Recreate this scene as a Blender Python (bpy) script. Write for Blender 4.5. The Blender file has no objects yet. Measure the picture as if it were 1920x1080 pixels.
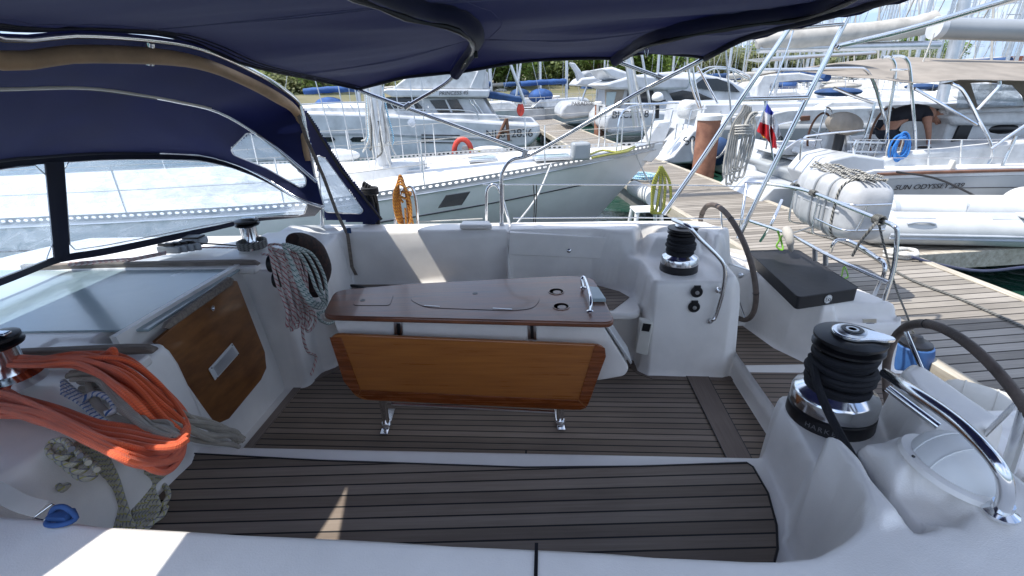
import bpy, math, random
import numpy as np
from mathutils import Vector, Matrix
random.seed(7)
V = Vector
C = bpy.context.scene.collection
PI = math.pi
# ------------------------------------------------------------------ camera model (also used to read positions off the photograph)
FPX, HOR, EYE = 900.0, 160.0, 1.8
_p = math.atan((540 - HOR) / FPX); _c, _s = math.cos(_p), math.sin(_p)
_r = math.radians(2.06); _cr, _sr = math.cos(_r), math.sin(_r)
R0 = V((1, 0, 0)); U0 = V((0, _s, _c)); FW = V((0, _c, -_s))
RR = R0 * _cr - U0 * _sr; UU = R0 * _sr + U0 * _cr
CAM = V((0, 0, EYE))
YAW = -math.atan(.08); AU = V((math.cos(YAW), math.sin(YAW), 0)); AV = V((-math.sin(YAW), math.cos(YAW), 0)); ORG = V((0, 2.17, 0))
ZV = V((0, 0, 1))
def ray(x, y): return RR * ((x - 960) / FPX) + UU * ((540 - y) / FPX) + FW
def PL(x, y, pt, n):
    d = ray(x, y); return CAM + d * ((V(pt) - CAM).dot(n) / d.dot(n))
def P(x, y, X=None, Y=None, z=None):
    if z is not None: return PL(x, y, (0, 0, z), ZV)
    if Y is not None: return PL(x, y, (0, Y, 0), V((0, 1, 0)))
    return PL(x, y, (X, 0, 0), V((1, 0, 0)))
def b(u, v, z=0.0): return ORG + AU * u + AV * v + ZV * z          # boat frame: u aft, v to port, z up from the cockpit sole
def uvz(w): d = w - ORG; return (d.dot(AU), d.dot(AV), w.z)
def B(x, y, u=None, v=None, z=None):
    if z is not None: return P(x, y, z=z)
    if u is not None: return PL(x, y, b(u, 0), AU)
    return PL(x, y, b(0, v), AV)
def cr(pts, n=6, closed=False):
    pts = [V(p) for p in pts]; out = []; N = len(pts)
    rng = range(N if closed else N - 1)
    for i in rng:
        if closed: p0, p1, p2, p3 = pts[(i-1) % N], pts[i], pts[(i+1) % N], pts[(i+2) % N]
        else:
            p1, p2 = pts[i], pts[i+1]; p0 = pts[i-1] if i else p1 * 2 - p2; p3 = pts[i+2] if i + 2 < N else p2 * 2 - p1
        for k in range(n):
            t = k / n; t2 = t*t; t3 = t2*t
            out.append(.5 * ((2*p1) + (p2-p0)*t + (2*p0-5*p1+4*p2-p3)*t2 + (3*p1-p0-3*p2+p3)*t3))
    if not closed: out.append(pts[-1])
    return out
def basis(a):
    a = a.normalized(); h = ZV if abs(a.z) < .9 else V((1, 0, 0))
    x = h.cross(a).normalized(); return x, a.cross(x), a
# ------------------------------------------------------------------ mesh builder
class MB:
    def __init__(s): s.v = []; s.f = []; s.uv = []
    def add(s, vs, fs, uvs=None):
        o = len(s.v); s.v += [V(p) for p in vs]
        for i, f in enumerate(fs):
            s.f.append([o + k for k in f]); s.uv.append(uvs[i] if uvs else [(0, 0)] * len(f))
        return s
    def tube(s, pts, r, n=8, closed=False, caps=True):
        pts = [V(p) for p in pts]; N = len(pts)
        rs = r if isinstance(r, (list, tuple)) else [r] * N
        T = []
        for i in range(N):
            a = pts[(i-1) % N] if (i or closed) else pts[i]; c = pts[(i+1) % N] if (i < N-1 or closed) else pts[i]
            d = c - a; T.append(d.normalized() if d.length > 1e-9 else V((0, 0, 1)))
        x, y, _ = basis(T[0]); L = [0.0]; vs = []
        for i in range(N):
            x = (x - T[i] * x.dot(T[i])); x = x.normalized() if x.length > 1e-6 else basis(T[i])[0]; y = T[i].cross(x)
            for k in range(n):
                a = 2 * PI * k / n; vs.append(pts[i] + (x * math.cos(a) + y * math.sin(a)) * rs[i])
            if i: L.append(L[-1] + (pts[i] - pts[i-1]).length)
        if closed: L.append(L[-1] + (pts[0] - pts[-1]).length)
        fs, us = [], []
        for i in range(N if closed else N - 1):
            j = (i + 1) % N
            for k in range(n):
                m = (k + 1) % n; fs.append([i*n+k, i*n+m, j*n+m, j*n+k])
                us.append([(L[i], k/n), (L[i], (k+1)/n), (L[i+1], (k+1)/n), (L[i+1], k/n)])
        if caps and not closed:
            fs.append(list(range(n))[::-1]); us.append([(0, 0)] * n)
            fs.append([(N-1)*n + k for k in range(n)]); us.append([(L[-1], 0)] * n)
        return s.add(vs, fs, us)
    def rod(s, a, c, r, n=8): return s.tube([a, c], r, n)
    def box(s, c, size, ax=None):
        ax = ax or (AU, AV, ZV); c = V(c); vs = []
        for i in (-1, 1):
            for j in (-1, 1):
                for k in (-1, 1): vs.append(c + ax[0]*(i*size[0]/2) + ax[1]*(j*size[1]/2) + ax[2]*(k*size[2]/2))
        return s.add(vs, [[0,1,3,2],[4,6,7,5],[0,4,5,1],[2,3,7,6],[0,2,6,4],[1,5,7,3]])
    def prism(s, pts, vec):
        pts = [V(p) for p in pts]; n = len(pts); vec = V(vec)
        nn = V((0, 0, 0))
        for i in range(n): nn += pts[i].cross(pts[(i+1) % n])
        if nn.dot(vec) < 0: pts = pts[::-1]
        fs = [list(range(n))[::-1], [n + i for i in range(n)]] + [[i, (i+1) % n, n + (i+1) % n, n + i] for i in range(n)]
        return s.add(pts + [p + vec for p in pts], fs)
    def loft(s, rings, closed=True, caps=True):
        n = len(rings[0]); vs = [p for r in rings for p in r]; fs = []
        for i in range(len(rings) - 1):
            for k in range(n if closed else n - 1):
                m = (k + 1) % n; fs.append([i*n+k, i*n+m, (i+1)*n+m, (i+1)*n+k])
        if caps and closed: fs += [list(range(n))[::-1], [(len(rings)-1)*n + k for k in range(n)]]
        return s.add(vs, fs)
    def lathe(s, o, axis, prof, n=24):
        x, y, a = basis(V(axis)); o = V(o)
        rings = [[o + a * h + (x * math.cos(2*PI*k/n) + y * math.sin(2*PI*k/n)) * r for k in range(n)] for r, h in prof]
        return s.loft(rings)
    def ell(s, c, rad, ax=None, n=16, m=10):
        ax = ax or (V((1,0,0)), V((0,1,0)), ZV); c = V(c); rings = []
        for j in range(m + 1):
            t = PI * j / m; t = min(max(t, .02), PI - .02)
            rings.append([c + ax[0]*(rad[0]*math.sin(t)*math.cos(2*PI*k/n)) + ax[1]*(rad[1]*math.sin(t)*math.sin(2*PI*k/n)) - ax[2]*(rad[2]*math.cos(t)) for k in range(n)])
        return s.loft(rings)
    def sheet(s, grid, th=0.0):
        """grid[i][j] of points; with thickness th a closed thin solid"""
        I, J = len(grid), len(grid[0]); vs = [V(p) for r in grid for p in r]
        fs = [[i*J+j, i*J+j+1, (i+1)*J+j+1, (i+1)*J+j] for i in range(I-1) for j in range(J-1)]
        us = [[(j/(J-1), i/(I-1)), ((j+1)/(J-1), i/(I-1)), ((j+1)/(J-1), (i+1)/(I-1)), (j/(J-1), (i+1)/(I-1))] for i in range(I-1) for j in range(J-1)]
        if th:
            nr = []
            for i in range(I):
                for j in range(J):
                    a = vs[min(i+1, I-1)*J+j] - vs[max(i-1, 0)*J+j]; c = vs[i*J+min(j+1, J-1)] - vs[i*J+max(j-1, 0)]
                    q = a.cross(c); nr.append(q.normalized() if q.length > 1e-9 else ZV.copy())
            o = I*J; vs2 = [p + q*th for p, q in zip(vs, nr)]
            fs2 = [[o + k for k in f][::-1] for f in fs]; us2 = [u[::-1] for u in us]
            ed = [(i*J, (i+1)*J) for i in range(I-1)] + [((i+1)*J+J-1, i*J+J-1) for i in range(I-1)] + [(j+1, j) for j in range(J-1)] + [((I-1)*J+j, (I-1)*J+j+1) for j in range(J-1)]
            fs3 = [[a_, c_, c_+o, a_+o] for a_, c_ in ed]
            return s.add(vs + vs2, fs + fs2 + fs3, us + us2 + [[(0, 0)]*4]*len(fs3))
        return s.add(vs, fs, us)
    def cut(s, poly, keep=False):
        """drop the faces seen through an outline drawn on the photograph (a window opening)"""
        def ins(p):
            w = p - CAM; dd = w.dot(FW)
            if dd <= 0: return False
            x, y = 960 + FPX*w.dot(RR)/dd, 540 - FPX*w.dot(UU)/dd; c = False
            for i in range(len(poly)):
                (x1, y1), (x2, y2) = poly[i], poly[i-1]
                if (y1 > y) != (y2 > y) and x < (x2-x1)*(y-y1)/(y2-y1) + x1: c = not c
            return c
        k = [i for i, f in enumerate(s.f) if ins(sum((s.v[j] for j in f), V())/len(f)) == keep]
        s.f = [s.f[i] for i in k]; s.uv = [s.uv[i] for i in k]; return s
    def build(s, name, mat, parent=None, smooth=True, ang=38, bevel=0, seg=2, sub=0, loc=None):
        if loc is None:
            if parent is not None: loc = wloc(parent)
            else:
                n = len(s.v); loc = V((sum(p.x for p in s.v)/n, sum(p.y for p in s.v)/n, min(p.z for p in s.v)))
        me = bpy.data.meshes.new(name); me.from_pydata([p - loc for p in s.v], [], s.f)
        ul = me.uv_layers.new(name='UVMap'); flat = [c for u in s.uv for q in u for c in q]
        ul.data.foreach_set('uv', flat)
        me.materials.append(mat)
        if smooth:
            me.shade_smooth()
            if not sub: me.set_sharp_from_angle(angle=math.radians(ang))
        me.validate()
        o = bpy.data.objects.new(name, me); C.objects.link(o)
        if parent is not None: o.parent = parent; o.location = (0, 0, 0) if loc == wloc(parent) else loc - wloc(parent)
        else: o.location = loc
        if bevel:
            m = o.modifiers.new('bevel', 'BEVEL'); m.width = bevel; m.segments = seg; m.limit_method = 'ANGLE'; m.angle_limit = math.radians(40)
        if sub:
            m = o.modifiers.new('sub', 'SUBSURF'); m.levels = sub; m.render_levels = sub
        return o
def wloc(o):
    l = V(o.location)
    while o.parent: o = o.parent; l += V(o.location)
    return l
def tag(o, label=None, cat=None, group=None, kind=None):
    if label: o['label'] = label
    if cat: o['category'] = cat
    if group: o['group'] = group
    if kind: o['kind'] = kind
    return o
def thing(name, loc, label, cat, group=None):
    o = bpy.data.objects.new(name, None); o.empty_display_size = .1; C.objects.link(o); o.location = loc
    return tag(o, label, cat, group)
def sub(name, parent):                                              # an Empty part that parents sub-parts
    o = bpy.data.objects.new(name, None); C.objects.link(o); o.parent = parent; return o
def text(name, s, pos, xdir, ydir, size, mat, parent=None, ext=.002, align='CENTER', shear=0, sx=1.0):
    cu = bpy.data.curves.new(name, 'FONT'); cu.body = s; cu.size = size; cu.extrude = ext; cu.align_x = align; cu.align_y = 'CENTER'; cu.shear = shear
    o = bpy.data.objects.new(name, cu); C.objects.link(o); cu.materials.append(mat)
    x = V(xdir).normalized(); z = x.cross(V(ydir)).normalized(); y = z.cross(x)
    M = Matrix(((x.x*sx, y.x, z.x, pos[0]), (x.y*sx, y.y, z.y, pos[1]), (x.z*sx, y.z, z.z, pos[2]), (0, 0, 0, 1)))
    if parent is not None:
        o.parent = parent; M = Matrix.Translation(-wloc(parent)) @ M
    bpy.context.view_layer.update(); me = bpy.data.meshes.new_from_object(o)
    r = bpy.data.objects.new(name, me); C.objects.link(r); r.parent = parent; bpy.data.objects.remove(o); bpy.data.curves.remove(cu)
    if not me.materials: me.materials.append(mat)
    r.matrix_local = M
    return r
# ------------------------------------------------------------------ materials
def newmat(name):
    m = bpy.data.materials.new(name); m.use_nodes = True; nt = m.node_tree; return m, nt, nt.nodes['Principled BSDF']
def N(nt, t, **k):
    n = nt.nodes.new('ShaderNode' + t)
    for a, c in k.items():
        if a in n.inputs.keys(): n.inputs[a].default_value = c
        else: setattr(n, a, c)
    return n
def ramp(nt, src, stops):
    r = nt.nodes.new('ShaderNodeValToRGB'); e = r.color_ramp.elements
    while len(e) < len(stops): e.new(.5)
    for q, (p, c) in zip(e, stops): q.position = p; q.color = (*c, 1) if len(c) == 3 else c
    nt.links.new(src, r.inputs[0]); return r.outputs[0]
def mat(name, col, rough=.5, metal=0, var=.12, scale=6, bump=0, bscale=80, coat=0, spec=.5, stretch=None, sheen=0, trans=0, col2=None):
    m, nt, p = newmat(name); L = nt.links
    tc = N(nt, 'TexCoord'); mp = N(nt, 'Mapping'); L.new(tc.outputs['Object'], mp.inputs[0])
    if stretch: mp.inputs['Scale'].default_value = stretch
    no = N(nt, 'TexNoise', Scale=scale, Detail=6.0, Roughness=.6); L.new(mp.outputs[0], no.inputs['Vector'])
    c2 = col2 or tuple(c * (1 - 2 * var) for c in col); c1 = col if col2 else tuple(min(1, c * (1 + var)) for c in col)
    L.new(ramp(nt, no.outputs['Fac'], [(.32, c2), (.66, c1)]), p.inputs['Base Color'])
    p.inputs['Roughness'].default_value = rough; p.inputs['Metallic'].default_value = metal
    p.inputs['Coat Weight'].default_value = coat; p.inputs['Specular IOR Level'].default_value = spec
    if coat: p.inputs['Coat Roughness'].default_value = .08
    if sheen: p.inputs['Sheen Weight'].default_value = sheen
    rr = N(nt, 'MapRange'); rr.inputs['To Min'].default_value = max(0, rough - .08); rr.inputs['To Max'].default_value = min(1, rough + .12)
    L.new(no.outputs['Fac'], rr.inputs['Value']); L.new(rr.outputs[0], p.inputs['Roughness'])
    if bump:
        n2 = N(nt, 'TexNoise', Scale=bscale, Detail=3.0); L.new(mp.outputs[0], n2.inputs['Vector'])
        bp = N(nt, 'Bump', Strength=bump, Distance=.004); L.new(n2.outputs['Fac'], bp.inputs['Height']); L.new(bp.outputs[0], p.inputs['Normal'])
    if trans:
        tr = N(nt, 'BsdfTranslucent'); tr.inputs['Color'].default_value = (*[min(1, c * 3.0) for c in col], 1)
        mx = N(nt, 'MixShader'); mx.inputs[0].default_value = trans; L.new(p.outputs[0], mx.inputs[1]); L.new(tr.outputs[0], mx.inputs[2])
        L.new(mx.outputs[0], nt.nodes['Material Output'].inputs[0])
    return m
def planks(name, cols, step, along, across, seam=.1, seamcol=(.004, .004, .005), rough=.7, bump=.4, off=0, var=.25, gscale=6):
    """boards running along one direction, seamed across the other; every board its own tone, grain along it"""
    m, nt, p = newmat(name); L = nt.links
    g = N(nt, 'NewGeometry')
    def dot(v, o=0):
        d = N(nt, 'VectorMath', operation='DOT_PRODUCT'); L.new(g.outputs['Position'], d.inputs[0]); d.inputs[1].default_value = v; return d.outputs['Value']
    a, c = dot(along), dot(across)
    def mth(op, x, y=None):
        q = N(nt, 'Math', operation=op)
        for i, w in enumerate((x, y)):
            if w is None: continue
            if isinstance(w, (int, float)): q.inputs[i].default_value = w
            else: L.new(w, q.inputs[i])
        return q.outputs[0]
    t = mth('ADD', mth('DIVIDE', c, step), off + 1000); idx = mth('FLOOR', t); fr = mth('FRACT', t)
    wn = N(nt, 'TexWhiteNoise', noise_dimensions='1D'); L.new(idx, wn.inputs['W'])
    cb = N(nt, 'CombineXYZ'); L.new(mth('MULTIPLY', a, .5), cb.inputs[0]); L.new(mth('MULTIPLY', c, 14), cb.inputs[1]); L.new(mth('MULTIPLY', idx, 7.3), cb.inputs[2])
    n1 = N(nt, 'TexNoise', Scale=gscale, Detail=8.0, Roughness=.7); L.new(cb.outputs[0], n1.inputs['Vector'])
    n2 = N(nt, 'TexNoise', Scale=2.2, Detail=4.0); L.new(g.outputs['Position'], n2.inputs['Vector'])
    s1 = mth('MULTIPLY', wn.outputs['Value'], var); s2 = mth('MULTIPLY', n1.outputs['Fac'], .75); s3 = mth('MULTIPLY', n2.outputs['Fac'], .45)
    tot = mth('SUBTRACT', mth('ADD', mth('ADD', s1, s2), s3), .25)
    col = ramp(nt, tot, [(.1, cols[0]), (.5, cols[1]), (.9, cols[2])])
    sm = mth('LESS_THAN', mth('ABSOLUTE', mth('SUBTRACT', fr, .5)), .5 - seam / 2)
    mx = N(nt, 'Mix', data_type='RGBA'); L.new(sm, mx.inputs[0]); mx.inputs[6].default_value = (*seamcol, 1); L.new(col, mx.inputs[7])
    L.new(mx.outputs[2], p.inputs['Base Color']); p.inputs['Roughness'].default_value = rough
    hh = mth('ADD', mth('MULTIPLY', sm, 1.0), mth('MULTIPLY', n1.outputs['Fac'], .5))
    bp = N(nt, 'Bump', Strength=bump, Distance=.003); L.new(hh, bp.inputs['Height']); L.new(bp.outputs[0], p.inputs['Normal'])
    return m
def rope(name, base, fleck=None, freq=60, fleck2=None, fill=.35, rough=.8):
    """braided rope: fine braid bump, coloured tracer flecks spiralling along it (UV: metres along, turns round)"""
    m, nt, p = newmat(name); L = nt.links; uv = N(nt, 'UVMap'); sp = N(nt, 'SeparateXYZ'); L.new(uv.outputs[0], sp.inputs[0])
    def mth(op, x, y=None):
        q = N(nt, 'Math', operation=op)
        for i, w in enumerate((x, y)):
            if w is None: continue
            if isinstance(w, (int, float)): q.inputs[i].default_value = w
            else: L.new(w, q.inputs[i])
        return q.outputs[0]
    x = mth('MULTIPLY', sp.outputs[0], freq)
    a = mth('SINE', mth('ADD', mth('MULTIPLY', x, 2*PI*.9), mth('MULTIPLY', sp.outputs[1], 2*PI*2)))
    c = mth('SINE', mth('SUBTRACT', mth('MULTIPLY', x, 2*PI*.9), mth('MULTIPLY', sp.outputs[1], 2*PI*2)))
    tc = N(nt, 'TexCoord'); no = N(nt, 'TexNoise', Scale=14.0, Detail=3.0); L.new(tc.outputs['Object'], no.inputs['Vector'])
    bc = ramp(nt, no.outputs['Fac'], [(.35, tuple(q*.72 for q in base)), (.65, base)])
    if fleck:
        st = mth('GREATER_THAN', a, 1 - 2*fill); mx = N(nt, 'Mix', data_type='RGBA'); L.new(st, mx.inputs[0]); L.new(bc, mx.inputs[6]); mx.inputs[7].default_value = (*fleck, 1); bc = mx.outputs[2]
    if fleck2:
        st = mth('GREATER_THAN', c, .75); mx = N(nt, 'Mix', data_type='RGBA'); L.new(st, mx.inputs[0]); L.new(bc, mx.inputs[6]); mx.inputs[7].default_value = (*fleck2, 1); bc = mx.outputs[2]
    L.new(bc, p.inputs['Base Color']); p.inputs['Roughness'].default_value = rough; p.inputs['Sheen Weight'].default_value = .2
    hx = mth('MULTIPLY', sp.outputs[0], 2*PI*220)
    h = mth('ADD', mth('SINE', mth('ADD', hx, mth('MULTIPLY', sp.outputs[1], 2*PI*5))), mth('SINE', mth('SUBTRACT', hx, mth('MULTIPLY', sp.outputs[1], 2*PI*5))))
    bp = N(nt, 'Bump', Strength=.35, Distance=.0015); L.new(h, bp.inputs['Height']); L.new(bp.outputs[0], p.inputs['Normal'])
    return m
def glassy(name, tint=(.9, .95, 1), alpha=.25, haze=(.75, .8, .85), rough=.12, hz=(.05, .45), scale=3.0, stretch=(1, 1, 1)):
    """clear vinyl or perspex: part see-through, part milky scuffs, glossy skin"""
    m, nt, p = newmat(name); L = nt.links; nt.nodes.remove(p)
    tc = N(nt, 'TexCoord'); mp = N(nt, 'Mapping'); mp.inputs['Scale'].default_value = stretch; L.new(tc.outputs['Object'], mp.inputs[0])
    no = N(nt, 'TexNoise', Scale=scale, Detail=8.0, Roughness=.65, Distortion=1.2); L.new(mp.outputs[0], no.inputs['Vector'])
    tr = N(nt, 'BsdfTransparent'); tr.inputs[0].default_value = (*tint, 1)
    df = N(nt, 'BsdfDiffuse'); df.inputs[0].default_value = (*haze, 1); tl = N(nt, 'BsdfTranslucent'); tl.inputs[0].default_value = (*haze, 1)
    ad = N(nt, 'MixShader'); ad.inputs[0].default_value = .6; L.new(df.outputs[0], ad.inputs[1]); L.new(tl.outputs[0], ad.inputs[2])
    f = ramp(nt, no.outputs['Fac'], [(.35, (hz[0],)*3), (.72, (hz[1],)*3)])
    m1 = N(nt, 'MixShader'); L.new(f, m1.inputs[0]); L.new(tr.outputs[0], m1.inputs[1]); L.new(ad.outputs[0], m1.inputs[2])
    gl = N(nt, 'BsdfGlossy'); gl.inputs['Roughness'].default_value = rough
    fr = N(nt, 'Fresnel'); fr.inputs[0].default_value = 1.45
    bp = N(nt, 'Bump', Strength=.25, Distance=.02); L.new(no.outputs['Fac'], bp.inputs['Height']); L.new(bp.outputs[0], gl.inputs['Normal'])
    ge = N(nt, 'NewGeometry'); om = N(nt, 'Math', operation='SUBTRACT'); om.inputs[0].default_value = 1; L.new(ge.outputs['Backfacing'], om.inputs[1]); ff = N(nt, 'Math', operation='MULTIPLY'); L.new(fr.outputs[0], ff.inputs[0]); L.new(om.outputs[0], ff.inputs[1])
    m2 = N(nt, 'MixShader'); L.new(ff.outputs[0], m2.inputs[0]); L.new(m1.outputs[0], m2.inputs[1]); L.new(gl.outputs[0], m2.inputs[2])
    L.new(m2.outputs[0], nt.nodes['Material Output'].inputs[0])
    return m
M = {}
M['gel'] = mat('gelcoat', (.81, .785, .745), .34, var=.045, scale=3.5, bump=.22, bscale=260, coat=.2)
M['gel2'] = mat('gelcoat_nonskid', (.70, .73, .75), .5, var=.03, scale=4, bump=.35, bscale=420)
M['steel'] = mat('polished_steel', (.78, .79, .8), .13, 1, var=.03, scale=20)
M['steel2'] = mat('brushed_steel', (.6, .61, .62), .3, 1, var=.06, scale=20)
M['alu'] = mat('anodised_aluminium', (.62, .63, .64), .35, .8, var=.06)
M['black'] = mat('black_plastic', (.008, .008, .01), .35, var=.1)
M['rubber'] = mat('black_rope_cover', (.006, .007, .012), .75, var=.2, bump=.5, bscale=260)
M['navy'] = mat('navy_canvas', (.022, .026, .085), .85, var=.14, scale=3, bump=.4, bscale=420, sheen=.35, trans=.34)
M['navyh'] = mat('navy_hood_canvas', (.012, .018, .085), .85, var=.16, scale=3, bump=.4, bscale=420, sheen=.08, trans=.24)
M['navy2'] = mat('navy_canvas_binding', (.007, .009, .026), .85, var=.15, scale=5, bump=.3, bscale=500, sheen=.2)
M['tan'] = mat('tan_leather', (.44, .29, .17), .6, var=.10, scale=8, bump=.2, bscale=120)
M['wheel'] = mat('wheel_leather', (.13, .10, .085), .6, var=.2, scale=12, bump=.5, bscale=150)
M['varn'] = mat('varnished_teak', (.40, .14, .028), .28, coat=.6, scale=4, stretch=(.6, 6, 16), bump=.05, bscale=30, col2=(.30, .098, .02))
M['varn2'] = mat('varnished_teak_frame', (.26, .065, .011), .25, coat=.6, scale=4, stretch=(.6, 8, 16), col2=(.13, .03, .006))
M['top'] = mat('mahogany_table_top', (.24, .085, .038), .3, coat=.35, scale=3, stretch=(.5, 10, 10), bump=.05, bscale=30, col2=(.09, .035, .02))
M['door'] = mat('washboard_veneer', (.24, .095, .025), .35, coat=.35, scale=3, stretch=(2, 2, 7), col2=(.13, .045, .012))
M['weather'] = mat('weathered_teak', (.26, .22, .18), .75, scale=8, stretch=(1, 10, 10), bump=.3, bscale=60, col2=(.13, .105, .085))
M['white'] = mat('white_plastic', (.74, .75, .74), .4, var=.03)
M['cream'] = mat('cream_plastic', (.62, .60, .54), .45, var=.05)
M['teak'] = planks('teak_deck', [(.10, .076, .058), (.185, .145, .113), (.28, .23, .185)], .052, V((1, -.01, 0)), V((.01, 1, 0)), seam=.13, off=.3, var=.4)
M['teak_sole'] = planks('teak_sole', [(.105, .078, .058), (.19, .146, .112), (.29, .23, .185)], .048, AU, AV, seam=.16, var=.35)
M['teak_plain'] = planks('teak_margin', [(.10, .075, .06), (.18, .14, .115), (.26, .21, .18)], 5.0, AV, AU, seam=0)
M['hatch'] = mat('smoked_perspex', (.36, .44, .45), .24, var=.25, scale=1.2, coat=.3, col2=(.29, .37, .39))
M['vinyl'] = glassy('clear_vinyl', hz=(.06, .40), scale=6.5, stretch=(1, 1, 2.5))
# ================================================================== our yacht
YA = thing('sailing_yacht', b(0, 0, -.6), 'white sailing yacht cockpit with teak seats, folding table and navy bimini', 'yacht')
def q(x, y, z): w = uvz(B(x, y, z=z)); return (w[0], w[1])
def ar(c, r, a0, a1, n=8): return [(c[0] + r*math.cos(math.radians(a0 + (a1-a0)*i/n)), c[1] + r*math.sin(math.radians(a0 + (a1-a0)*i/n))) for i in range(n+1)]
# ---- the moulded deck and cockpit: a height map over the deck plan, each level painted as a soft edged polygon
ST = .01
gu = np.arange(-3.6, 2.75, ST); gv = np.arange(-2.0, 2.0, ST)
GU, GV = np.meshgrid(gu, gv, indexing='ij'); H = np.full(GU.shape, -.45)
def sdf(poly):
    """signed distance to a closed polygon, negative inside"""
    d = np.full(GU.shape, 1e9); m = np.zeros(GU.shape, bool); n = len(poly)
    for i in range(n):
        x1, y1 = poly[i]; x2, y2 = poly[(i+1) % n]; ex, ey = x2-x1, y2-y1; px, py = GU-x1, GV-y1
        t = np.clip((px*ex + py*ey)/max(1e-12, ex*ex+ey*ey), 0, 1); d = np.minimum(d, (px-ex*t)**2 + (py-ey*t)**2)
        if y1 != y2: m ^= ((y1 > GV) != (y2 > GV)) & (GU < ex*(GV-y1)/ey + x1)
    return np.where(m, -1, 1)*np.sqrt(d)
def paint(poly, z, s=.013, mirror=False):
    global H
    for sg in ((1, -1) if mirror else (1,)):
        m = 1/(1 + np.exp(np.clip(sdf([(u, v*sg) for u, v in poly])/(s*.6), -40, 40))); zz = z(GU, GV) if callable(z) else z; H = H*(1-m) + zz*m
hullp = [(-3.7, -1.75), (-3.7, 1.75), (-1, 1.78), (1, 1.74), (1.98, 1.72), (2.06, 1.66), (2.36, .76), (2.38, .68), (2.38, -.68), (2.36, -.76), (2.06, -1.66), (1.98, -1.72), (1, -1.74), (-1, -1.78)]
paint(hullp, lambda u, v: .455 + .205*np.clip((1.75-u)/.6, 0, 1), .012)
paint([(-3.7, -1.5), (-3.7, 1.5), (-1.8, 1.52), (-1.2, 1.5), (-1.2, -1.5), (-1.8, -1.52)], lambda u, v: .84 - .045*v*v, .03)
paint([(-1.9, 1.18), (-1.9, 1.46), (.9, 1.44), (1.35, 1.42), (1.5, 1.3), (1.42, 1.12)], .835, .018)            # port coaming
paint([(-1.9, -1.2), (-1.9, -1.85), (2.2, -1.85), (1.8, -1.2), (1.52, -.95), (1.50, -.66), (1.45, -.60), (1.38, -.66), (1.33, -.82), (1.23, -.95), (1.11, -1.015), (1.0, -1.02), (.95, -1.0)], lambda u, v: .84 + .03*np.clip(u-.8, 0, 1), .010)
# the well
port_in = [(-1.48, 1.2), (.50, 1.18), (.68, 1.12), (.80, 1.0), (.86, .8), (.9, 0)]
low_in = port_in + [(.955, -.575), (1.005, -.62), (1.02, -.71), (1.0, -.86), (.963, -1.0), (.90, -1.10), (.80, -1.22), (.62, -1.32), (.4, -1.33), (-1.48, -1.33)]
top_in = port_in + [(.955, -.575), (1.03, -.6), (1.035, -.72), (1.015, -.89), (.97, -.96), (.955, -1.03), (.952, -1.12), (.932, -1.24), (.897, -1.303), (.832, -1.355), (.755, -1.388), (.6, -1.395), (.3, -1.385), (-.9, -1.36), (-1.48, -1.31)]
din = sdf(low_in); tt_ = np.clip(din/.15, 0, 1)
paint(top_in, .42 + .43*tt_*tt_*(3-2*tt_), .007)
paint(low_in, .42, .009)
paint([(-1.42, -.60), (-1.42, .79), (.5, .79), (.8, .79), (1.38, .62), (1.38, -.60), (.95, -.60)], -.002, .009)
paint([(-1.80, -.43), (-1.80, .43), (-1.3, .43), (-1.3, -.43)], -.002, .009)
# cabin wings either side of the companionway
wing = [(-2.0, .43), (-2.0, 1.3), (-1.40, 1.3), (-1.34, 1.15), (-1.31, .74), (-1.345, .66), (-1.41, .62), (-1.44, .5), (-1.45, .43)]
paint(wing, .82, .014, True)
# helm floor behind the pedestals and the aft seats
paint([(1.38, -1.25), (1.38, 1.22), (2.05, 1.22), (2.2, .8), (2.30, .64), (2.5, .62), (2.5, -.62), (2.30, -.64), (2.2, -.8), (2.05, -1.25)], .05, .01)
pd = [(.80, .64), (.84, .60), (1.30, .585), (1.35, .62), (1.37, .80), (1.34, 1.18), (.86, 1.3), (.80, 1.15)]
paint(pd, .66, .012); paint([(1.035, -.56), (1.06, -.525), (1.12, -.51), (1.36, -.515), (1.42, -.55), (1.45, -.62), (1.42, -.8), (1.28, -.99), (1.02, -.99), (1.016, -.90), (1.035, -.72)], .66, .010)
paint([(.9, 1.08), (.86, 1.25), (1.5, 1.4), (1.46, 1.12), (1.2, 1.02)], .80, .03)
paint([(1.26, .62), (1.32, .62), (1.34, .9), (1.30, 1.2), (1.24, 1.2), (1.22, 1.0), (1.255, .85)], .70, .012)
paint([(1.74, 1.60), (1.66, 1.30), (1.80, .84), (1.90, .68), (2.36, .66), (2.34, .80), (2.2, 1.2), (2.08, 1.62)], .458, .010, True)
kd = uvz(B(1790, 868, z=.89)); CX = (.24, -.05, .97)
paint(ar(kd, .125, 0, 360, 24)[:-1], lambda u, v: .872 - (CX[0]*(u-kd[0]) + CX[1]*(v-kd[1]))/CX[2], .02)
paint([(1.98, .66), (2.06, .62), (2.36, .62), (2.36, .7), (2.0, .74)], .36, .010, True)
paint([(2.08, -.12), (2.45, -.10), (2.45, -.75), (2.02, -.75)], .30, .012); paint([(2.20, -.2), (2.45, -.2), (2.45, -.75), (2.20, -.75)], .255, .008)
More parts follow.
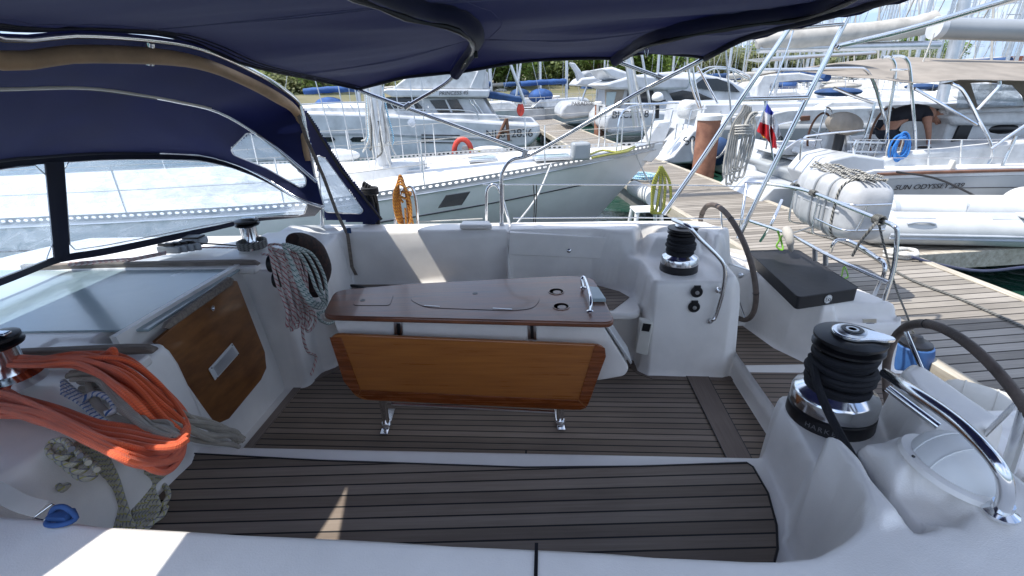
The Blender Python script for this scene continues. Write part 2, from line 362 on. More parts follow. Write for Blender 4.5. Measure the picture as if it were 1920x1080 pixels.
# starboard coaming: winch shelf, rope channel, spine
wc = (1.135, -.755)
paint([(1.45, -.60), (1.50, -.62), (1.52, -.95), (1.3, -1.02), (1.23, -.96), (1.33, -.82), (1.38, -.66)], .855, .008)
paint([(1.0, -.97), (1.045, -.97), (1.048, -1.1), (1.038, -1.2), (1.045, -1.31), (1.0, -1.32), (.992, -1.2), (1.004, -1.1)], .775, .005)
paint([(1.03, -1.19), (1.10, -1.17), (1.15, -1.21), (1.15, -1.27), (1.10, -1.30), (1.03, -1.29)], .815, .010)
paint([(.945, -1.02), (.962, -1.005), (.990, -1.045), (.996, -1.12), (.982, -1.19), (.985, -1.29), (.93, -1.31), (.925, -1.25), (.950, -1.19), (.958, -1.12), (.950, -1.06)], .866, .007)
# moulded hatch groove and steps in the port coaming
paint([(-.115, 1.1), (-.115, 1.5), (-.105, 1.5), (-.105, 1.1)], .80, .006)
Hc = H
nu, nv = GU.shape; idx = np.arange(nu*nv).reshape(nu, nv)
WX = ORG.x + AU.x*GU + AV.x*GV; WY = ORG.y + AU.y*GU + AV.y*GV
co = np.stack([WX, WY, H - (-.6) - .6], -1).reshape(-1, 3); co[:, 0] -= wloc(YA).x; co[:, 1] -= wloc(YA).y; co[:, 2] -= wloc(YA).z
fa = np.stack([idx[:-1, :-1], idx[1:, :-1], idx[1:, 1:], idx[:-1, 1:]], -1).reshape(-1, 4)
me = bpy.data.meshes.new('moulded_deck'); me.vertices.add(nu*nv); me.vertices.foreach_set('co', co.ravel().astype(np.float32))
me.loops.add(fa.size); me.loops.foreach_set('vertex_index', fa.ravel().astype(np.int32)); me.polygons.add(len(fa))
me.polygons.foreach_set('loop_start', np.arange(0, fa.size, 4, dtype=np.int32)); me.polygons.foreach_set('loop_total', np.full(len(fa), 4, np.int32))
me.update(calc_edges=True); me.validate(); me.shade_smooth(); me.materials.append(M['gel'])
dk = bpy.data.objects.new('moulded_deck', me); C.objects.link(dk); dk.parent = YA
def hz(u, v):
    i = int(round((u - gu[0])/ST)); j = int(round((v - gv[0])/ST)); return float(H[max(0, min(nu-1, i)), max(0, min(nv-1, j))])
# hull below the deck
rings = []
for k, (zz, sc) in enumerate([(.655, 1.0), (.3, .995), (-.2, .96), (-.75, .82)]):
    top = lambda u, v: (.04 if (u > 2.2 and abs(v) < .72) else .44 + .205*min(1, max(0, (1.75-u)/.6)))
    rings.append([b(u*(1 if u < 0 else .985+.015*sc), v*sc, min(zz, top(u, v))) for u, v in hullp])
MB().loft(rings, caps=False).build('hull', M['gel'], YA)
# ---- teak panels
def panel(name, pts, z, mt, th=.006, par=YA): return MB().prism([b(u, v, z) for u, v in pts], ZV*th).build(name, mt, par, smooth=False)
fl = [(-1.45, -.62), (-1.45, .8), (.8, .8), (1.375, .66), (1.375, -.62)]
panel('sole_teak', fl, .002, M['teak_sole'])
bt = [q(x, y, .425) for x, y in [(345, 850), (600, 864), (985, 877), (1200, 875), (1400, 868), (1412, 876), (1440, 925), (1456, 985), (1458, 1030), (1450, 1062)]]
bt = [(-1.42, bt[0][1])] + bt + [(.60, -1.315), (-1.42, -1.315)]
panel('bench_teak', bt, .4205, M['teak'])
bl = MB()
eds = [V(b(*p, .4265)) for p in bt]
bl.tube(eds, .004, 6, closed=True); bl.build('caulk_edge', M['black'], YA)
# margin boards of the sole, one mesh with butted joints
mg = MB()
def strip(pts, w, z=.009):
    pts = [V((u, v, 0)) for u, v in pts]; L, Rr = [], []
    for i, p in enumerate(pts):
        d = (pts[min(i+1, len(pts)-1)] - pts[max(i-1, 0)]).normalized(); nrm = V((-d.y, d.x, 0)); L.append(b(p.x, p.y, z)); Rr.append(b(p.x + nrm.x*w, p.y + nrm.y*w, z))
    for i in range(len(pts)-1): mg.prism([L[i], L[i+1], Rr[i+1], Rr[i]], ZV*.003)
strip([(-1.50, -.62), (-1.50, .43), (-1.43, .52), (-1.33, .63), (-1.26, .77)][::-1], .05)
mg.build('sole_margin', M['teak_plain'], YA, smooth=False); mg = MB()
strip([(.77, .70), (.80, .62), (.86, .575), (1.3, .56), (1.37, .575)][::-1], .045)
mg.build('sole_margin', M['teak_plain'], YA, smooth=False); mg = MB()
q1, q2, q3, q4 = q(1284, 700, .01), q(1324, 700, .01), q(1400, 843, .01), q(1354, 843, .01)
def ext(a_, c_, f): return (a_[0] + (c_[0]-a_[0])*f, a_[1] + (c_[1]-a_[1])*f)
mg.prism([b(*q1, .0125), b(*q2, .0125), b(*ext(q2, q3, 1.3), .0125), b(*ext(q1, q4, 1.3), .0125)], ZV*.003)
mg.build('sole_margin', M['teak_plain'], YA, smooth=False)
mc = MB()
for a_, c_ in ((q1, ext(q1, q4, 1.3)), (q2, ext(q2, q3, 1.3))): mc.tube([b(*a_, .0145), b(*c_, .0145)], .0028, 6)
mc.build('caulk_line', M['black'], YA)
# helm floor teak: port and starboard
hf = [q(x, y, .055) for x, y in [(1366, 600), (1385, 598), (1458, 668), (1450, 676), (1362, 678)]]
panel('helm_teak', [(1.41, .64), (1.41, 1.40), (1.60, 1.40), (1.74, .86), (1.86, .66)], .0505, M['teak_sole'])
panel('helm_teak', [(1.41, -1.40), (1.41, .55), (2.42, .55), (2.42, -.58), (1.86, -.66), (1.74, -.86), (1.60, -1.40)], .0505, M['teak_sole'])
# port bench lip with teak
lip = [(-1.35, .655), (.68, .655)] + ar((.70, .735), .08, -90, 0, 5) + [(.78, .9), (.70, 1.02), (.5, 1.19), (-1.35, 1.2)]
MB().prism([b(u, v, .375) for u, v in lip], ZV*.05).build('port_bench', M['gel'], YA, bevel=.014, seg=3)
panel('port_bench_teak', [(-1.3, .70), (.60, .70), (.735, .90), (.68, 1.0), (.5, 1.14), (-1.3, 1.15)], .4255, M['teak'])
# coaming locker door
lk = [B(x, y, v=1.165) for x, y in [(955, 436), (1170, 447), (1196, 455), (1176, 488), (1150, 487), (953, 478)]]
MB().prism(lk, AV*.05).build('locker_door', M['gel'], YA, bevel=.006)
ko = B(1067, 470, v=1.163); MB().lathe(ko, -AV, [(.016, 0), (.016, .006), (.008, .014), (0.001, .015)], 16).build('locker_knob', M['steel'], YA)
# grooves: locker lip shadow line handled by door thickness
# open joints between the moulded sections
for pts_, nm_ in (([(q(1005, 1062, .84)[0], -1.385), (q(1005, 1062, .84)[0], -1.84)], 'moulding_joint'), ([(q(985, 868, .42)[0], -.602), (q(985, 868, .42)[0], -.640)], 'moulding_joint')):
    (u0_, v0_), (u1_, v1_) = pts_; z0_ = hz(u0_, (v0_+v1_)/2) + .0015
    MB().prism([b(u0_-.004, v0_, z0_), b(u0_+.004, v0_, z0_), b(u0_+.004, v1_, z0_), b(u0_-.004, v1_, z0_)], ZV*.0012).build(nm_, M['black'], YA, smooth=False)
# ---- bulkhead and companionway
bn = (AU + ZV*.13).normalized()
def D(x, y, off=0): return PL(x, y, b(-1.53 + off, 0, .3), bn)
dpts = [D(*p) for p in [(292, 640), (432, 524), (445, 527), (497, 660), (500, 690), (490, 712), (430, 785), (408, 795), (398, 788)]]
MB().prism(dpts, -AU*.02).build('washboard', M['door'], YA, bevel=.003)
bk = [b(-1.56, -.46, -.01), b(-1.56, .46, -.01), b(-1.68, .46, .86), b(-1.68, -.46, .86)]
MB().prism(bk, -AU*.03).build('bulkhead', M['gel'], YA)
vt = [D(*p, .004) for p in [(434, 643), (447, 663), (402, 713), (390, 692)]]
vm = MB().prism(vt, AU*.006).build('air_vent', M['white'], YA, bevel=.002)
sl = MB()
for k in range(9):
    f = (k + 1)/10; a_ = vt[0].lerp(vt[1], f*.84 + .08); c_ = vt[3].lerp(vt[2], f*.84 + .08); sl.tube([a_.lerp(c_, .1) + AU*.012, a_.lerp(c_, .9) + AU*.012], .0018, 5)
sl.build('louvre', M['alu'], vm)
sc = MB()
for p in vt:
    c_ = sum(vt, V())/4; sc.lathe(p.lerp(c_, .12) + AU*.009, AU, [(.003, 0), (.003, .003)], 8)
sc.build('screw', M['black'], vm)
lc = D(397, 578, .004); MB().lathe(lc, AU, [(.014, 0), (.014, .008), (.008, .008), (.008, .003), (.001, .003)], 18).build('door_lock', M['steel'], YA)
# weathered grab strip along the top of the washboard
ws = [D(x, y, .03) for x, y in [(300, 615), (307, 603), (425, 519), (432, 524), (428, 535), (310, 617)]]
MB().prism(ws, AU*.025).build('door_top_strip', M['weather'], YA, bevel=.006)
# sliding hatch of smoked perspex between two teak rails
zh = .83
hp = [(-3.4, -.43), (-1.62, -.36), (-1.66, .42), (-3.4, .43)]
MB().prism([b(u, v, zh) for u, v in hp], ZV*.012).build('sliding_hatch', M['hatch'], YA, bevel=.004)
for y0, y1, s_ in (((130, 498), (485, 491), 1), ((40, 662), (290, 651), -1)):
    A_, Z_ = B(*y0, z=.865), B(*y1, z=.865)
    d = (Z_ - A_).normalized(); A_ = A_ - d*.9*(s_ < 0) - d*.3*(s_ > 0); n_ = d.cross(ZV)
    ring = lambda c_, h_: [c_ + n_*.022, c_ - n_*.022, c_ - n_*.018 + ZV*h_, c_ + n_*.018 + ZV*h_]
    MB().loft([ring(A_ - ZV*.02, .035), ring(Z_ - d*.12 - ZV*.02, .035), ring(Z_ - d*.03 - ZV*.02, .03), ring(Z_ - ZV*.02, .012)]).build('hatch_rail', M['weather'], YA, bevel=.006)
    MB().box((A_ + Z_)/2 - ZV*.035 + d*.0, ((Z_-A_).length, .075, .045)).build('hatch_runner', M['gel'], YA, bevel=.01)
# companionway side cheeks (pale lips of the recess)
for sgn, pp in ((-1, [(252, 652), (300, 645), (404, 792), (440, 832), (380, 790)]),):
    cp = [D(x, y, .05) for x, y in pp]
    MB().prism(cp, -AU*.08).build('companionway_cheek', M['gel'], YA, bevel=.01)
# sockets, speakers
def disc(name, c, ax, r, mt, t=.01, par=YA): return MB().lathe(c, ax, [(r, 0), (r, t*.6), (r*.9, t), (.001, t)], 24).build(name, mt, par)
for x, y in ((1306, 547), (1301, 575)):
    c_ = B(x, y, v=.60); s1 = disc('dark_socket', c_, -AV, .036, M['black'], .014)
    MB().lathe(c_ - AV*.014, -AV, [(.012, 0), (.012, .006), (.001, .007)], 14).build('socket_knob', M['steel2'], s1)
    MB().box(c_ + AU*-.0 + ZV*.036 - AV*.006, (.04, .012, .016)).build('socket_hinge', M['black'], s1, bevel=.003)
for x, y in ((508, 494), (518, 523)):
    c_ = B(x, y, u=-1.335); s1 = disc('speaker_port', c_, AU, .05, M['black'], .03)
    MB().lathe(c_ + AU*.03, AU, [(.014, 0), (.014, .005), (.001, .006)], 14).build('socket_knob', M['alu'], s1)
# winch handle pocket on the pedestal
pk = [B(x, y, v=.575) for x, y in [(1202, 602), (1225, 606), (1214, 668), (1190, 662)]]
po = MB().prism(pk, AV*.06).build('handle_pocket', M['cream'], YA, bevel=.008)
MB().prism([B(x, y, v=.5735) for x, y in [(1206, 606), (1221, 608), (1217, 622), (1203, 620)]], -AV*.002).build('pocket_opening', M['black'], po)
# grab rail on the pedestal
gr = [B(x, y, v=.56) for x, y in [(1290, 425), (1310, 446), (1345, 480), (1358, 500), (1358, 530), (1352, 560), (1342, 592), (1336, 600)]]
gr = [B(1262, 412, v=.70)] + gr + [B(1330, 601, v=.60)]
MB().tube(cr(gr, 5), .0125, 10).build('grab_rail', M['steel'], YA)
MB().lathe(B(1330, 601, v=.60), -AV, [(.022, 0), (.022, .008), (.014, .02), (.001, .021)], 14).build('rail_foot', M['steel'], YA)
MB().lathe(B(1345, 542, v=.605), -AV, [(.02, 0), (.018, .02), (.008, .02), (.008, .05)], 14).build('rail_foot', M['steel'], YA)
M['rubberletter'] = mat('dull_lettering', (.16, .16, .17), .5)
# ---- primary winches with black rope wound on the drums
def winch(c, s, label_rope, tail=None, tilt=ZV, lettering=None):
    w = sub('winch', YA); w.location = c - wloc(YA); c = V(c)
    MB().lathe(c, tilt, [(.125*s, 0), (.13*s, .008*s), (.128*s, .05*s), (.121*s, .055*s)], 40).build('winch_base', M['black'], w)
    MB().lathe(c + tilt*.055*s, tilt, [(.121*s, 0), (.126*s, .004*s), (.126*s, .045*s), (.118*s, .058*s), (.085*s, .075*s), (.075*s, .09*s), (.07*s, .12*s), (.07*s, .22*s), (.078*s, .235*s)], 40).build('winch_drum', M['steel'], w)
    t = c + tilt*.272*s
    MB().lathe(t, tilt, [(.088*s, 0), (.1*s, .004*s), (.1*s, .012*s), (.08*s, .016*s), (.08*s, .028*s), (.1*s, .032*s), (.1*s, .04*s), (.07*s, .045*s)], 40).build('self_tailer', M['black'], w)
    x, y, a = basis(tilt); ang = math.radians(-25)
    dx = AU*math.cos(ang) + AV*math.sin(ang); dy = tilt.cross(dx)
    arm = []
    for k in range(28):
        f = 2*PI*k/28; rr_ = .054*s; pnt = dx*math.cos(f)*rr_ + dy*math.sin(f)*rr_
        if math.cos(f) > .75: pnt += dx*.058*s*((math.cos(f)-.75)/.25)
        arm.append(t + tilt*.046*s + pnt)
    MB().prism(arm, tilt*.012*s).build('stripper_arm', M['steel'], w, bevel=.003)
    MB().lathe(t + tilt*.058*s, tilt, [(.04*s, 0), (.04*s, .004*s), (.032*s, .006*s), (.03*s, .002*s), (.018*s, .002*s), (.018*s, .008*s), (.011*s, .008*s), (.011*s, .001), (.001, .001)], 28).build('winch_cap', M['steel2'], w)
    MB().lathe(t + tilt*.0645*s, tilt, [(.030*s, 0), (.030*s, .0015), (.02*s, .002), (.0195*s, 0)], 24).build('cap_ring', M['black'], w)
    if lettering:
        for i, ch in enumerate(lettering):
            a0 = math.radians(214 + i*8.2); rd = AU*math.cos(a0) + AV*math.sin(a0); tg = ZV.cross(rd)
            text('winch_lettering', ch, c + rd*.1305*s + tilt*.027*s, tg, tilt, .024*s, M['rubberletter'], w, ext=.0006)
    # rope turns
    r = MB(); pts = []; allp = []; turns = 7.5
    for k in range(int(turns*24)):
        f = k/24; z = .10 + .155*abs(((f/turns*2) % 2) - 1) if False else .115 + .145*(f/turns); lay = .074 + .010*math.sin(f*2.1) + (.010 if 2 < f < 5 else 0)
        pts.append(c + tilt*(z*s) + (x*math.cos(2*PI*f) + y*math.sin(2*PI*f))*lay*s)
    allp += pts
    pts = [c + tilt*((.235 - .1*k/72)*s) + (x*math.cos(2*PI*k/24 + 1) + y*math.sin(2*PI*k/24 + 1))*.088*s for k in range(72)]
    allp += pts[::-1][:60]
    if tail: allp += cr(tail, 6)
    r.tube(allp, .0122*s, 8)
    rr_ = r.build('winch_rope', M['rubber']); tag(rr_, label_rope, 'rope')
    return w
pw = uvz(B(1272, 505, z=.66))
winch(b(pw[0], pw[1], .655), .92, 'black rope wound round the far chrome winch by the steering wheel')
nw = uvz(B(1556, 772, z=.68)); NW = b(nw[0], nw[1], .655)
winch(NW, 1.07, 'black rope wound on the large chrome winch nearest the camera, tail led down the coaming', [B(1532, 720, z=.86), B(1552, 770, z=.81), B(1584, 832, z=.80), B(1614, 885, z=.80), B(1632, 925, z=.795), B(1650, 955, z=.80), B(1668, 985, z=.80)], lettering='HARKEN')
# ---- steering wheels
def wheel(c, r, nrm, rim_r=.016, a0=0):
    w = sub('steering_wheel', YA); w.location = c - wloc(YA)
    x = ZV - nrm*ZV.dot(nrm); x.normalize(); y = nrm.cross(x)
    pt = lambda a_, rad: c + (x*math.cos(a_) + y*math.sin(a_))*rad
    MB().tube([pt(2*PI*k/64, r) for k in range(64)], rim_r, 12, closed=True).build('wheel_rim', M['wheel'], w)
    sw = MB()
    for k in range(5):
        f = a0 + 2*PI*k/5 + .35; sw.tube([pt(f + (j/10)*.0, r) + (pt(f, r) - c).normalized()*0 + (x*math.cos(f + j*2*PI/8) + y*math.sin(f+j*2*PI/8))*0 for j in range(2)][:1] + [pt(f + .012, r)], rim_r*1.12, 10)
    sw.build('rim_stitching', M['black'], w)
    for k in range(5):
        f = a0 + 2*PI*k/5; MB().tube([pt(f, .03), pt(f, r)], .007, 8).build('spoke', M['steel'], w)
    MB().lathe(c - nrm*.03, nrm, [(.03, 0), (.045, .015), (.045, .045), (.02, .06), (.001, .06)], 20).build('hub', M['steel'], w)
    return w
wp = sub('helm', YA)
t_, bo = B(1345, 371, u=1.42), B(1372, 614, u=1.50)
c_ = B(1360, 492, u=1.50)
rad = .445
wheel(c_, rad, (AU*.96 + AV*.10 + ZV*.26).normalized(), .0185, .1)
for y0, y1 in (((1310, 455), (1400, 462)), ((1350, 415), (1400, 423))): pass
MB().rod(c_ - AU*.03, b(1.30, uvz(c_)[1], c_.z - .02), .02, 12).build('wheel_axle', M['steel'], YA)
# starboard wheel: top arc shows behind the near winch
c2 = b(1.50, -.86, .64)
wheel(c2, rad, (AU*.96 + AV*-.10 + ZV*.26).normalized(), .0148, .5)
MB().rod(c2, b(1.28, uvz(c2)[1], c2.z), .02, 12).build('wheel_axle', M['steel'], YA)
# ---- starboard compass dome, big grab rail
cd = b(kd[0], kd[1], .872); ax = (AU*CX[0] + AV*CX[1] + ZV*CX[2]).normalized(); cd = cd + ax*.004
cs = sub('compass', YA)
x_, y_, a_ = basis(ax)
MB().lathe(cd - ax*.01, ax, [(.118, 0), (.114, .012), (.104, .016), (.09, .016)], 40).build('compass_ring', M['gel'], cs)
MB().lathe(cd + ax*.004, ax, [(.094*math.cos(t), .082*math.sin(t)) for t in [i*PI/2/10 for i in range(11)]], 40).build('compass_cover', M['white'], cs)
for f in (-.35, .25):
    pts = [cd + ax*.006 + (x_*math.sin(f) + y_*math.cos(f)*math.cos(t) )*.094 + ax*(.083*math.sin(t)*math.cos(f)) for t in [i*PI/12 for i in range(13)]]
    MB().tube(pts, .0022, 6).build('cover_rib', M['white'], cs)
for f in (.2, 1.7, 3.1, 4.6): MB().lathe(cd + ax*.004 + (x_*math.cos(f) + y_*math.sin(f))*.107, ax, [(.004, 0), (.004, .003), (.001, .003)], 8).build('screw', M['black'], cs)
g2 = [B(1660, 700, z=.93), B(1700, 726, z=1.0), B(1780, 780, z=1.02), B(1835, 830, z=1.02), B(1875, 880, z=1.0), B(1886, 920, z=.95), B(1880, 955, z=.885)]
MB().tube(cr(g2, 6), .0155, 12).build('grab_rail', M['steel'], YA)
MB().lathe(B(1874, 962, z=.865), ZV, [(.034, 0), (.034, .006), (.02, .014), (.02, .03)], 20).build('rail_foot', M['steel'], YA)
MB().rod(B(1664, 728, z=.9), B(1760, 800, z=.86), .011, 10).build('grab_brace', M['steel'], YA)
MB().rod(B(1890, 880, z=.8), B(1925, 770, z=1.0), .0165, 12).build('guard_post', M['steel'], YA)
MB().rod(B(1870, 915, z=.86), B(1935, 950, z=.8), .011, 10).build('grab_brace', M['steel'], YA)
# ================================================================== the cockpit table
TB = sub('cockpit_table', YA)
ZT = .78
def smoothpoly(pts, r=.12, n=5):
    """round the corners of a closed polygon of points"""
    out = []; m = len(pts)
    for i in range(m):
        p, a, c = V(pts[i]), V(pts[i-1]), V(pts[(i+1) % m]); la, lc = (a-p).length, (c-p).length
        k = min(r, la*.45, lc*.45); s_, e_ = p + (a-p)*(k/la), p + (c-p)*(k/lc)
        for j in range(n+1):
            t = j/n; out.append(s_*(1-t)**2 + p*2*t*(1-t) + e_*t*t)
    return out
tp = smoothpoly([B(x, y, z=ZT) for x, y in [(603, 592), (628, 544), (760, 532), (1060, 516), (1112, 519), (1156, 606), (880, 603)]][:6], .07, 6)
MB().prism([p - ZV*.028 for p in tp], ZV*.028).build('table_top', M['top'], TB, bevel=.008, seg=3)
# inlaid lids (thin outlines) and their finger holes
def lid(pts, rr=.05, name='lid'):
    pp = smoothpoly([B(x, y, z=ZT) for x, y in pts], rr, 6)
    l_ = MB().prism([p + ZV*.0008 for p in pp], ZV*.0016).build(name, M['top'], TB, smooth=False)
    MB().tube([p + ZV*.001 for p in pp], .0014, 6, closed=True).build('lid_groove', M['black'], l_); return l_
l1 = lid([(662, 573), (668, 555), (738, 552), (731, 573)], .025)
l2 = lid([(765, 560), (800, 546), (900, 542), (985, 540), (1015, 560), (1000, 579), (960, 583), (795, 577)], .08)
for (x, y), l_ in (((680, 564), l1), ((891, 551), l2)): MB().lathe(B(x, y, z=ZT) + ZV*.0025, ZV, [(.014, 0), (.014, .001), (.001, .001)], 18).build('finger_hole', M['black'], l_)
for x, y, dx, dy in ((810, 575, 14, 1), (942, 580, 18, 1)): MB().tube([B(x-dx, y-dy, z=ZT) + ZV*.003, B(x+dx, y+dy, z=ZT) + ZV*.003], .003, 6).build('lid_hinge', M['steel2'], l2)
for x, y in ((1043, 547), (1052, 575)):
    c_ = B(x, y, z=ZT)
    cu_ = MB().lathe(c_ + ZV*.0005, ZV, [(.040, 0), (.040, .002), (.036, .002), (.0355, -.001), (.001, -.001)], 28).build('cup_holder', M['black'], TB)
    MB().lathe(c_ + ZV*.0009, ZV, [(.043, 0), (.042, .0025), (.037, .0025), (.037, .0)], 28).build('cup_rim', M['top'], cu_)
    MB().lathe(c_ - AV*.006 + AU*.004 + ZV*.0004, ZV, [(.022, 0), (.022, .0008), (.001, .0008)], 24).build('cup_floor', M['top'], cu_)
hd = [B(1094, 540, z=ZT), B(1091, 524, z=ZT+.045), B(1096, 521, z=ZT+.055), B(1105, 548, z=ZT + .055), B(1108, 566, z=ZT+.04), B(1106, 584, z=ZT)]
MB().tube(cr(hd, 6), .0085, 10).build('table_handle', M['steel'], TB)
for p in (hd[0], hd[-1]): MB().lathe(p, ZV, [(.016, 0), (.016, .004), (.009, .008)], 16).build('handle_foot', M['steel'], TB)
MB().prism([B(x, y, z=ZT) + ZV*.001 for x, y in [(1104, 543), (1122, 545), (1136, 567), (1110, 567)]], ZV*.02).build('display_lid', M['hatch'], TB, bevel=.003)
# body
vb = -.03
bd = smoothpoly([B(x, y, v=vb) for x, y in [(624, 598), (1128, 606), (1180, 690), (1172, 705), (1120, 714), (660, 695)]], .03, 4)
MB().prism(bd, AV*.24).build('table_body', M['gel'], TB, bevel=.006)
MB().prism([B(x, y, v=vb) + AU*.004 for x, y in [(1133, 612), (1140, 614), (1184, 680), (1181, 684)]], AV*.16).build('body_side_plate', M['alu'], TB, bevel=.002)
ud = [B(x, y, v=vb-.002) for x, y in [(650, 603), (1090, 613), (1090, 620), (700, 611)]]
# hanging leaf
lf = smoothpoly([B(x, y, v=-.115) for x, y in [(612, 626), (1142, 648), (1100, 771), (665, 750)]], .075, 7)
LF = MB().prism(lf, AV*.022).build('folding_leaf', M['varn'], TB, bevel=.006, seg=3)
cl = sum(lf, V())/len(lf)
def edgeband(pts, w, y0=-.117):
    o = [B(x, y, v=y0) for x, y in pts]; return MB().prism(o, -AV*.0035)
edgeband([(618, 632), (640, 633), (676, 731), (671, 740), (662, 735), (645, 715)], .03).build('leaf_frame', M['varn2'], LF, bevel=.0015)
edgeband([(678, 731), (1083, 750), (1100, 764), (1088, 768), (692, 749), (672, 741)], .03).build('leaf_frame', M['varn2'], LF, bevel=.0015)
edgeband([(1116, 645), (1134, 652), (1136, 668), (1103, 757), (1100, 762), (1085, 748)], .03).build('leaf_frame', M['varn2'], LF, bevel=.0015)
for x0 in (747, 997):
    MB().prism([B(x, y, v=vb-.003) for x, y in [(x0-8, 603), (x0+8, 604), (x0+9, 636), (x0-7, 635)]], -AV*.008).build('leaf_bracket', M['steel2'], TB, bevel=.002)
    MB().prism([B(x, y, v=vb-.012) for x, y in [(x0-3, 606), (x0+3, 606), (x0+4, 634), (x0-2, 634)]], -AV*.004).build('bracket_slot', M['black'], TB)
# legs
for x0, y0, x1, y1, x2 in ((720, 818, 735, 770, 717), (1053, 810, 1045, 770, 1055)):
    f0, f1 = B(x0, y0, z=0), B(x1, y1, z=0); ctr = (f0 + f1)/2
    lg = sub('table_leg', TB)
    dd = (uvz(f1)[0] - uvz(f0)[0])
    for s_ in (0,):
        MB().prism([f0 - AU*.022 + ZV*.012, f0 + AU*.022 + ZV*.012, f1 + AU*.022 + ZV*.012, f1 - AU*.022 + ZV*.012], ZV*.005).build('leg', M['steel'], lg, bevel=.002)
    ft = f0.lerp(f1, .35)
    MB().tube([ft + ZV*.015, ft + ZV*.46], .021, 14).build('leg_post', M['steel'], lg)
    MB().lathe(ft + ZV*.016, ZV, [(.034, 0), (.034, .004), (.024, .02)], 18).build('post_collar', M['steel'], lg)
MB().tube([B(735, 758, z=.28), B(1040, 773, z=.28)], .009, 8).build('footrest_bar', M['steel'], TB)
# ================================================================== water and dock
def stru(name, mb, mt, **k): return tag(mb.build(name, mt, **k), kind='structure')
m, nt, p = newmat('harbour_water'); L = nt.links
p.inputs['Base Color'].default_value = (.012, .05, .035, 1); p.inputs['Roughness'].default_value = .04; p.inputs['IOR'].default_value = 1.33
tc = N(nt, 'TexCoord'); n1 = N(nt, 'TexNoise', Scale=3.0, Detail=4.0, Distortion=1.0); n2 = N(nt, 'TexNoise', Scale=14.0, Detail=3.0); L.new(tc.outputs['Object'], n1.inputs['Vector']); L.new(tc.outputs['Object'], n2.inputs['Vector'])
a_ = N(nt, 'Math', operation='MULTIPLY_ADD'); L.new(n2.outputs['Fac'], a_.inputs[0]); a_.inputs[1].default_value = .25; L.new(n1.outputs['Fac'], a_.inputs[2])
bp = N(nt, 'Bump', Strength=.35, Distance=.12); L.new(a_.outputs[0], bp.inputs['Height']); L.new(bp.outputs[0], p.inputs['Normal']); M['water'] = m
stru('water', MB().add([(-900, -200, -.6), (900, -200, -.6), (900, 2200, -.6), (-900, 2200, -.6)], [[0, 1, 2, 3]]), M['water'], loc=V((0, 0, -.6)), smooth=False)
DA = V((-.07, 1, 0)).normalized(); DX = V((DA.y, -DA.x, 0))            # along the pontoon, across it
M['dock'] = planks('dock_boards', [(.10, .088, .073), (.23, .205, .172), (.38, .345, .30)], .105, DX, DA, seam=.13, seamcol=(.02, .015, .012), rough=.8, bump=.6, var=.45, gscale=5)
M['dockedge'] = mat('dock_edge_timber', (.50, .46, .38), .7, scale=6, stretch=(4, .4, 4), bump=.3, bscale=60, col2=(.30, .26, .2))
M['conc'] = mat('float_concrete', (.16, .16, .15), .85, scale=5, bump=.3)
ZD = -.1
def dpt(s, t, z=ZD): return V((3.12, 0, z)) + DA*s + DX*t                # s along, t across from the near-left edge
W_ = 1.72
DK = MB(); DK.prism([dpt(-4, .10, ZD-.06), dpt(-4, W_-.10, ZD-.06), dpt(62, W_-.10, ZD-.06), dpt(62, .10, ZD-.06)], ZV*.06)
stru('dock', DK, M['dock'], smooth=False)
E1 = MB()
for t0, t1 in ((0, .095), (W_-.095, W_)):
    for k in range(22):
        s0 = -4 + k*3; E1.prism([dpt(s0+.006, t0, ZD-.16), dpt(s0+.006, t1, ZD-.16), dpt(s0+2.994, t1, ZD-.16), dpt(s0+2.994, t0, ZD-.16)], ZV*.172)
stru('dock_edge', E1, M['dockedge'], bevel=.006)
FL = MB()
for k in range(16): FL.prism([dpt(-3+k*4, .12, -.8), dpt(-3+k*4, W_-.12, -.8), dpt(-.4+k*4, W_-.12, -.8), dpt(-.4+k*4, .12, -.8)], ZV*.6)
stru('dock_floats', FL, M['conc'], smooth=False)
# finger pontoon to the right that carries the dinghy
FG = MB(); f0 = 5.0
FG.prism([dpt(f0, W_+.01, ZD-.07), dpt(f0+.02, W_+9, ZD-.07), dpt(f0+1.55, W_+9, ZD-.07), dpt(f0+1.5, W_+.01, ZD-.07)], ZV*.065); stru('finger_dock', FG, M['dock'], smooth=False)
FE = MB()
for a0, a1 in ((f0-.08, f0-.005), (f0+1.505, f0+1.58)): FE.prism([dpt(a0, W_+.012, ZD-.2), dpt(a0+.02, W_+9, ZD-.2), dpt(a1+.02, W_+9, ZD-.2), dpt(a1, W_+.012, ZD-.2)], ZV*.2)
stru('finger_dock_edge', FE, M['dockedge'], bevel=.005)
# ================================================================== shared pieces
M['hullw'] = mat('white_hull', (.54, .56, .58), .35, var=.12, scale=1.5, coat=.2)
M['deckw'] = mat('white_deck', (.60, .61, .61), .5, var=.12, scale=4, bump=.1)
M['hullg'] = mat('grey_hull', (.33, .35, .36), .35, var=.08, scale=.8, coat=.2)
M['blue'] = mat('blue_canvas', (.03, .09, .26), .8, var=.2, scale=3)
M['dblue'] = mat('dark_blue_canvas', (.02, .06, .16), .8, var=.2, scale=3)
M['beige'] = mat('beige_canvas', (.30, .265, .225), .85, var=.12, scale=2.5, bump=.2, bscale=40, trans=.12)
M['tarp'] = mat('offwhite_canvas', (.44, .42, .38), .85, var=.12, scale=3)
M['dkglass'] = mat('dark_glass', (.012, .014, .018), .08, var=.1, coat=.8)
M['red'] = mat('red_plastic', (.55, .05, .03), .5, var=.15)
M['ink'] = mat('dark_lettering', (.03, .03, .035), .5)
M['rubberg'] = mat('grey_rubber', (.30, .32, .34), .6, var=.1)
M['pile'] = mat('rusty_pile', (.33, .16, .10), .75, var=.2, scale=4, bump=.4, bscale=14, col2=(.17, .07, .045))
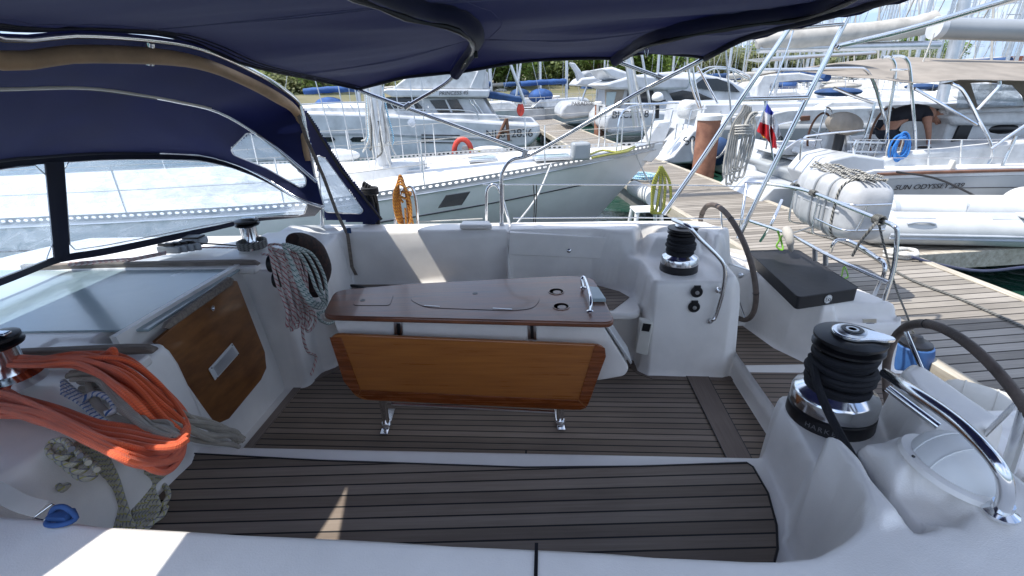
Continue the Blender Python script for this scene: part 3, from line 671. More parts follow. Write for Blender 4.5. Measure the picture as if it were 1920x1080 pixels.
M['woodd'] = mat('brown_trim', (.18, .08, .045), .6, var=.2)
M['rw'] = rope('white_rope', (.62, .61, .57)); M['ry'] = rope('yellow_rope', (.45, .42, .06), (.2, .22, .04), 40)
M['rb'] = rope('blue_rope', (.03, .22, .62)); M['rlb'] = rope('light_blue_rope', (.05, .38, .6), (.7, .75, .78), 30)
M['ro'] = rope('orange_yellow_rope', (.72, .33, .04), (.35, .1, .02), 40); M['rk'] = rope('dark_rope', (.012, .013, .016)); M['rg'] = rope('grey_rope', (.20, .20, .18), (.04, .04, .04), 40)
M['fend'] = mat('white_fender', (.66, .67, .66), .4, var=.06, scale=5)
rnd = random.Random(11)
def pp(par, nm, pts, Y, dep, mt, bevel=0, sm=True, seg=2):
    """a solid whose side profile is read at depth Y and which runs dep metres away from us"""
    return MB().prism([P(x, y, Y=Y) for x, y in pts], V((0, dep, 0))).build(nm, M[mt] if isinstance(mt, str) else mt, par, bevel=bevel, smooth=sm, seg=seg)
def pt(par, nm, pts, Y, r, mt, n=8, c=5, ys=None):
    """a tube traced at depth Y (or one depth per point)"""
    g = [P(x, y, Y=(ys[i] if ys else Y)) for i, (x, y) in enumerate(pts)]
    return MB().tube(cr(g, c) if len(g) > 2 else g, r, n).build(nm, M[mt] if isinstance(mt, str) else mt, par)
# ================================================================== the white sloop on our far side
M['hullsl'] = mat('sloop_hull', (.76, .76, .75), .3, var=.05, scale=1.2, coat=.3); M['decksl'] = mat('sloop_deck', (.66, .66, .64), .5, var=.10, scale=4, bump=.15)
SL = thing('sloop', (2.0, 8.8, -.6), 'long white flush-deck sloop with perforated toe rail, its bow over the pontoon', 'sailboat')
S0 = V((2.76, 8.85, 0)); SD = V((-1, -.09, 0)).normalized(); SN = V((SD.y, -SD.x, 0)); SN = SN if SN.y < 0 else -SN
def hb(s): s = max(0, min(14, s)); return 2.2*(1 - max(0, 1 - s/7.0)**1.9) * (1 - .12*max(0, (s-8)/6))
def zs(s): return .72 - .30*min(1, s/5.5)
def sp_(s, side=1, z=None, w=1.0): return S0 + SD*s + SN*hb(s)*side*w + ZV*(zs(s) if z is None else z)
ss = [0, .15, .4, .8, 1.3, 2, 3, 4, 5, 6, 7, 8.5, 10, 12, 14]
rings = []
lv = [(0, 1), (.12, .995), (.3, .96), (.55, .88), (.8, .72), (1.0, .45), (1.05, 0)]
for s in ss:
    ring = []; zz = zs(s)
    for side in (1, -1):
        L_ = []
        for f, w in lv:
            z = zz - f*(zz + 1.0); sh = s + 1.55*f*max(0, 1 - s/10)
            L_.append(S0 + SD*sh + SN*(hb(s)*side*w*(1 - .25*f*(s < 3)*(1-s/3))) + ZV*z)
        ring += L_ if side == 1 else L_[::-1]
    rings.append(ring)
MB().loft(rings, closed=False, caps=False).build('hull', M['hullsl'], SL)
g = [[sp_(s, w_, zs(s) + .05*(1 - w_*w_) - .01) for w_ in (-1, -.6, -.2, .2, .6, 1)] for s in ss]
MB().sheet(g).build('deck', M['decksl'], SL)
# deck house moulding, low
g2s = [(4.2, .1), (4.6, .5), (5.5, .85), (7, 1.1), (9, 1.2), (12, 1.2)]
rg_ = []
for s, w in g2s:
    base_ = S0 + SD*s + ZV*(zs(s) + .02); rg_.append([base_ + SN*w, base_ + SN*w*.88 + ZV*.16, base_ + SN*w*.3 + ZV*.2, base_ - SN*w*.3 + ZV*.2, base_ - SN*w*.88 + ZV*.16, base_ - SN*w])
MB().loft(rg_, closed=True).build('coachroof', M['decksl'], SL)
# perforated toe rail
m_, nt, p_ = newmat('perforated_rail'); uvn = N(nt, 'UVMap'); spn = N(nt, 'SeparateXYZ'); nt.links.new(uvn.outputs[0], spn.inputs[0])
def mm(op, a_, c_=None, nt=nt):
    k = N(nt, 'Math', operation=op)
    for i, w_ in enumerate((a_, c_)):
        if w_ is None: continue
        if isinstance(w_, (int, float)): k.inputs[i].default_value = w_
        else: nt.links.new(w_, k.inputs[i])
    return k.outputs[0]
fx = mm('SUBTRACT', mm('FRACT', mm('MULTIPLY', spn.outputs[0], 155.0)), .5); fy = mm('SUBTRACT', spn.outputs[1], .55)
dd_ = mm('ADD', mm('POWER', mm('MULTIPLY', fx, 3.3), 2.0), mm('POWER', mm('MULTIPLY', fy, 5.2), 2.0)); hole = mm('LESS_THAN', dd_, 1.0)
trn = N(nt, 'BsdfTransparent'); mxs = N(nt, 'MixShader'); nt.links.new(hole, mxs.inputs[0]); nt.links.new(p_.outputs[0], mxs.inputs[1]); nt.links.new(trn.outputs[0], mxs.inputs[2]); nt.links.new(mxs.outputs[0], nt.nodes['Material Output'].inputs[0])
p_.inputs['Base Color'].default_value = (.42, .42, .42, 1); p_.inputs['Metallic'].default_value = .5; p_.inputs['Roughness'].default_value = .45; M['perf'] = m_
sl_ = [i*.25 for i in range(0, 57)]
for side in (1, -1):
    MB().sheet([[sp_(s, side, zs(s) - .01) for s in sl_], [sp_(s, side, zs(s) + .075) for s in sl_]]).build('toe_rail', M['perf'], SL)
    MB().tube([sp_(s, side, zs(s) - .045) + SN*.012*side for s in sl_], [.014]*len(sl_), 6).build('rubbing_strake', M['alu'], SL)
def hullline(f, r, nm, mt, s0=.3, s1=13):
    pts = []
    for i in range(40):
        s = s0 + (s1-s0)*i/39; zz = zs(s); z = zz - f*(zz+1.0); w = np.interp(f, [l[0] for l in lv], [l[1] for l in lv])
        pts.append(S0 + SD*(s + 1.55*f*max(0, 1 - s/10)) + SN*(hb(s)*w*(1 - .25*f*(s < 3)*(1-s/3)) + .006) + ZV*z)
    MB().tube(pts, r, 6).build(nm, M[mt], SL)
hullline(.26, .010, 'hull_stripe', 'ink', 1.2); hullline(.80, .028, 'boot_stripe', 'ink', 1.6); hullline(.86, .012, 'boot_stripe', 'ink', 1.8)
# hull port light
for i0, i1 in (((820, 390), (876, 356)),):
    wn = [PL(x, y, sp_(4.6, 1) , SN) for x, y in [(821, 389), (836, 365), (882, 358), (866, 383)]]
    MB().prism([p + SN*.02 for p in wn], SN*.03).build('hull_window', M['dkglass'], SL, bevel=.004)
MB().prism([PL(x, y, S0 + SD*.2 + SN*.10, SN) for x, y in [(1190, 300), (1196, 272), (1245, 268), (1236, 290), (1222, 304)]], -SN*.22).build('bow_roller', M['alu'], SL, bevel=.01)
MB().loft([[V(p) for p in r_] for r_ in [[P(1228, 268, Y=8.8), P(1252, 262, Y=8.8), P(1240, 280, Y=8.8)], [P(1200, 300, Y=8.95), P(1236, 285, Y=8.95), P(1222, 300, Y=8.9)]]]).build('anchor', M['steel2'], SL, bevel=.004)
# mast, shrouds, furled lines
mb_ = P(722, 318, z=.58); mt_ = mb_ + ZV*15.5
MB().tube([mb_, mt_], .125, 16).build('mast', M['alu'], SL)
MB().lathe(P(772, 231, Y=mb_.y - .14), V((.1, -1, .1)), [(.06, -.05), (.06, 0), (.035, .02), (.035, .05), (.06, .06), (.02, .065)], 18).build('mast_winch', M['alu'], SL)
for (x0, y0, x1, y1, dy) in [(640, 318, 585, 130, .6), (668, 330, 628, 130, -.6), (697, 335, 653, 100, -.9), (757, 300, 735, 100, .7), (790, 330, 772, 180, -.9), (800, 322, 792, 180, -.7), (700, 345, 730, 60, -1.1)]:
    a_ = P(x0, y0, z=zs(5)+.02); c_ = P(x1, y1, Y=a_.y); d_ = (c_ - a_).normalized(); MB().rod(a_, a_ + d_*7, .009, 6).build('shroud', M['steel2'], SL)
# forestay up from the bow
MB().tube([S0 + SD*.25 + ZV*.75, S0 + SD*.25 + ZV*.75 + (mt_ - S0 - SD*.25)*.9], .022, 8).build('furled_forestay', M['rw'], SL)
for i, (x, y) in enumerate([(668, 388), (705, 372), (853, 340), (1038, 312)]): pass
for side in (1, -1):
    tops = []
    for s in (.9, 2.3, 4.1, 5.9, 7.8, 9.6, 11.5):
        p0 = sp_(s, side, zs(s) + .02, .98); p1 = p0 + ZV*.62; tops.append(p1); MB().rod(p0, p1, .011, 8).build('stanchion', M['steel'], SL)
    for dz in (0, -.3):
        MB().tube([S0 + SD*.1 + SN*side*.15 + ZV*(1.35 + dz)] + [p + ZV*dz for p in tops], .0045, 6).build('lifeline', M['tarp'], SL)
pu = [sp_(1.0, 1, zs(1)+.02), sp_(.9, 1, 1.36), sp_(.1, 1, 1.42) + SN*.1, S0 - SD*.25 + ZV*1.42, sp_(.1, -1, 1.42) - SN*.1, sp_(.9, -1, 1.36), sp_(1, -1, zs(1)+.02)]
MB().tube(cr(pu, 5), .0125, 8).build('pulpit', M['steel'], SL)
for s in (.3,):
    for side in (1, -1): MB().rod(sp_(s, side, zs(s)), sp_(s, side, 1.4) + SN*.1*side, .011, 8).build('pulpit_leg', M['steel'], SL)
def hatch_on(x, y, w, h, nm='deck_hatch', z=.52):
    c_ = P(x, y, z=z); MB().box(c_ + ZV*.02, (w, h, .05), (SD, SN, ZV)).build(nm, M['alu'], SL, bevel=.01)
    MB().box(c_ + ZV*.047, (w-.09, h-.09, .012), (SD, SN, ZV)).build('hatch_pane', M['hatch'], SL, bevel=.004)
hatch_on(762, 320, .55, .5); hatch_on(905, 300, .5, .45, z=.6); hatch_on(1035, 297, .62, .42, z=.66); hatch_on(560, 345, .5, .5, z=.5)
MB().box(P(1088, 283, z=.84), (.28, .22, .26), (SD, SN, ZV)).build('windlass', M['hullg'], SL, bevel=.04, seg=3)
MB().lathe(P(1098, 280, z=.84), SN, [(.1, -.16), (.1, -.2), (.05, -.22), (.05, -.26), (.1, -.28), (.02, -.29)], 18).build('windlass_drum', M['steel2'], SL)
# sheaf of halyards tied round the mast foot
for i in range(13):
    a0 = rnd.uniform(0, 6.28); rr = .13 + rnd.uniform(0, .06); x0 = math.cos(a0)*rr; y0 = -abs(math.sin(a0)*rr) if i % 3 else math.sin(a0)*rr; h = rnd.uniform(.7, 1.5)
    col = rnd.choice(['rw', 'rw', 'rg', 'rlb', 'rw'])
    pts = [mb_ + V((x0*1.5 + rnd.uniform(-.1, .1), y0*1.5, .02 + rnd.uniform(0, .5))), mb_ + V((x0*1.3, y0*1.3, h*.4)), mb_ + V((x0, y0, h*.7)), mb_ + V((x0*.8, y0*.8, h))]
    MB().tube(cr(pts, 6), .014, 6).build('halyard', M[col], SL)
# things lying on its deck and rails
def coil(c, ax_u, ax_v, ru, rv, turns, r, mt, jit=.08, wob=None, seed=1, droop=0):
    """a hank of rope: loose loops in the plane of two axes"""
    R_ = random.Random(seed); pts = []; n_ = 22; nrm = V(ax_u).cross(V(ax_v)).normalized()
    for k in range(int(turns*n_)):
        t = k/n_; f = 2*PI*t; j = 1 + jit*math.sin(t*5.1 + seed); jj = 1 + jit*math.cos(t*3.7 + seed*2)
        pts.append(V(c) + V(ax_u)*(ru*j*math.cos(f) + jit*ru*math.sin(2.3*t)) + V(ax_v)*(rv*jj*math.sin(f)) + nrm*(r*1.6*math.sin(t*4.3 + seed)))
    return MB().tube(pts, r, 7)
X_ = V((1, 0, 0)); Y_ = V((0, 1, 0))
lr_ = P(868, 286, Y=10.4)
t_ = tag(MB().tube([lr_ + X_*.18*math.cos(a_) + ZV*.27*math.sin(a_) for a_ in [i*2*PI/24 - PI/2 + .35 for i in range(22)]], .055, 10).build('horseshoe_buoy', M['red']), 'red and cream horseshoe lifebuoy hung on the sloop\'s far lifelines', 'lifebuoy')
MB().prism([P(x, y, Y=10.44) for x, y in [(866, 274), (885, 272), (890, 288), (878, 300), (864, 300)]], Y_*.06).build('buoy_cover', M['cream'], t_, bevel=.02)
tag(MB().ell(P(915, 285, Y=10.7), (.42, .13, .13), n=14, m=12).build('deck_fender', M['fend']), 'white fender lying along the sloop\'s far rail behind the lifebuoy', 'fender')
tag(MB().ell(P(630, 292, Y=10.3), (.5, .14, .14), n=14, m=12).build('deck_fender', M['fend']), 'white fender on the sloop\'s far rail left of the mast', 'fender')
yl = [P(x, y, Y=10.2) for x, y in [(880, 280), (900, 284), (925, 296), (945, 298)]]
tag(MB().tube(cr(yl, 5), .016, 6).build('yellow_strap', M['ry']), 'yellow strap running aft of the lifebuoy over the sloop\'s white deck', 'strap')
yl = [P(x, y, z=.76) for x, y in [(1105, 290), (1130, 282), (1160, 285), (1190, 275), (1175, 284), (1140, 290), (1110, 296)]]
tag(MB().tube(cr(yl, 6), .018, 6).build('mooring_line', M['ry']), 'yellow mooring line flaked on the sloop\'s foredeck by the windlass', 'rope')
# its mooring lines down to the pontoon
for i, (a_, c_, lb) in enumerate([((1205, 290), (1238, 362), 'pale mooring line from the sloop\'s bow down to the pontoon edge'), ((1078, 318), (965, 425), 'slack white line from the sloop\'s toe rail down towards our yacht')]):
    A_ = sp_(.6 if i == 0 else 2.2, 1, zs(1)); Z_ = P(*c_, z=-.06) if i == 0 else P(*c_, Y=4.6)
    mid = A_.lerp(Z_, .5) - ZV*.1
    tag(MB().tube(cr([A_, mid, Z_], 8), .013, 7).build('mooring_line', M['rw']), lb, 'rope')
# hanks on our own guard rail posts are in the gear section
# ================================================================== motor yacht beyond the sloop
MY = thing('motor_yacht', (-3, 20, -.6), 'white flybridge motor yacht with dark side windows, moored beyond the sloop', 'motor yacht')
Yh = 19.2
def shf(x, y): return (x, y)
hx = [(430, 214), (560, 209), (690, 212), (850, 222), (985, 231), (1012, 232), (1014, 250), (1000, 268), (988, 276), (700, 300), (430, 305)]
pp(MY, 'hull', hx, Yh, 4.3, 'hullw', bevel=.12, seg=3)
pp(MY, 'hull_band', [(430, 249), (700, 250), (960, 262), (960, 265), (700, 254), (430, 254)], Yh-.03, .02, 'rubberg')
for k, yy in enumerate((252, 259, 266)): pp(MY, 'hull_grille', [(790, yy), (862, yy+1), (862, yy+3), (790, yy+2)], Yh-.04, .02, 'ink')
for x0 in (600, 656): pp(MY, 'porthole', [(x0, 261), (x0+6, 257), (x0+24, 257), (x0+28, 261), (x0+24, 266), (x0+4, 266)], Yh-.04, .02, 'dkglass')
pp(MY, 'foredeck', [(470, 205), (600, 198), (720, 199), (790, 205), (900, 225), (860, 228), (560, 216)], Yh+.5, 3.2, 'deckw', bevel=.08)
pp(MY, 'saloon', [(715, 205), (728, 183), (905, 183), (935, 232), (740, 226)], Yh+.6, 3.0, 'hullw', bevel=.06)
pp(MY, 'windscreen', [(712, 203), (724, 182), (774, 184), (798, 207), (790, 210), (722, 207)], Yh+.5, 3.15, 'dkglass', bevel=.02)
pp(MY, 'side_window', [(805, 188), (857, 186), (872, 210), (822, 211)], Yh+.55, .05, 'dkglass', bevel=.01)
pp(MY, 'window_bar', [(834, 187), (837, 187), (849, 211), (845, 211)], Yh+.52, .04, 'hullw')
pp(MY, 'side_deck_moulding', [(790, 212), (930, 214), (945, 236), (800, 234)], Yh+.2, .3, 'hullw', bevel=.05)
pp(MY, 'flybridge', [(712, 170), (726, 166), (918, 168), (916, 183), (735, 182)], Yh+.3, 3.6, 'hullw', bevel=.06)
pp(MY, 'flybridge_screen', [(735, 166), (766, 141), (800, 134), (910, 131), (912, 168)], Yh+.5, 3.2, 'deckw', bevel=.06)
pp(MY, 'radar_arch', [(880, 166), (896, 130), (912, 128), (905, 168)], Yh+.4, .3, 'hullw', bevel=.04)
pp(MY, 'cockpit_awning', [(872, 171), (925, 173), (980, 183), (979, 193), (925, 186), (880, 180)], Yh+.7, 2.8, 'dblue', bevel=.05)
for xx in (905, 912): pt(MY, 'ladder_rail', [(xx-25, 186), (xx, 222)], Yh+.4, .03, 'steel2')
pt(MY, 'guard_rail', [(560, 196), (640, 192), (760, 193), (780, 206)], Yh+.2, .022, 'steel2')
pt(MY, 'guard_rail', [(740, 205), (880, 208), (900, 232)], Yh+.1, .022, 'steel2')
for xx in (625, 668, 745, 812): pt(MY, 'rail_post', [(xx, 212), (xx-12, 196)], Yh+.2, .018, 'steel2')
a_ = P(890, 174.6, Y=Yh+.29); text('name_lettering', 'PRINCESS 45', P(850, 174.6, Y=Yh+.27), X_, ZV, .19, M['ink'], MY, shear=.25, sx=1.05)
text('registration_lettering', 'NI 812836', P(955, 251, Y=Yh-.04), X_ - ZV*.0, ZV, .42, M['ink'], MY)
# wooden gangway frame on its quarter
for q_ in ([(932, 262), (950, 222)], [(950, 222), (954, 264)], [(938, 246), (953, 246)]): pt(MY, 'gangway_frame', q_, Yh-.3, .06, 'woodd')
tag(pt(None, 'stern_lifebuoy', [(976, 196), (979, 206), (976, 214), (973, 206), (976, 196)], Yh+.8, .09, 'red'), 'small red lifebuoy at the motor yacht\'s stern rail', 'lifebuoy')
# ================================================================== piles
def pile(px_, base, top, r, lb, grp=None):
    c_ = P(px_, base, z=ZD); c_.z = -1.4; h = P(px_, top, Y=c_.y).z + 1.4
    t_ = thing('mooring_pile', (c_.x, c_.y, -1.4), lb, 'pile')
    MB().lathe(c_, ZV, [(r, 0), (r, h-.12), (r*.99, h-.12)], 28).build('shaft', M['pile'], t_)
    MB().lathe(c_ + ZV*(h-.12), ZV, [(r*1.08, 0), (r*1.1, .03), (r*1.1, .09), (r*.95, .12), (.001, .125)], 28).build('cap', M['white'], t_)
    return t_
pile(1318, 322, 214, .235, 'thick rust-brown steel pile with a white cap, nearest on the pontoon')
p2 = pile(1124, 248, 190, .22, 'rust-brown pile carrying a small letter sign')
ps = P(1128, 206, Y=20.35); MB().prism([ps + V((-.2, 0, -.2)), ps + V((.2, 0, -.2)), ps + V((.2, 0, .2)), ps + V((-.2, 0, .2))], Y_*.03).build('sign', M['white'], p2, bevel=.01)
text('sign_lettering', 'D', ps + V((0, -.012, 0)), X_, ZV, .36, M['ink'], p2)
pile(1043, 218, 179, .22, 'rust-brown pile behind the lettered one, further along the pontoon')
pile(1007, 200, 172, .22, 'farthest short brown pile at the end of the pontoon walkway')
# ================================================================== boats in the middle distance
# white cruiser with swept black windows
MC = thing('motor_cruiser', P(1310, 230, Y=22), 'sleek white motor cruiser with swept black side windows behind the capped pile', 'motor boat')
Yc = 20.5
pp(MC, 'hull', [(1180, 205), (1230, 196), (1450, 190), (1520, 196), (1500, 240), (1180, 250)], Yc, 4.2, 'hullw', bevel=.15, seg=3)
pp(MC, 'upper_moulding', [(1205, 205), (1215, 168), (1275, 140), (1320, 138), (1370, 148), (1420, 176), (1480, 195), (1440, 205)], Yc+.4, 3.4, 'hullw', bevel=.25, seg=4)
pp(MC, 'coachroof', [(1180, 160), (1190, 142), (1260, 134), (1330, 138), (1310, 150), (1250, 165)], Yc+.7, 2.8, 'hullw', bevel=.1, seg=3)
pp(MC, 'upper_window', [(1304, 158), (1318, 148), (1345, 147), (1372, 157), (1388, 173), (1340, 170), (1308, 165)], Yc+.33, .06, 'dkglass', bevel=.01)
pp(MC, 'lower_window', [(1243, 190), (1256, 175), (1280, 169), (1310, 174), (1338, 186), (1300, 189)], Yc+.33, .06, 'dkglass', bevel=.01)
pt(MC, 'bow_rail', [(1300, 140), (1330, 126), (1370, 128), (1400, 140), (1412, 150)], Yc+.6, .03, 'steel')
pt(MC, 'bow_rail', [(1304, 150), (1335, 130), (1372, 132), (1398, 146), (1412, 150)], Yc+.4, .03, 'steel')
for xx in (1345, 1372): pt(MC, 'rail_post', [(xx, 130), (xx+8, 150)], Yc+.5, .02, 'steel')
# flybridge boat with tan canvas
FB = thing('flybridge_boat', P(1180, 235, Y=19), 'white flybridge boat with a tan canvas side screen, right of the lettered pile', 'motor boat')
Yf = 18.5
pp(FB, 'hull', [(1135, 222), (1150, 203), (1220, 206), (1300, 212), (1300, 252), (1150, 256), (1133, 240)], Yf, 3.8, 'hullw', bevel=.12, seg=3)
pp(FB, 'rubbing_band', [(1140, 244), (1290, 247), (1290, 250), (1140, 248)], Yf-.03, .02, 'rubberg')
pp(FB, 'cabin', [(1142, 210), (1150, 165), (1250, 165), (1275, 210)], Yf+.4, 3.0, 'hullw', bevel=.08)
pp(FB, 'tan_screen', [(1134, 168), (1172, 166), (1160, 212), (1136, 210)], Yf+.33, .05, 'beige', bevel=.01)
pp(FB, 'screen_pane', [(1138, 173), (1156, 172), (1150, 198), (1136, 198)], Yf+.3, .03, 'hatch')
pp(FB, 'side_window', [(1178, 170), (1225, 170), (1232, 196), (1172, 196)], Yf+.33, .05, 'dkglass', bevel=.01)
pp(FB, 'flybridge', [(1128, 160), (1140, 155), (1190, 140), (1300, 146), (1290, 168), (1150, 168)], Yf+.1, 3.6, 'hullw', bevel=.1, seg=3)
pp(FB, 'wing_arch', [(1128, 128), (1148, 125), (1190, 140), (1200, 152), (1160, 150), (1145, 146)], Yf+.2, 3.0, 'hullw', bevel=.08)
text('registration_lettering', 'BLC2438', P(1182, 215, Y=Yf-.03), X_, ZV, .36, M['ink'], FB)
# runabout with hard top, in front of the piles
RB_ = thing('runabout', P(1090, 230, Y=23), 'white open motor boat with a rounded canopy, between the two brown piles', 'motor boat')
Yr = 22.5
pp(RB_, 'hull', [(1052, 205), (1062, 193), (1095, 190), (1122, 192), (1122, 218), (1060, 224), (1050, 220)], Yr, 3, 'hullw', bevel=.12, seg=3)
pp(RB_, 'canopy', [(1078, 160), (1090, 146), (1115, 143), (1150, 147), (1160, 160), (1120, 163)], Yr+.2, 2.6, 'hullw', bevel=.1, seg=3)
pp(RB_, 'seat_cover', [(1093, 138), (1102, 132), (1130, 133), (1134, 146), (1096, 146)], Yr+.6, 1.6, 'rubberg', bevel=.1)
pp(RB_, 'radar_arch', [(1068, 117), (1078, 118), (1096, 142), (1098, 152), (1084, 152), (1080, 136)], Yr+.3, .5, 'hullw', bevel=.04)
pt(RB_, 'canopy_strut', [(1100, 163), (1090, 192)], Yr+.3, .04, 'steel2'); pt(RB_, 'canopy_strut', [(1120, 163), (1118, 192)], Yr+.3, .04, 'steel2')
text('name_lettering', 'PARADISE', P(1092, 194.5, Y=Yr-.03), X_, ZV, .22, M['ink'], RB_)
# blue sail covers further back
def coverboat(x, y, Y, lb, colr, L_=3.6, kind='sailboat'):
    c_ = P(x, y, Y=Y); t_ = thing('sailboat', (c_.x, c_.y, -.6), lb, kind)
    o_ = V((c_.x, c_.y, -.6)); r_ = []
    for k in range(9):
        f = k/8; w_ = 1.5*math.sin(PI*(.12 + .80*f))**.7; xx = (f-.5)*L_*2
        r_.append([o_ + V((xx, -w_, 1.1)), o_ + V((xx, -w_*.75, .2)), o_ + V((xx, 0, -.3)), o_ + V((xx, w_*.75, .2)), o_ + V((xx, w_, 1.1))])
    MB().loft(r_, closed=True).build('hull', M['hullw'], t_)
    MB().prism([o_ + V((a_*L_, -.8, z_)) for a_, z_ in ((-.45, 1.1), (-.3, 1.55), (.45, 1.6), (.6, 1.1))], Y_*1.6).build('coachroof', M['deckw'], t_, bevel=.1)
    MB().tube([o_ + V((.15*L_, 0, 1.2)), o_ + V((.15*L_, 0, 13))], .09, 10).build('mast', M['alu'], t_)
    MB().tube(cr([o_ + V((.15*L_, 0, 2.5)), o_ + V((-.2*L_, 0, 2.5)), o_ + V((-.6*L_, 0, 2.45))], 6), [.15 + .015*math.sin(i*2) for i in range(13)], 12).build('sail_cover', M[colr], t_)
    MB().tube([o_ + V((.15*L_, 0, 13)), o_ + V((L_*.98, 0, 1.2))], .012, 6).build('forestay', M['steel2'], t_); MB().tube([o_ + V((.15*L_, 0, 13)), o_ + V((-L_*.98, 0, 1.2))], .012, 6).build('backstay', M['steel2'], t_)
    for s_ in (-1, 1): MB().tube([o_ + V((.15*L_, 0, 12)), o_ + V((.12*L_, 1.35*s_, 1.1))], .012, 6).build('shroud', M['steel2'], t_)
    for s_ in (-1, 1):
        P0 = [o_ + V(((k/5-.42)*L_*2*.85, s_*1.3*math.sin(PI*(.14 + .14*k))**.7, 1.1)) for k in range(6)]
        for p_0 in P0: MB().rod(p_0, p_0 + ZV*.6, .016, 5).build('stanchion', M['steel2'], t_)
        for dz_ in (.6, .32): MB().tube([p_0 + ZV*dz_ for p_0 in P0], .009, 5).build('lifeline', M['tarp'], t_)
    MB().ell(o_ + V((-.28*L_, 0, 1.75)), (.75, .75, .42), n=12, m=8).build('sprayhood', M[colr], t_)
    return t_
coverboat(1045, 190, 31, 'sailboat with a royal blue sail cover beyond the runabout', 'blue')
coverboat(655, 195, 26, 'sailboat under a bright blue cover, left of the sloop\'s mast', 'blue')
coverboat(1000, 186, 38, 'sailboat with a slate blue sail cover near the walkway end', 'dblue')
coverboat(905, 200, 30, 'sailboat with a dark blue sail cover behind the flybridge yacht', 'dblue')
for x_, y_, Y_d, lb_, cl_ in ((1215, 172, 34, 'sailboat with an off-white sail cover behind the flybridge boat', 'tarp'), (1345, 176, 33, 'sailboat with a dark blue cover behind the black-windowed cruiser', 'dblue'), (1430, 168, 30, 'sailboat with an off-white cover seen between our gantry legs', 'tarp'), (1500, 160, 36, 'sailboat with a bright blue cover seen right of our gantry', 'blue'), (960, 180, 46, 'distant sailboat with an off-white cover past the flybridge yacht', 'tarp'), (1120, 172, 48, 'distant sailboat with a dark blue cover above the runabout', 'dblue'), (1260, 165, 50, 'distant sailboat with an off-white cover above the cruiser', 'tarp'), (760, 186, 40, 'distant sailboat with an off-white cover behind the flybridge yacht cabin', 'tarp')):
    coverboat(x_, y_, Y_d, lb_, cl_)
# bare poles and steel awning frames standing among the boats
for k_, (xa, ya, xb, yb, Yk, r_) in enumerate([(960, 128, 985, 195, 17, .05), (975, 130, 968, 180, 17.2, .035), (1177, 120, 1192, 240, 12, .06), (1182, 118, 1200, 235, 12.4, .03), (1205, 112, 1220, 205, 13, .03)]):
    tag(MB().tube([P(xa, ya, Y=Yk) + (P(xa, ya, Y=Yk)-P(xb, yb, Y=Yk))*.6, P(xb, yb, Y=Yk)], r_, 10).build('awning_pole', M['alu']), ('pale pole left of the walkway, the thicker one', 'pale pole left of the walkway, the thinner one', 'thick grey pole leaning beside the tan canvas screen', 'thin pole beside the thick leaning one', 'thin pole left of the outboard motor')[k_], 'pole')
# tender motors and clutter: outboard on the rail of the stern in the middle
SB = thing('sailboat', P(1275, 310, Y=13), 'white sailboat stern with an open transom ladder, left of the capped pile', 'sailboat')
Ys = 12.6
pp(SB, 'hull', [(1262, 300), (1250, 306), (1310, 246), (1322, 196), (1560, 192), (1560, 330), (1340, 318)], Ys+.9, 3.2, 'hullw', bevel=.1, seg=3)
pp(SB, 'transom', [(1240, 302), (1262, 292), (1300, 245), (1318, 238), (1320, 280), (1296, 306), (1262, 308)], Ys, 1.2, 'hullw', bevel=.05, seg=3)
pp(SB, 'transom_side', [(1213, 262), (1235, 228), (1262, 226), (1248, 262), (1232, 292), (1216, 288)], Ys+2.6, .5, 'hullw', bevel=.05, seg=3)
pp(SB, 'transom_floor', [(1205, 295), (1240, 275), (1290, 290), (1262, 306)], Ys+1, 2.0, 'deckw', bevel=.03)
text('name_lettering', 'So', P(1293, 262, Y=Ys-.01), X_*.9 + ZV*.5, ZV, .3, M['ink'], SB)
for xx in (1270, 1282): pt(SB, 'ladder_rail', [(xx, 232), (xx-6, 272)], Ys+.7, .018, 'steel')
for k in range(4): pt(SB, 'ladder_rung', [(1269-k*1.5, 238+k*9), (1281-k*1.5, 239+k*9)], Ys+.7, .014, 'steel')
for xa, xb in ((1228, 1262), (1262, 1298), (1298, 1325)): pt(SB, 'guard_rail', [(xa, 208), (xb, 203)], Ys+.5, .016, 'steel')
for xx in (1230, 1262, 1297): pt(SB, 'rail_post', [(xx-8, 240), (xx, 206)], Ys+.5, .016, 'steel')
for xs in ([(1290, 120), (1296, 160), (1312, 205)], [(1298, 120), (1304, 160), (1316, 205)], [(1308, 124), (1322, 150), (1356, 212)]): pt(SB, 'gantry_leg', xs, Ys+1, .028, 'steel')
pp(SB, 'dinghy_cover', [(1284, 214), (1288, 192), (1304, 186), (1318, 192), (1318, 222), (1288, 226)], Ys+1.3, .8, 'deckw', bevel=.12, seg=3)
OB = thing('outboard_motor', P(1232, 190, Y=12.8), 'small outboard motor with white cowl and dark band on the stern rail', 'outboard motor')
MB().ell(P(1233, 183, Y=12.8), (.14, .17, .13)).build('cowl', M['white'], OB); MB().lathe(P(1233, 189, Y=12.8) - ZV*.05, ZV, [(.12, 0), (.13, .03), (.13, .06), (.12, .08)], 16).build('cowl_band', M['black'], OB)
pt(OB, 'shaft', [(1233, 196), (1232, 222)], 12.8, .05, 'black'); pt(OB, 'tiller', [(1238, 190), (1248, 188)], 12.75, .02, 'black')
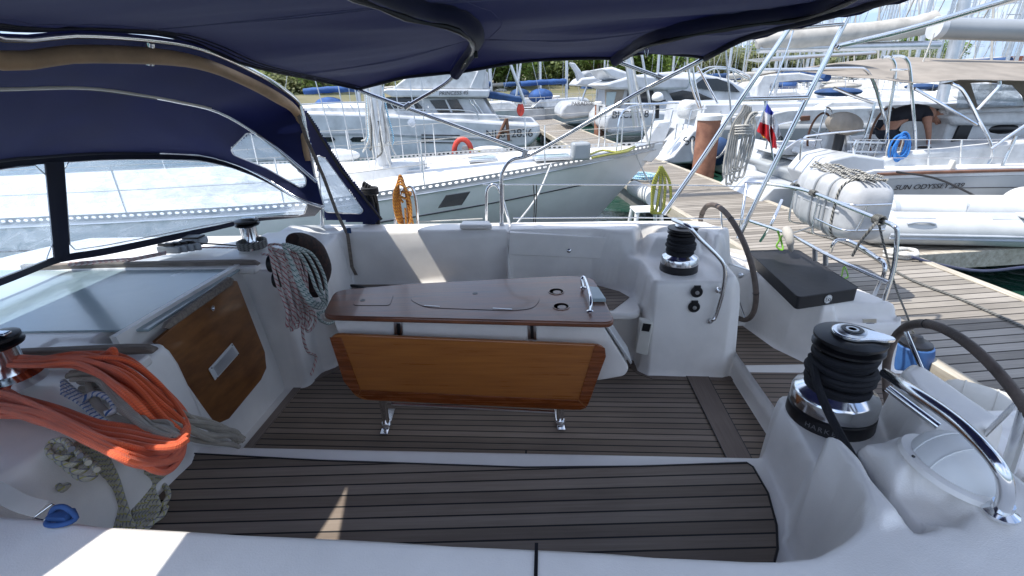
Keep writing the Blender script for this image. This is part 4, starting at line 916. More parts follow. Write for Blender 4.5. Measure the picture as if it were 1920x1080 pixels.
# ================================================================== grey-hulled sloop further right
OC = thing('sailboat', P(1450, 320, Y=13.5), 'grey-white sailboat hull with a model name on its quarter, behind the tricolour flag', 'sailboat')
Yo = 12.6
pp(OC, 'hull', [(1352, 236), (1560, 232), (1720, 230), (1900, 232), (1900, 330), (1560, 330), (1360, 330), (1340, 270)], Yo, 3.6, 'hullg', bevel=.1, seg=3)
pp(OC, 'deck_moulding', [(1350, 232), (1372, 218), (1440, 214), (1480, 205), (1640, 200), (1800, 205), (1900, 212), (1900, 236), (1352, 238)], Yo+.15, 3.2, 'deckw', bevel=.06)
pp(OC, 'coachroof', [(1530, 205), (1560, 190), (1720, 186), (1840, 200), (1840, 212), (1530, 212)], Yo+.6, 2.4, 'deckw', bevel=.08)
pp(OC, 'cabin_window', [(1498, 218), (1520, 217), (1519, 226), (1500, 227)], Yo+.1, .06, 'woodd', bevel=.01)
pp(OC, 'hull_line', [(1386, 271), (1560, 267), (1560, 268.5), (1386, 272.5)], Yo-.02, .02, 'ink')
text('name_lettering', 'Oceanis 50', P(1410, 266, Y=Yo-.03), X_, ZV, .30, M['ink'], OC, shear=.2, sx=1.1)
mo = P(1765, 200, Y=Yo+1.8); MB().tube([mo - ZV*.5, P(1783, -60, Y=Yo+1.8) + ZV*8], .14, 14).build('mast', M['alu'], OC)
pt(OC, 'boom_cover', [(1418, 84), (1440, 78), (1560, 68), (1700, 52), (1750, 40)], Yo+1.8, [.10 + .16*min(1, i/8) + .012*math.sin(i*1.9) for i in range(21)], 'tarp', n=14)
pt(OC, 'boom', [(1422, 92), (1760, 84)], Yo+1.8, .11, 'alu', n=10)
pt(OC, 'topping_lift', [(1422, 84), (1760, -200)], Yo+1.8, .012, 'steel2')
pp(OC, 'steering_seat', [(1398, 225), (1410, 212), (1426, 212), (1436, 238), (1400, 238)], Yo+.5, .6, 'deckw', bevel=.06)
pt(OC, 'guard_rail', [(1350, 218), (1480, 208), (1640, 200)], Yo+.2, .016, 'steel')
for xx in (1352, 1400, 1480, 1560, 1640): pt(OC, 'rail_post', [(xx, 238), (xx, 207)], Yo+.2, .014, 'steel')
pp(OC, 'spray_panel', [(1419, 160), (1432, 140), (1500, 136), (1530, 142), (1546, 150), (1500, 150), (1446, 156), (1442, 182), (1420, 182)], Yo+2.5, .5, 'deckw', bevel=.04)
# navy ball fender beside the capped pile
bf = P(1347, 284, Y=11.4)
t_ = tag(MB().ell(bf, (.26, .26, .32)).build('ball_fender', M['dblue']), 'big navy ball fender beside the capped pile', 'fender')
tag(MB().tube(cr([P(1298, 262, Y=11.2), P(1300, 288, Y=11.1), P(1316, 297, Y=11.1), P(1345, 296, Y=11.0), P(1362, 275, Y=11.0), P(1368, 250, Y=11.0)], 6), .022, 8).build('mooring_line', M['rw']), 'white line looped below the ball fender at the capped pile', 'rope')
# ================================================================== the beige-canopied yacht on the far side of the pontoon
SO = thing('sailing_yacht', P(1700, 340, Y=8), 'pale grey sailing yacht with a beige bimini and a steel stern arch, across the pontoon', 'yacht')
Yn = 6.9
pp(SO, 'hull', [(1560, 345), (1650, 327), (1760, 324), (1990, 318), (2300, 312), (2300, 480), (1700, 480), (1600, 440)], Yn, 3.9, 'hullg', bevel=.08, seg=3)
pp(SO, 'toe_rail', [(1650, 325.5), (1760, 321.5), (1990, 316), (1990, 320), (1760, 326), (1650, 330)], Yn-.03, .08, 'woodd', bevel=.004)
pp(SO, 'white_sheer_band', [(1650, 329.5), (1760, 325.5), (1990, 320), (1990, 326), (1760, 331.5), (1650, 335.5)], Yn-.014, .03, 'hullw')
pp(SO, 'pinstripe', [(1780, 352), (1990, 350), (1990, 351.2), (1780, 353.2)], Yn-.01, .02, 'ink')
text('name_lettering', 'SUN ODYSSEY 439', P(1742, 350, Y=Yn-.012), X_, ZV*1 + X_*.02, .098, M['ink'], SO, shear=.25, sx=1.25)
pp(SO, 'cockpit_coaming', [(1640, 322), (1650, 300), (1690, 285), (1780, 278), (1920, 262), (2100, 255), (2100, 322)], Yn+.3, .5, 'deckw', bevel=.06, seg=3)
pp(SO, 'deck', [(1600, 330), (1640, 318), (2200, 306), (2200, 316), (1650, 330)], Yn+.03, 3.8, 'deckw', bevel=.02)
pp(SO, 'far_coaming', [(1560, 300), (1600, 262), (1700, 250), (2100, 235), (2100, 300)], Yn+2.9, .5, 'deckw', bevel=.06, seg=3)
pp(SO, 'bulkhead', [(1762, 282), (1782, 222), (1800, 205), (1960, 200), (1960, 280)], Yn+1.0, 1.6, 'deckw', bevel=.03)
pp(SO, 'companionway', [(1782, 276), (1800, 236), (1826, 232), (1806, 277)], Yn+.96, .05, 'black')
pp(SO, 'coachroof', [(1780, 218), (1830, 212), (2100, 205), (2100, 232), (1790, 236)], Yn+.9, 1.9, 'deckw', bevel=.05)
# transom, open, with white wings
pp(SO, 'transom_wing', [(1404, 345), (1420, 300), (1436, 276), (1462, 268), (1470, 285), (1440, 350), (1424, 385), (1406, 384)], Yn+2.4, 1.3, 'hullw', bevel=.05, seg=3)
pp(SO, 'transom_wing', [(1530, 330), (1556, 300), (1600, 290), (1660, 298), (1660, 420), (1560, 412)], Yn+.05, .8, 'hullw', bevel=.03, seg=3)
pp(SO, 'swim_step', [(1416, 384), (1450, 350), (1610, 345), (1610, 400), (1430, 400)], Yn+.9, 1.6, 'hullw', bevel=.04)
pp(SO, 'transom_top', [(1455, 290), (1462, 278), (1510, 282), (1508, 292)], Yn+1.8, .8, 'deckw', bevel=.02)
# beige bimini
ed = [(1395, 150), (1450, 138), (1560, 120), (1640, 111), (1690, 107), (1790, 112), (1920, 116), (2080, 122)]
nr = [(1560, 141), (1600, 146), (1640, 148), (1690, 154), (1730, 156), (1800, 150), (1920, 152), (2080, 158)]
g = []
for i in range(9):
    t = i/8; row = []
    for (xa, ya), (xb, yb) in zip(ed, nr):
        a_ = P(xa, ya, Y=Yn+3.6); c_ = P(xb, yb, Y=Yn+.35); p = a_.lerp(c_, t); p.z += .16*math.sin(PI*t)**.8*0 + .10*math.sin(PI*t); row.append(p)
    g.append(row)
g2 = []
for row in g: g2.append(cr(row, 4))
MB().sheet(g2, .006).build('beige_bimini', M['beige'], SO)
pp(SO, 'hood_side', [(1762, 158), (1800, 150), (1960, 152), (1990, 216), (1930, 216), (1918, 180), (1900, 160), (1850, 154), (1820, 156), (1838, 214), (1826, 214), (1800, 158)], Yn+1.3, .02, 'beige')
M['pane'] = glassy('hood_pane', hz=(.25, .75), scale=3); M['vinylb'] = M['vinyl']
pp(SO, 'hood_pane', [(1800, 156), (1900, 158), (1918, 186), (1922, 216), (1792, 214)], Yn+1.34, .01, 'pane')
# steel arch and frame tubes
for xs, y_ in (([(1410, 131), (1500, 130), (1600, 128), (1625, 133), (1640, 160), (1652, 200), (1664, 242)], .6), ([(1672, 330), (1664, 270), (1666, 220), (1676, 160), (1678, 122), (1668, 108), (1655, 108)], .5), ([(1713, 325), (1716, 260), (1711, 190), (1706, 130), (1700, 112), (1690, 106), (1672, 106)], .4), ([(1715, 166), (1760, 192), (1831, 234)], .3), ([(1785, 157), (1805, 170), (1830, 215), (1860, 280), (1845, 322)], .3), ([(1874, 152), (1870, 165), (1832, 206)], .3), ([(1858, 279), (1920, 236), (1990, 190)], .1), ([(1563, 165), (1600, 180), (1638, 193)], .6), ([(1600, 325), (1630, 230), (1640, 192)], .7), ([(1640, 325), (1664, 250)], .6), ([(1875, 320), (1905, 255)], .1)):
    pt(SO, 'arch_tube', xs, Yn+y_, .021, 'steel')
pt(SO, 'arch_tube', [(1670, 131), (1706, 131)], Yn+.45, .014, 'steel')
pt(SO, 'lifeline', [(1600, 262), (1720, 262), (1890, 262), (2000, 262)], Yn+.1, .005, 'steel'); pt(SO, 'lifeline', [(1600, 296), (1720, 296), (1890, 296)], Yn+.1, .005, 'steel')
for xx in (1610, 1622, 1634, 1648): pt(SO, 'boarding_ladder', [(xx, 262), (xx-22, 335)], Yn+.5, .014, 'steel')
for yy in (266, 284, 300): pt(SO, 'ladder_rung', [(1590, yy), (1660, yy+2)], Yn+.5, .016, 'white')
# solar panel over its stern
pp(SO, 'solar_panel', [(1450, 106), (1640, 95), (1642, 99), (1480, 112)], Yn+1.2, 1.0, 'hatch', bevel=.004)
pt(SO, 'panel_frame', [(1448, 110), (1642, 99)], Yn+1.15, .022, 'alu')
# boom of the yacht, pale grey
pt(SO, 'boom', [(1762, 53), (1990, 60)], Yn+2.0, .165, 'hullg', n=14); pt(SO, 'boom_cap', [(1752, 52), (1764, 53)], Yn+2.0, .172, 'hullw', n=14)
pt(SO, 'mainsheet', [(1752, 62), (1720, 140), (1708, 148)], Yn+1.9, .012, 'rw')
# wheels, pedestal
def ringw(par, x, y, Y, r, tx, mt='woodd'):
    c_ = P(x, y, Y=Y); a_ = V((math.cos(tx), math.sin(tx), 0))
    w_ = MB().tube([c_ + a_*r*math.cos(k*PI/16) + ZV*r*math.sin(k*PI/16) for k in range(32)], .018, 8, closed=True).build('steering_wheel', M[mt], par)
    for k in range(5):
        f = k*2*PI/5 + .3; MB().tube([c_, c_ + a_*r*math.cos(f) + ZV*r*math.sin(f)], .006, 6).build('spoke', M['steel'], w_)
ringw(SO, 1536, 252, 8.9, .36, .55); ringw(SO, 1656, 248, 8.2, .38, .5)
pp(SO, 'pedestal', [(1540, 300), (1552, 255), (1572, 250), (1580, 300)], 8.9, .3, 'deckw', bevel=.03)
pt(SO, 'pushpit', [(1500, 300), (1506, 262), (1530, 252), (1620, 244)], 7.3, .016, 'steel'); pt(SO, 'pushpit', [(1520, 300), (1545, 215), (1552, 202), (1560, 214), (1560, 250)], 8.9, .014, 'steel')
MB().lathe(P(1727, 297, Y=Yn+.5), ZV, [(.085, 0), (.08, .04), (.055, .06), (.05, .13), (.085, .15), (.085, .17), (.03, .18)], 20).build('winch', M['black'], SO)
MB().tube(cr([P(1733, 296, Y=Yn+.45), P(1760, 285, Y=Yn+.5), P(1800, 279, Y=Yn+.5), P(1860, 275, Y=Yn+.5)], 6), .014, 6).build('sheet_line', M['rk'], SO)
MB().ell(P(1860, 240, Y=Yn+1.2), (.42, .25, .13), n=18, m=10).build('cockpit_cushions', M['black'], SO)
pp(SO, 'deck_light', [(1782, 318), (1790, 300), (1794, 302), (1792, 319)], Yn+.02, .08, 'cream', bevel=.01)
# clutter at its stern
pp(SO, 'liferaft_box', [(1512, 292), (1520, 280), (1548, 280), (1552, 296)], Yn+1.3, .5, 'deckw', bevel=.03)
for xs in ([(1468, 282), (1500, 262), (1540, 262)], [(1436, 280), (1448, 240), (1500, 226)], [(1608, 322), (1600, 280), (1606, 262)], [(1740, 322), (1742, 262)], [(1800, 318), (1803, 262)]): pt(SO, 'guard_rail', xs, Yn+.25, .013, 'steel')
pt(SO, 'jack_line', [(1655, 318), (1700, 316), (1790, 312), (1900, 308)], Yn+.5, .01, 'rk')
for xx in (1668, 1694): pt(SO, 'rope_tail', [(xx, 262), (xx-6, 290), (xx+4, 318)], Yn+.35, .011, 'rw')
# its outboard under a brown cover
OM = thing('outboard_motor', P(1583, 290, Y=7.6), 'outboard motor under a pleated tan cover on the pale yacht\'s stern rail', 'outboard motor')
cv = P(1583, 232, Y=7.6); r_ = []
for j in range(11):
    t = PI*(j+.15)/11.2; ring = []
    for k in range(40):
        f = 2*PI*k/40; pl = 1 + .11*math.cos(f*11)*math.sin(t); ring.append(cv + X_*(.25*math.sin(t)*math.cos(f)*pl) + Y_*(.19*math.sin(t)*math.sin(f)*pl) + ZV*(.17*math.cos(t) - .04*math.cos(f)*math.sin(t)))
    r_.append(ring)
MB().loft(r_).build('cover', M['beige'], OM, ang=80)
pt(OM, 'leg', [(1576, 248), (1572, 268), (1566, 290)], 7.6, [.075]*3 if False else .07, 'black', n=12)
pt(OM, 'bracket', [(1588, 252), (1590, 280)], 7.65, .05, 'steel2')
# blue rope hank on its rail
t_ = coil(P(1688, 276, Y=7.2), X_, ZV, .10, .17, 7, .014, None, .25, seed=4).build('rope_hank', M['rb']); tag(t_, 'bright blue rope hank on the pale yacht\'s stern rail', 'rope')
tag(MB().tube(cr([P(1680, 322, Y=6.8), P(1760, 336, Y=6.5), P(1850, 378, Y=6.1), P(1900, 398, Y=5.9)], 8), .014, 7).build('mooring_line', M['rk']), 'black mooring line slanting across the pale grey hull', 'rope')
# round white fender at the right edge
tag(MB().ell(P(1918, 385, Y=6.55), (.26, .26, .26), n=24, m=16).build('ball_fender', M['fend']), 'round white fender against the pale hull at the right edge', 'fender')
# ---- the man bending in the cockpit
M['skin'] = mat('skin', (.40, .20, .13), .55, var=.08, scale=20); M['shirt'] = mat('dark_shirt', (.012, .013, .02), .85, var=.15, scale=10); M['shorts'] = mat('dark_shorts', (.018, .022, .035), .85, var=.15); M['hair'] = mat('grey_hair', (.58, .56, .54), .8, var=.2, scale=60, bump=.4, bscale=150)
PYd = 8.1
def skel(nm, nodes, edges, mt, par, subd=2):
    me = bpy.data.meshes.new(nm); l0 = wloc(par) if par is not None else V((0, 0, 0))
    me.from_pydata([V(n_[0]) - l0 for n_ in nodes], edges, []); o = bpy.data.objects.new(nm, me); C.objects.link(o)
    if par is not None: o.parent = par
    sk = o.modifiers.new('skin', 'SKIN'); sk.use_smooth_shade = True
    if not me.skin_vertices: me.attributes.new if False else None
    for i, n_ in enumerate(nodes): me.skin_vertices[0].data[i].radius = n_[1] if isinstance(n_[1], tuple) else (n_[1], n_[1])
    me.skin_vertices[0].data[0].use_root = True
    sb = o.modifiers.new('sub', 'SUBSURF'); sb.levels = subd; sb.render_levels = subd; me.materials.append(mt); return o
MAN = thing('person', P(1680, 290, Y=PYd), 'grey-haired man in a dark T-shirt bending over in the pale yacht\'s cockpit', 'person')
hip = P(1672, 228, Y=PYd); 
def pq(x, y, dy=0): return P(x + 4, y - 11, Y=PYd+dy)
nodes = [(pq(1662, 236), (.15, .13)), (pq(1690, 224), (.14, .12)), (pq(1712, 220), (.155, .13)), (pq(1733, 222), (.13, .12)), (pq(1744, 226), .06), (pq(1752, 229), .055),
         (pq(1656, 262, -.08), .10), (pq(1690, 285, -.1), .075), (pq(1672, 310, -.1), .05), (pq(1676, 316, -.2), .04),
         (pq(1660, 262, .15), .10), (pq(1700, 282, .15), .075), (pq(1690, 308, .15), .05),
         (pq(1735, 238, -.16), .06), (pq(1737, 260, -.18), .042), (pq(1737, 276, -.18), .033), (pq(1738, 284, -.18), (.035, .02)),
         (pq(1745, 222, .2), .055), (pq(1775, 220, .22), .042), (pq(1808, 216, .2), .032), (pq(1818, 215, .2), (.03, .02))]
edges = [(0, 1), (1, 2), (2, 3), (3, 4), (4, 5), (0, 6), (6, 7), (7, 8), (8, 9), (0, 10), (10, 11), (11, 12), (3, 13), (13, 14), (14, 15), (15, 16), (3, 17), (17, 18), (18, 19), (19, 20)]
skel('body', nodes, edges, M['skin'], MAN)
skel('shirt', [(nodes[i][0], tuple(q*1.14 for q in (nodes[i][1] if isinstance(nodes[i][1], tuple) else (nodes[i][1],)*2))) for i in (0, 1, 2, 3)] + [(nodes[13][0]*.6 + nodes[3][0]*.4, .085), (nodes[13][0] + (nodes[14][0]-nodes[13][0])*.3, .066), (nodes[17][0]*.6 + nodes[3][0]*.4, .08), (nodes[17][0] + (nodes[18][0]-nodes[17][0])*.3, .06)], [(0, 1), (1, 2), (2, 3), (3, 4), (4, 5), (3, 6), (6, 7)], M['shirt'], MAN)
skel('shorts', [(nodes[0][0] - (nodes[1][0]-nodes[0][0])*.1, (.172, .15)), (nodes[6][0], .135), (nodes[6][0].lerp(nodes[7][0], .7), .115), (nodes[10][0], .135), (nodes[10][0].lerp(nodes[11][0], .6), .105)], [(0, 1), (1, 2), (0, 3), (3, 4)], M['shorts'], MAN)
hc = pq(1757, 231); fd = (X_*-.30 - ZV*.80 - Y_*.45).normalized(); ud = (X_*.92 - ZV*.25 - Y_*.2); ud = (ud - fd*ud.dot(fd)).normalized(); rd = fd.cross(ud)
hd_ = MB(); hd_.ell(hc, (.078, .105, .118), (rd, fd, ud), 20, 14); hd_.ell(hc + fd*.045 - ud*.06, (.05, .06, .055), (rd, fd, ud), 14, 10); hd_.ell(hc + fd*.11 - ud*.02, (.016, .022, .03), (rd, fd, ud), 10, 8)
for s_ in (-1, 1): hd_.ell(hc + rd*.078*s_ - ud*.015, (.012, .025, .035), (rd, fd, ud), 10, 8)
hd_.ell(hc + fd*.088 - ud*.068, (.03, .012, .009), (rd, fd, ud), 10, 6)
H_ = hd_.build('head', M['skin'], MAN)
for s_ in (-1, 1): MB().ell(hc + fd*.094 + rd*.03*s_ + ud*.008, (.012, .008, .008), (rd, fd, ud), 10, 8).build('eye', M['ink'], H_)
hr = MB()
R_ = random.Random(5)
hr.ell(hc - fd*.035 + ud*.040, (.098, .106, .116), (rd, fd, ud), 22, 14)
for k in range(60):
    a1, a2 = R_.uniform(0, 2*PI), R_.uniform(-.3, 1.4); d_ = (rd*math.cos(a1)*math.cos(a2) + fd*(math.sin(a1)*math.cos(a2)*.9 - .35) + ud*math.sin(a2)).normalized(); hr.ell(hc - fd*.035 + ud*.038 + V((d_.x*.095, d_.y*.095, d_.z*.11)), (.022, .018, .02), n=6, m=4)
hr.build('hair', M['hair'], MAN)
# ================================================================== the inflatable dinghy on the finger pontoon
M['pvc'] = mat('white_pvc', (.58, .59, .58), .4, var=.06, scale=3, bump=.05); M['pvcg'] = mat('grey_pvc', (.42, .45, .49), .5, var=.06)
DG = thing('inflatable_dinghy', P(1800, 450, z=-.09), 'white inflatable dinghy with grey patches lying on the finger pontoon', 'dinghy')
zt = .10; rt = .19
def dp(x, y, z=zt): return P(x, y, z=z)
axis0 = P(1655, 427, z=zt); ax_ = (P(1900, 431, z=zt) - axis0).normalized(); side_ = V((-ax_.y, ax_.x, 0)); side_ = side_ if side_.y > 0 else -side_
near = [axis0 - ax_*.25, axis0, axis0 + ax_*1.0, axis0 + ax_*2.0, axis0 + ax_*2.6 + side_*.25, axis0 + ax_*2.95 + side_*.7]
far = [axis0 - ax_*.25 + side_*.95, axis0 + side_*.95, axis0 + ax_*1.0 + side_*.95, axis0 + ax_*2.0 + side_*.95, axis0 + ax_*2.6 + side_*.8]
full = near + far[::-1]
pts = cr(full, 8); n_ = len(pts)
rs = [rt*(.35 + .65*min(1, min(i, n_-1-i)/6)) for i in range(n_)]
MB().tube(pts, rs, 24).build('buoyancy_tube', M['pvc'], DG)
for off, r_ in ((-.03, .016), (-.075, .016)): MB().tube([p - side_*(rt-.002)*math.cos(off*4) + ZV*off for p in cr(near[1:4], 8)], r_, 8).build('rubbing_strake', M['pvcg'], DG)
tr = MB(); tr.box(axis0 + ax_*.12 + side_*.47, (.05, .8, .34), (ax_, side_, ZV)); tr.build('transom', M['pvcg'], DG, bevel=.01)
s0_ = P(1690, 385, z=.30); MB().tube([P(1648, 392, z=.26), P(1672, 390, z=.26), P(1800, 393, z=.26), P(1812, 396, z=.25)], [.09, .125, .125, .08], 20).build('inflatable_seat', M['pvc'], DG)
for xx in (1668, 1742): MB().tube([P(xx, 390.5, z=.26), P(xx+8, 390.5, z=.26)], .129, 20).build('seat_band', M['pvcg'], DG)
for s_ in (.55,): 
    MB().sheet([[axis0 + ax_*a_ + V((0, 0, 0)) - side_*(rt+.004)*math.cos(t) + ZV*(rt+.004)*math.sin(t) for a_ in (1.0, 1.25, 1.6, 1.85)] for t in (.9, 1.1, 1.3, 1.5, 1.7)], .004).build('patch', M['pvcg'], DG)
MB().sheet([[axis0 + ax_*a_ - side_*(rt+.004)*math.cos(t) + ZV*(rt+.004)*math.sin(t) for a_ in (.05, .3, .45)] for t in (.9, 1.1, 1.3, 1.5)], .004).build('patch', M['pvcg'], DG)
for a_ in (.15, 1.95): MB().tube(cr([axis0 + ax_*a_ - side_*rt*.9 + ZV*rt*.5, axis0 + ax_*(a_+.08) - side_*(rt*.95) + ZV*(rt*.62), axis0 + ax_*(a_+.2) - side_*rt*.95 + ZV*rt*.62, axis0 + ax_*(a_+.28) - side_*rt*.9 + ZV*rt*.5], 5), .014, 8).build('grab_handle', M['pvcg'], DG)
MB().box(axis0 + ax_*1.42 - side_*.10 + ZV*.19, (.34, .16, .04), (ax_, side_, ZV)).build('valve_plate', M['pvc'], DG, bevel=.015)
fl_ = MB().prism([axis0 + side_*.1 - ZV*.12, axis0 + ax_*2.4 + side_*.1 - ZV*.12, axis0 + ax_*2.7 + side_*.62 - ZV*.12, axis0 + ax_*2.4 + side_*.85 - ZV*.12, axis0 + side_*.85 - ZV*.12], ZV*.03).build('floor', M['pvcg'], DG)
# ================================================================== shore, trees, far boats
def leafmat(nm, a_, c_):
    m, nt, p = newmat(nm); g = N(nt, 'NewGeometry'); L = nt.links
    tc = N(nt, 'TexCoord'); no = N(nt, 'TexNoise', Scale=.7, Detail=5.0); L.new(tc.outputs['Object'], no.inputs['Vector'])
    ad = N(nt, 'Math', operation='ADD'); L.new(no.outputs['Fac'], ad.inputs[0]); mu = N(nt, 'Math', operation='MULTIPLY'); L.new(g.outputs['Random Per Island'], mu.inputs[0]); mu.inputs[1].default_value = .4; L.new(mu.outputs[0], ad.inputs[1])
    L.new(ramp(nt, ad.outputs[0], [(.4, a_), (.95, c_)]), p.inputs['Base Color']); p.inputs['Roughness'].default_value = .6
    tr = N(nt, 'BsdfTranslucent'); tr.inputs[0].default_value = (*[min(1, q_*1.3) for q_ in c_], 1); mx = N(nt, 'MixShader'); mx.inputs[0].default_value = .4; L.new(p.outputs[0], mx.inputs[1]); L.new(tr.outputs[0], mx.inputs[2]); L.new(mx.outputs[0], nt.nodes['Material Output'].inputs[0]); return m
M['leafA'] = leafmat('pine_foliage', (.07, .12, .03), (.26, .36, .09)); M['leafB'] = leafmat('scrub_foliage', (.10, .12, .06), (.30, .32, .17)); M['leafC'] = leafmat('tamarisk_foliage', (.09, .13, .05), (.30, .36, .14))
M['bark'] = mat('bark', (.12, .09, .065), .9, var=.25, scale=8); M['land'] = mat('dry_ground', (.22, .19, .12), .95, var=.25, scale=.3, col2=(.10, .11, .05))
# land behind the basin
gl = []
for i in range(30):
    row = []
    for j in range(60):
        X = -120 + j*7.0; Y = 34 + i*6.0
        edge = 36 + 14*math.sin(X*.012) + max(0, X-18)*2.4
        d = Y - edge; z = -1.2 if d < 0 else min(.9 + d*.05, 5) + .5*math.sin(X*.11)*math.cos(Y*.09)
        row.append((X, Y, z))
    gl.append(row)
stru('shore', MB().sheet(gl), M['land'])
def crown(mb, c, rad, n, leaf, R_):
    for k in range(n):
        a1 = R_.uniform(0, 2*PI); zz = R_.uniform(-1, 1); rr = R_.uniform(.45, 1)**.5; q_ = math.sqrt(1-zz*zz)
        d = V((math.cos(a1)*q_, math.sin(a1)*q_, zz)); bump_ = 1 + .22*math.sin(a1*3 + c[0]) + .18*math.sin(zz*5 + c[1])
        p = V(c) + V((d.x*rad[0], d.y*rad[1], d.z*rad[2]))*rr*bump_
        u_ = V((R_.uniform(-1, 1), R_.uniform(-1, 1), R_.uniform(-.6, .6))).normalized(); w_ = u_.cross(V((R_.uniform(-1, 1), R_.uniform(-1, 1), R_.uniform(-1, 1)))).normalized(); s_ = leaf*R_.uniform(.6, 1.3)
        mb.add([p - u_*s_, p + w_*s_*.7, p + u_*s_, p - w_*s_*.7], [[0, 1, 2, 3]])
def tree(nm, lb, cat_, h, w, leaf, n, mt, seed, grp):
    R_ = random.Random(seed); t_ = thing(nm, (0, 0, 0), lb, cat_, grp)
    m_ = MB(); m_.tube(cr([(0, 0, -.5), (.1, 0, h*.3), (-.05, .1, h*.6)], 4), [.16*h/5*(1 - .06*i) for i in range(9)], 8)
    for k in range(5):
        a1 = k*1.3; m_.tube([(0, 0, h*.3 + k*.05*h), (math.cos(a1)*w*.5, math.sin(a1)*w*.5, h*.62)], [.06*h/5, .02], 6)
    m_.build('trunk', M['bark'], t_, loc=V((0, 0, 0)))
    c_ = MB()
    for k in range(7):
        a1 = R_.uniform(0, 2*PI); rr = R_.uniform(0, .55)*w; crown(c_, (math.cos(a1)*rr, math.sin(a1)*rr, h*R_.uniform(.5, .85)), (w*.5, w*.5, h*.22), n//7, leaf, R_)
    c_.build('crown', M[mt], t_, smooth=False, loc=V((0, 0, 0))); return t_
def ctree(src, loc, sc_, rz, lb):
    o = src.copy(); C.objects.link(o); o.location = loc; o.scale = (sc_, sc_, sc_*1.0); o.rotation_euler = (0, 0, rz); o['label'] = lb
    for ch in list(src.children): c_ = ch.copy(); C.objects.link(c_); c_.parent = o
    return o
TG = 'trees and scrub along the shore'
T1 = tree('pine_tree', 'green', 'tree', 5.5, 3.2, .17, 2600, 'leafA', 1, TG); T2 = tree('scrub_bush', 'grey', 'bush', 3.2, 3.4, .15, 2400, 'leafB', 2, TG); T3 = tree('tamarisk_bush', 'pale', 'bush', 4.2, 3.6, .16, 2400, 'leafC', 3, TG)
spots = []
R_ = random.Random(21)
lbA, lbB, lbC = 'green pine tree on the shore beyond the moored boats', 'grey-green scrub bush on the shore beyond the moored boats', 'pale feathery bush on the shore behind the boats'
def ground(x): return .9
first = {}
for px_, yb, Y, sc_, ty in ([(480 + i*26, 186, 44 + R_.uniform(-3, 4), R_.uniform(.8, 1.15), (3, 1, 2, 1)[i % 4]) for i in range(8)] + [(700 + i*30, 178, 48 + R_.uniform(-3, 5), R_.uniform(.8, 1.1), (1, 2)[i % 2]) for i in range(7)]
        + [(905 + i*24, 170, 50 + R_.uniform(-3, 5), R_.uniform(.9, 1.25), (1, 1, 3)[i % 3]) for i in range(16)] + [(1290 + i*22, 150, 88 + R_.uniform(-6, 9), R_.uniform(1.4, 1.9), (2, 2, 3, 2)[i % 4]) for i in range(18)]
        + [(1700 + i*35, 120, 150 + R_.uniform(-6, 9), R_.uniform(1.6, 2.3), (1, 2)[i % 2]) for i in range(3)]):
    g_ = P(px_, yb, Y=Y); z = .5 if Y < 70 else .8
    src, lb = {1: (T1, lbA), 2: (T2, lbB), 3: (T3, lbC)}[ty]
    if ty not in first:
        first[ty] = 1; src.location = (g_.x, Y, z); src.scale = (sc_,)*3; src['label'] = lb
    else: ctree(src, (g_.x, Y, z), sc_, R_.uniform(0, 6.28), lb)
# ---- the forest of masts on the right: one small yacht built, then copied
def gen_yacht(cov):
    t_ = thing('sailboat', (0, 0, -.6), 'x', 'sailboat', 'masts and yachts across the basin'); o_ = V((0, 0, -.6)); r_ = []
    for k in range(9):
        f = k/8; w_ = 1.6*math.sin(PI*(.10 + .70*f))**.7; xx = (f-.5)*11
        r_.append([o_ + V((w_, xx, 1.2)), o_ + V((w_*.75, xx, .2)), o_ + V((0, xx, -.3)), o_ + V((-w_*.75, xx, .2)), o_ + V((-w_, xx, 1.2))])
    MB().loft(r_, closed=True).build('hull', M['hullw'], t_); MB().prism([o_ + V((-.9, a_, z_)) for a_, z_ in ((-3, 1.2), (-2.6, 1.7), (2, 1.6), (3, 1.2))], X_*1.8).build('coachroof', M['deckw'], t_, bevel=.1)
    MB().tube([o_ + V((0, .8, 1.2)), o_ + V((0, .8, 16))], .10, 8).build('mast', M['alu'], t_); MB().tube([o_ + V((0, .8, 2.6)), o_ + V((0, -3.6, 2.6))], .2, 8).build('sail_cover', M[cov], t_)
    for z_ in (6, 10.5): MB().tube([o_ + V((-1.1, .75, z_)), o_ + V((1.1, .75, z_))], .03, 6).build('spreader', M['alu'], t_)
    MB().tube([o_ + V((0, .8, 15.8)), o_ + V((0, 5.4, 1.3))], .045, 6).build('furled_jib', M['tarp'], t_); MB().tube([o_ + V((0, .8, 15.9)), o_ + V((0, -5.4, 1.3))], .012, 6).build('backstay', M['steel2'], t_)
    for s_ in (-1, 1): MB().tube([o_ + V((0, .8, 15.5)), o_ + V((1.1*s_, .75, 10.5)), o_ + V((1.1*s_, .75, 6)), o_ + V((1.35*s_, .7, 1.2))], .012, 6).build('shroud', M['steel2'], t_)
    MB().ell(o_ + V((0, -4.6, 1.9)), (1.2, .9, .22)).build('bimini', M[cov], t_)
    return t_
gy = [gen_yacht('dblue'), gen_yacht('tarp')]
yl_ = []
for rowY, x0, x1, n_ in ((27, 15, 30, 4), (33, 17, 40, 6), (40, 24, 46, 5), (56, 26, 66, 9), (72, 26, 92, 12), (92, 26, 118, 15), (112, 24, 140, 16)):
    for k in range(n_): yl_.append((x0 + (x1-x0)*(k + R_.uniform(-.25, .25))/(n_-1), rowY + R_.uniform(-3, 3), R_.uniform(.78, 1.15)))
for X, Y in ((3.5, 60), (9, 64), (13, 52), (-1.5, 58), (17, 60), (6, 50), (8, 42), (12, 38), (16, 46), (0.5, 52), (20, 54), (11, 56)): yl_.append((X, Y, R_.uniform(.7, .9)))
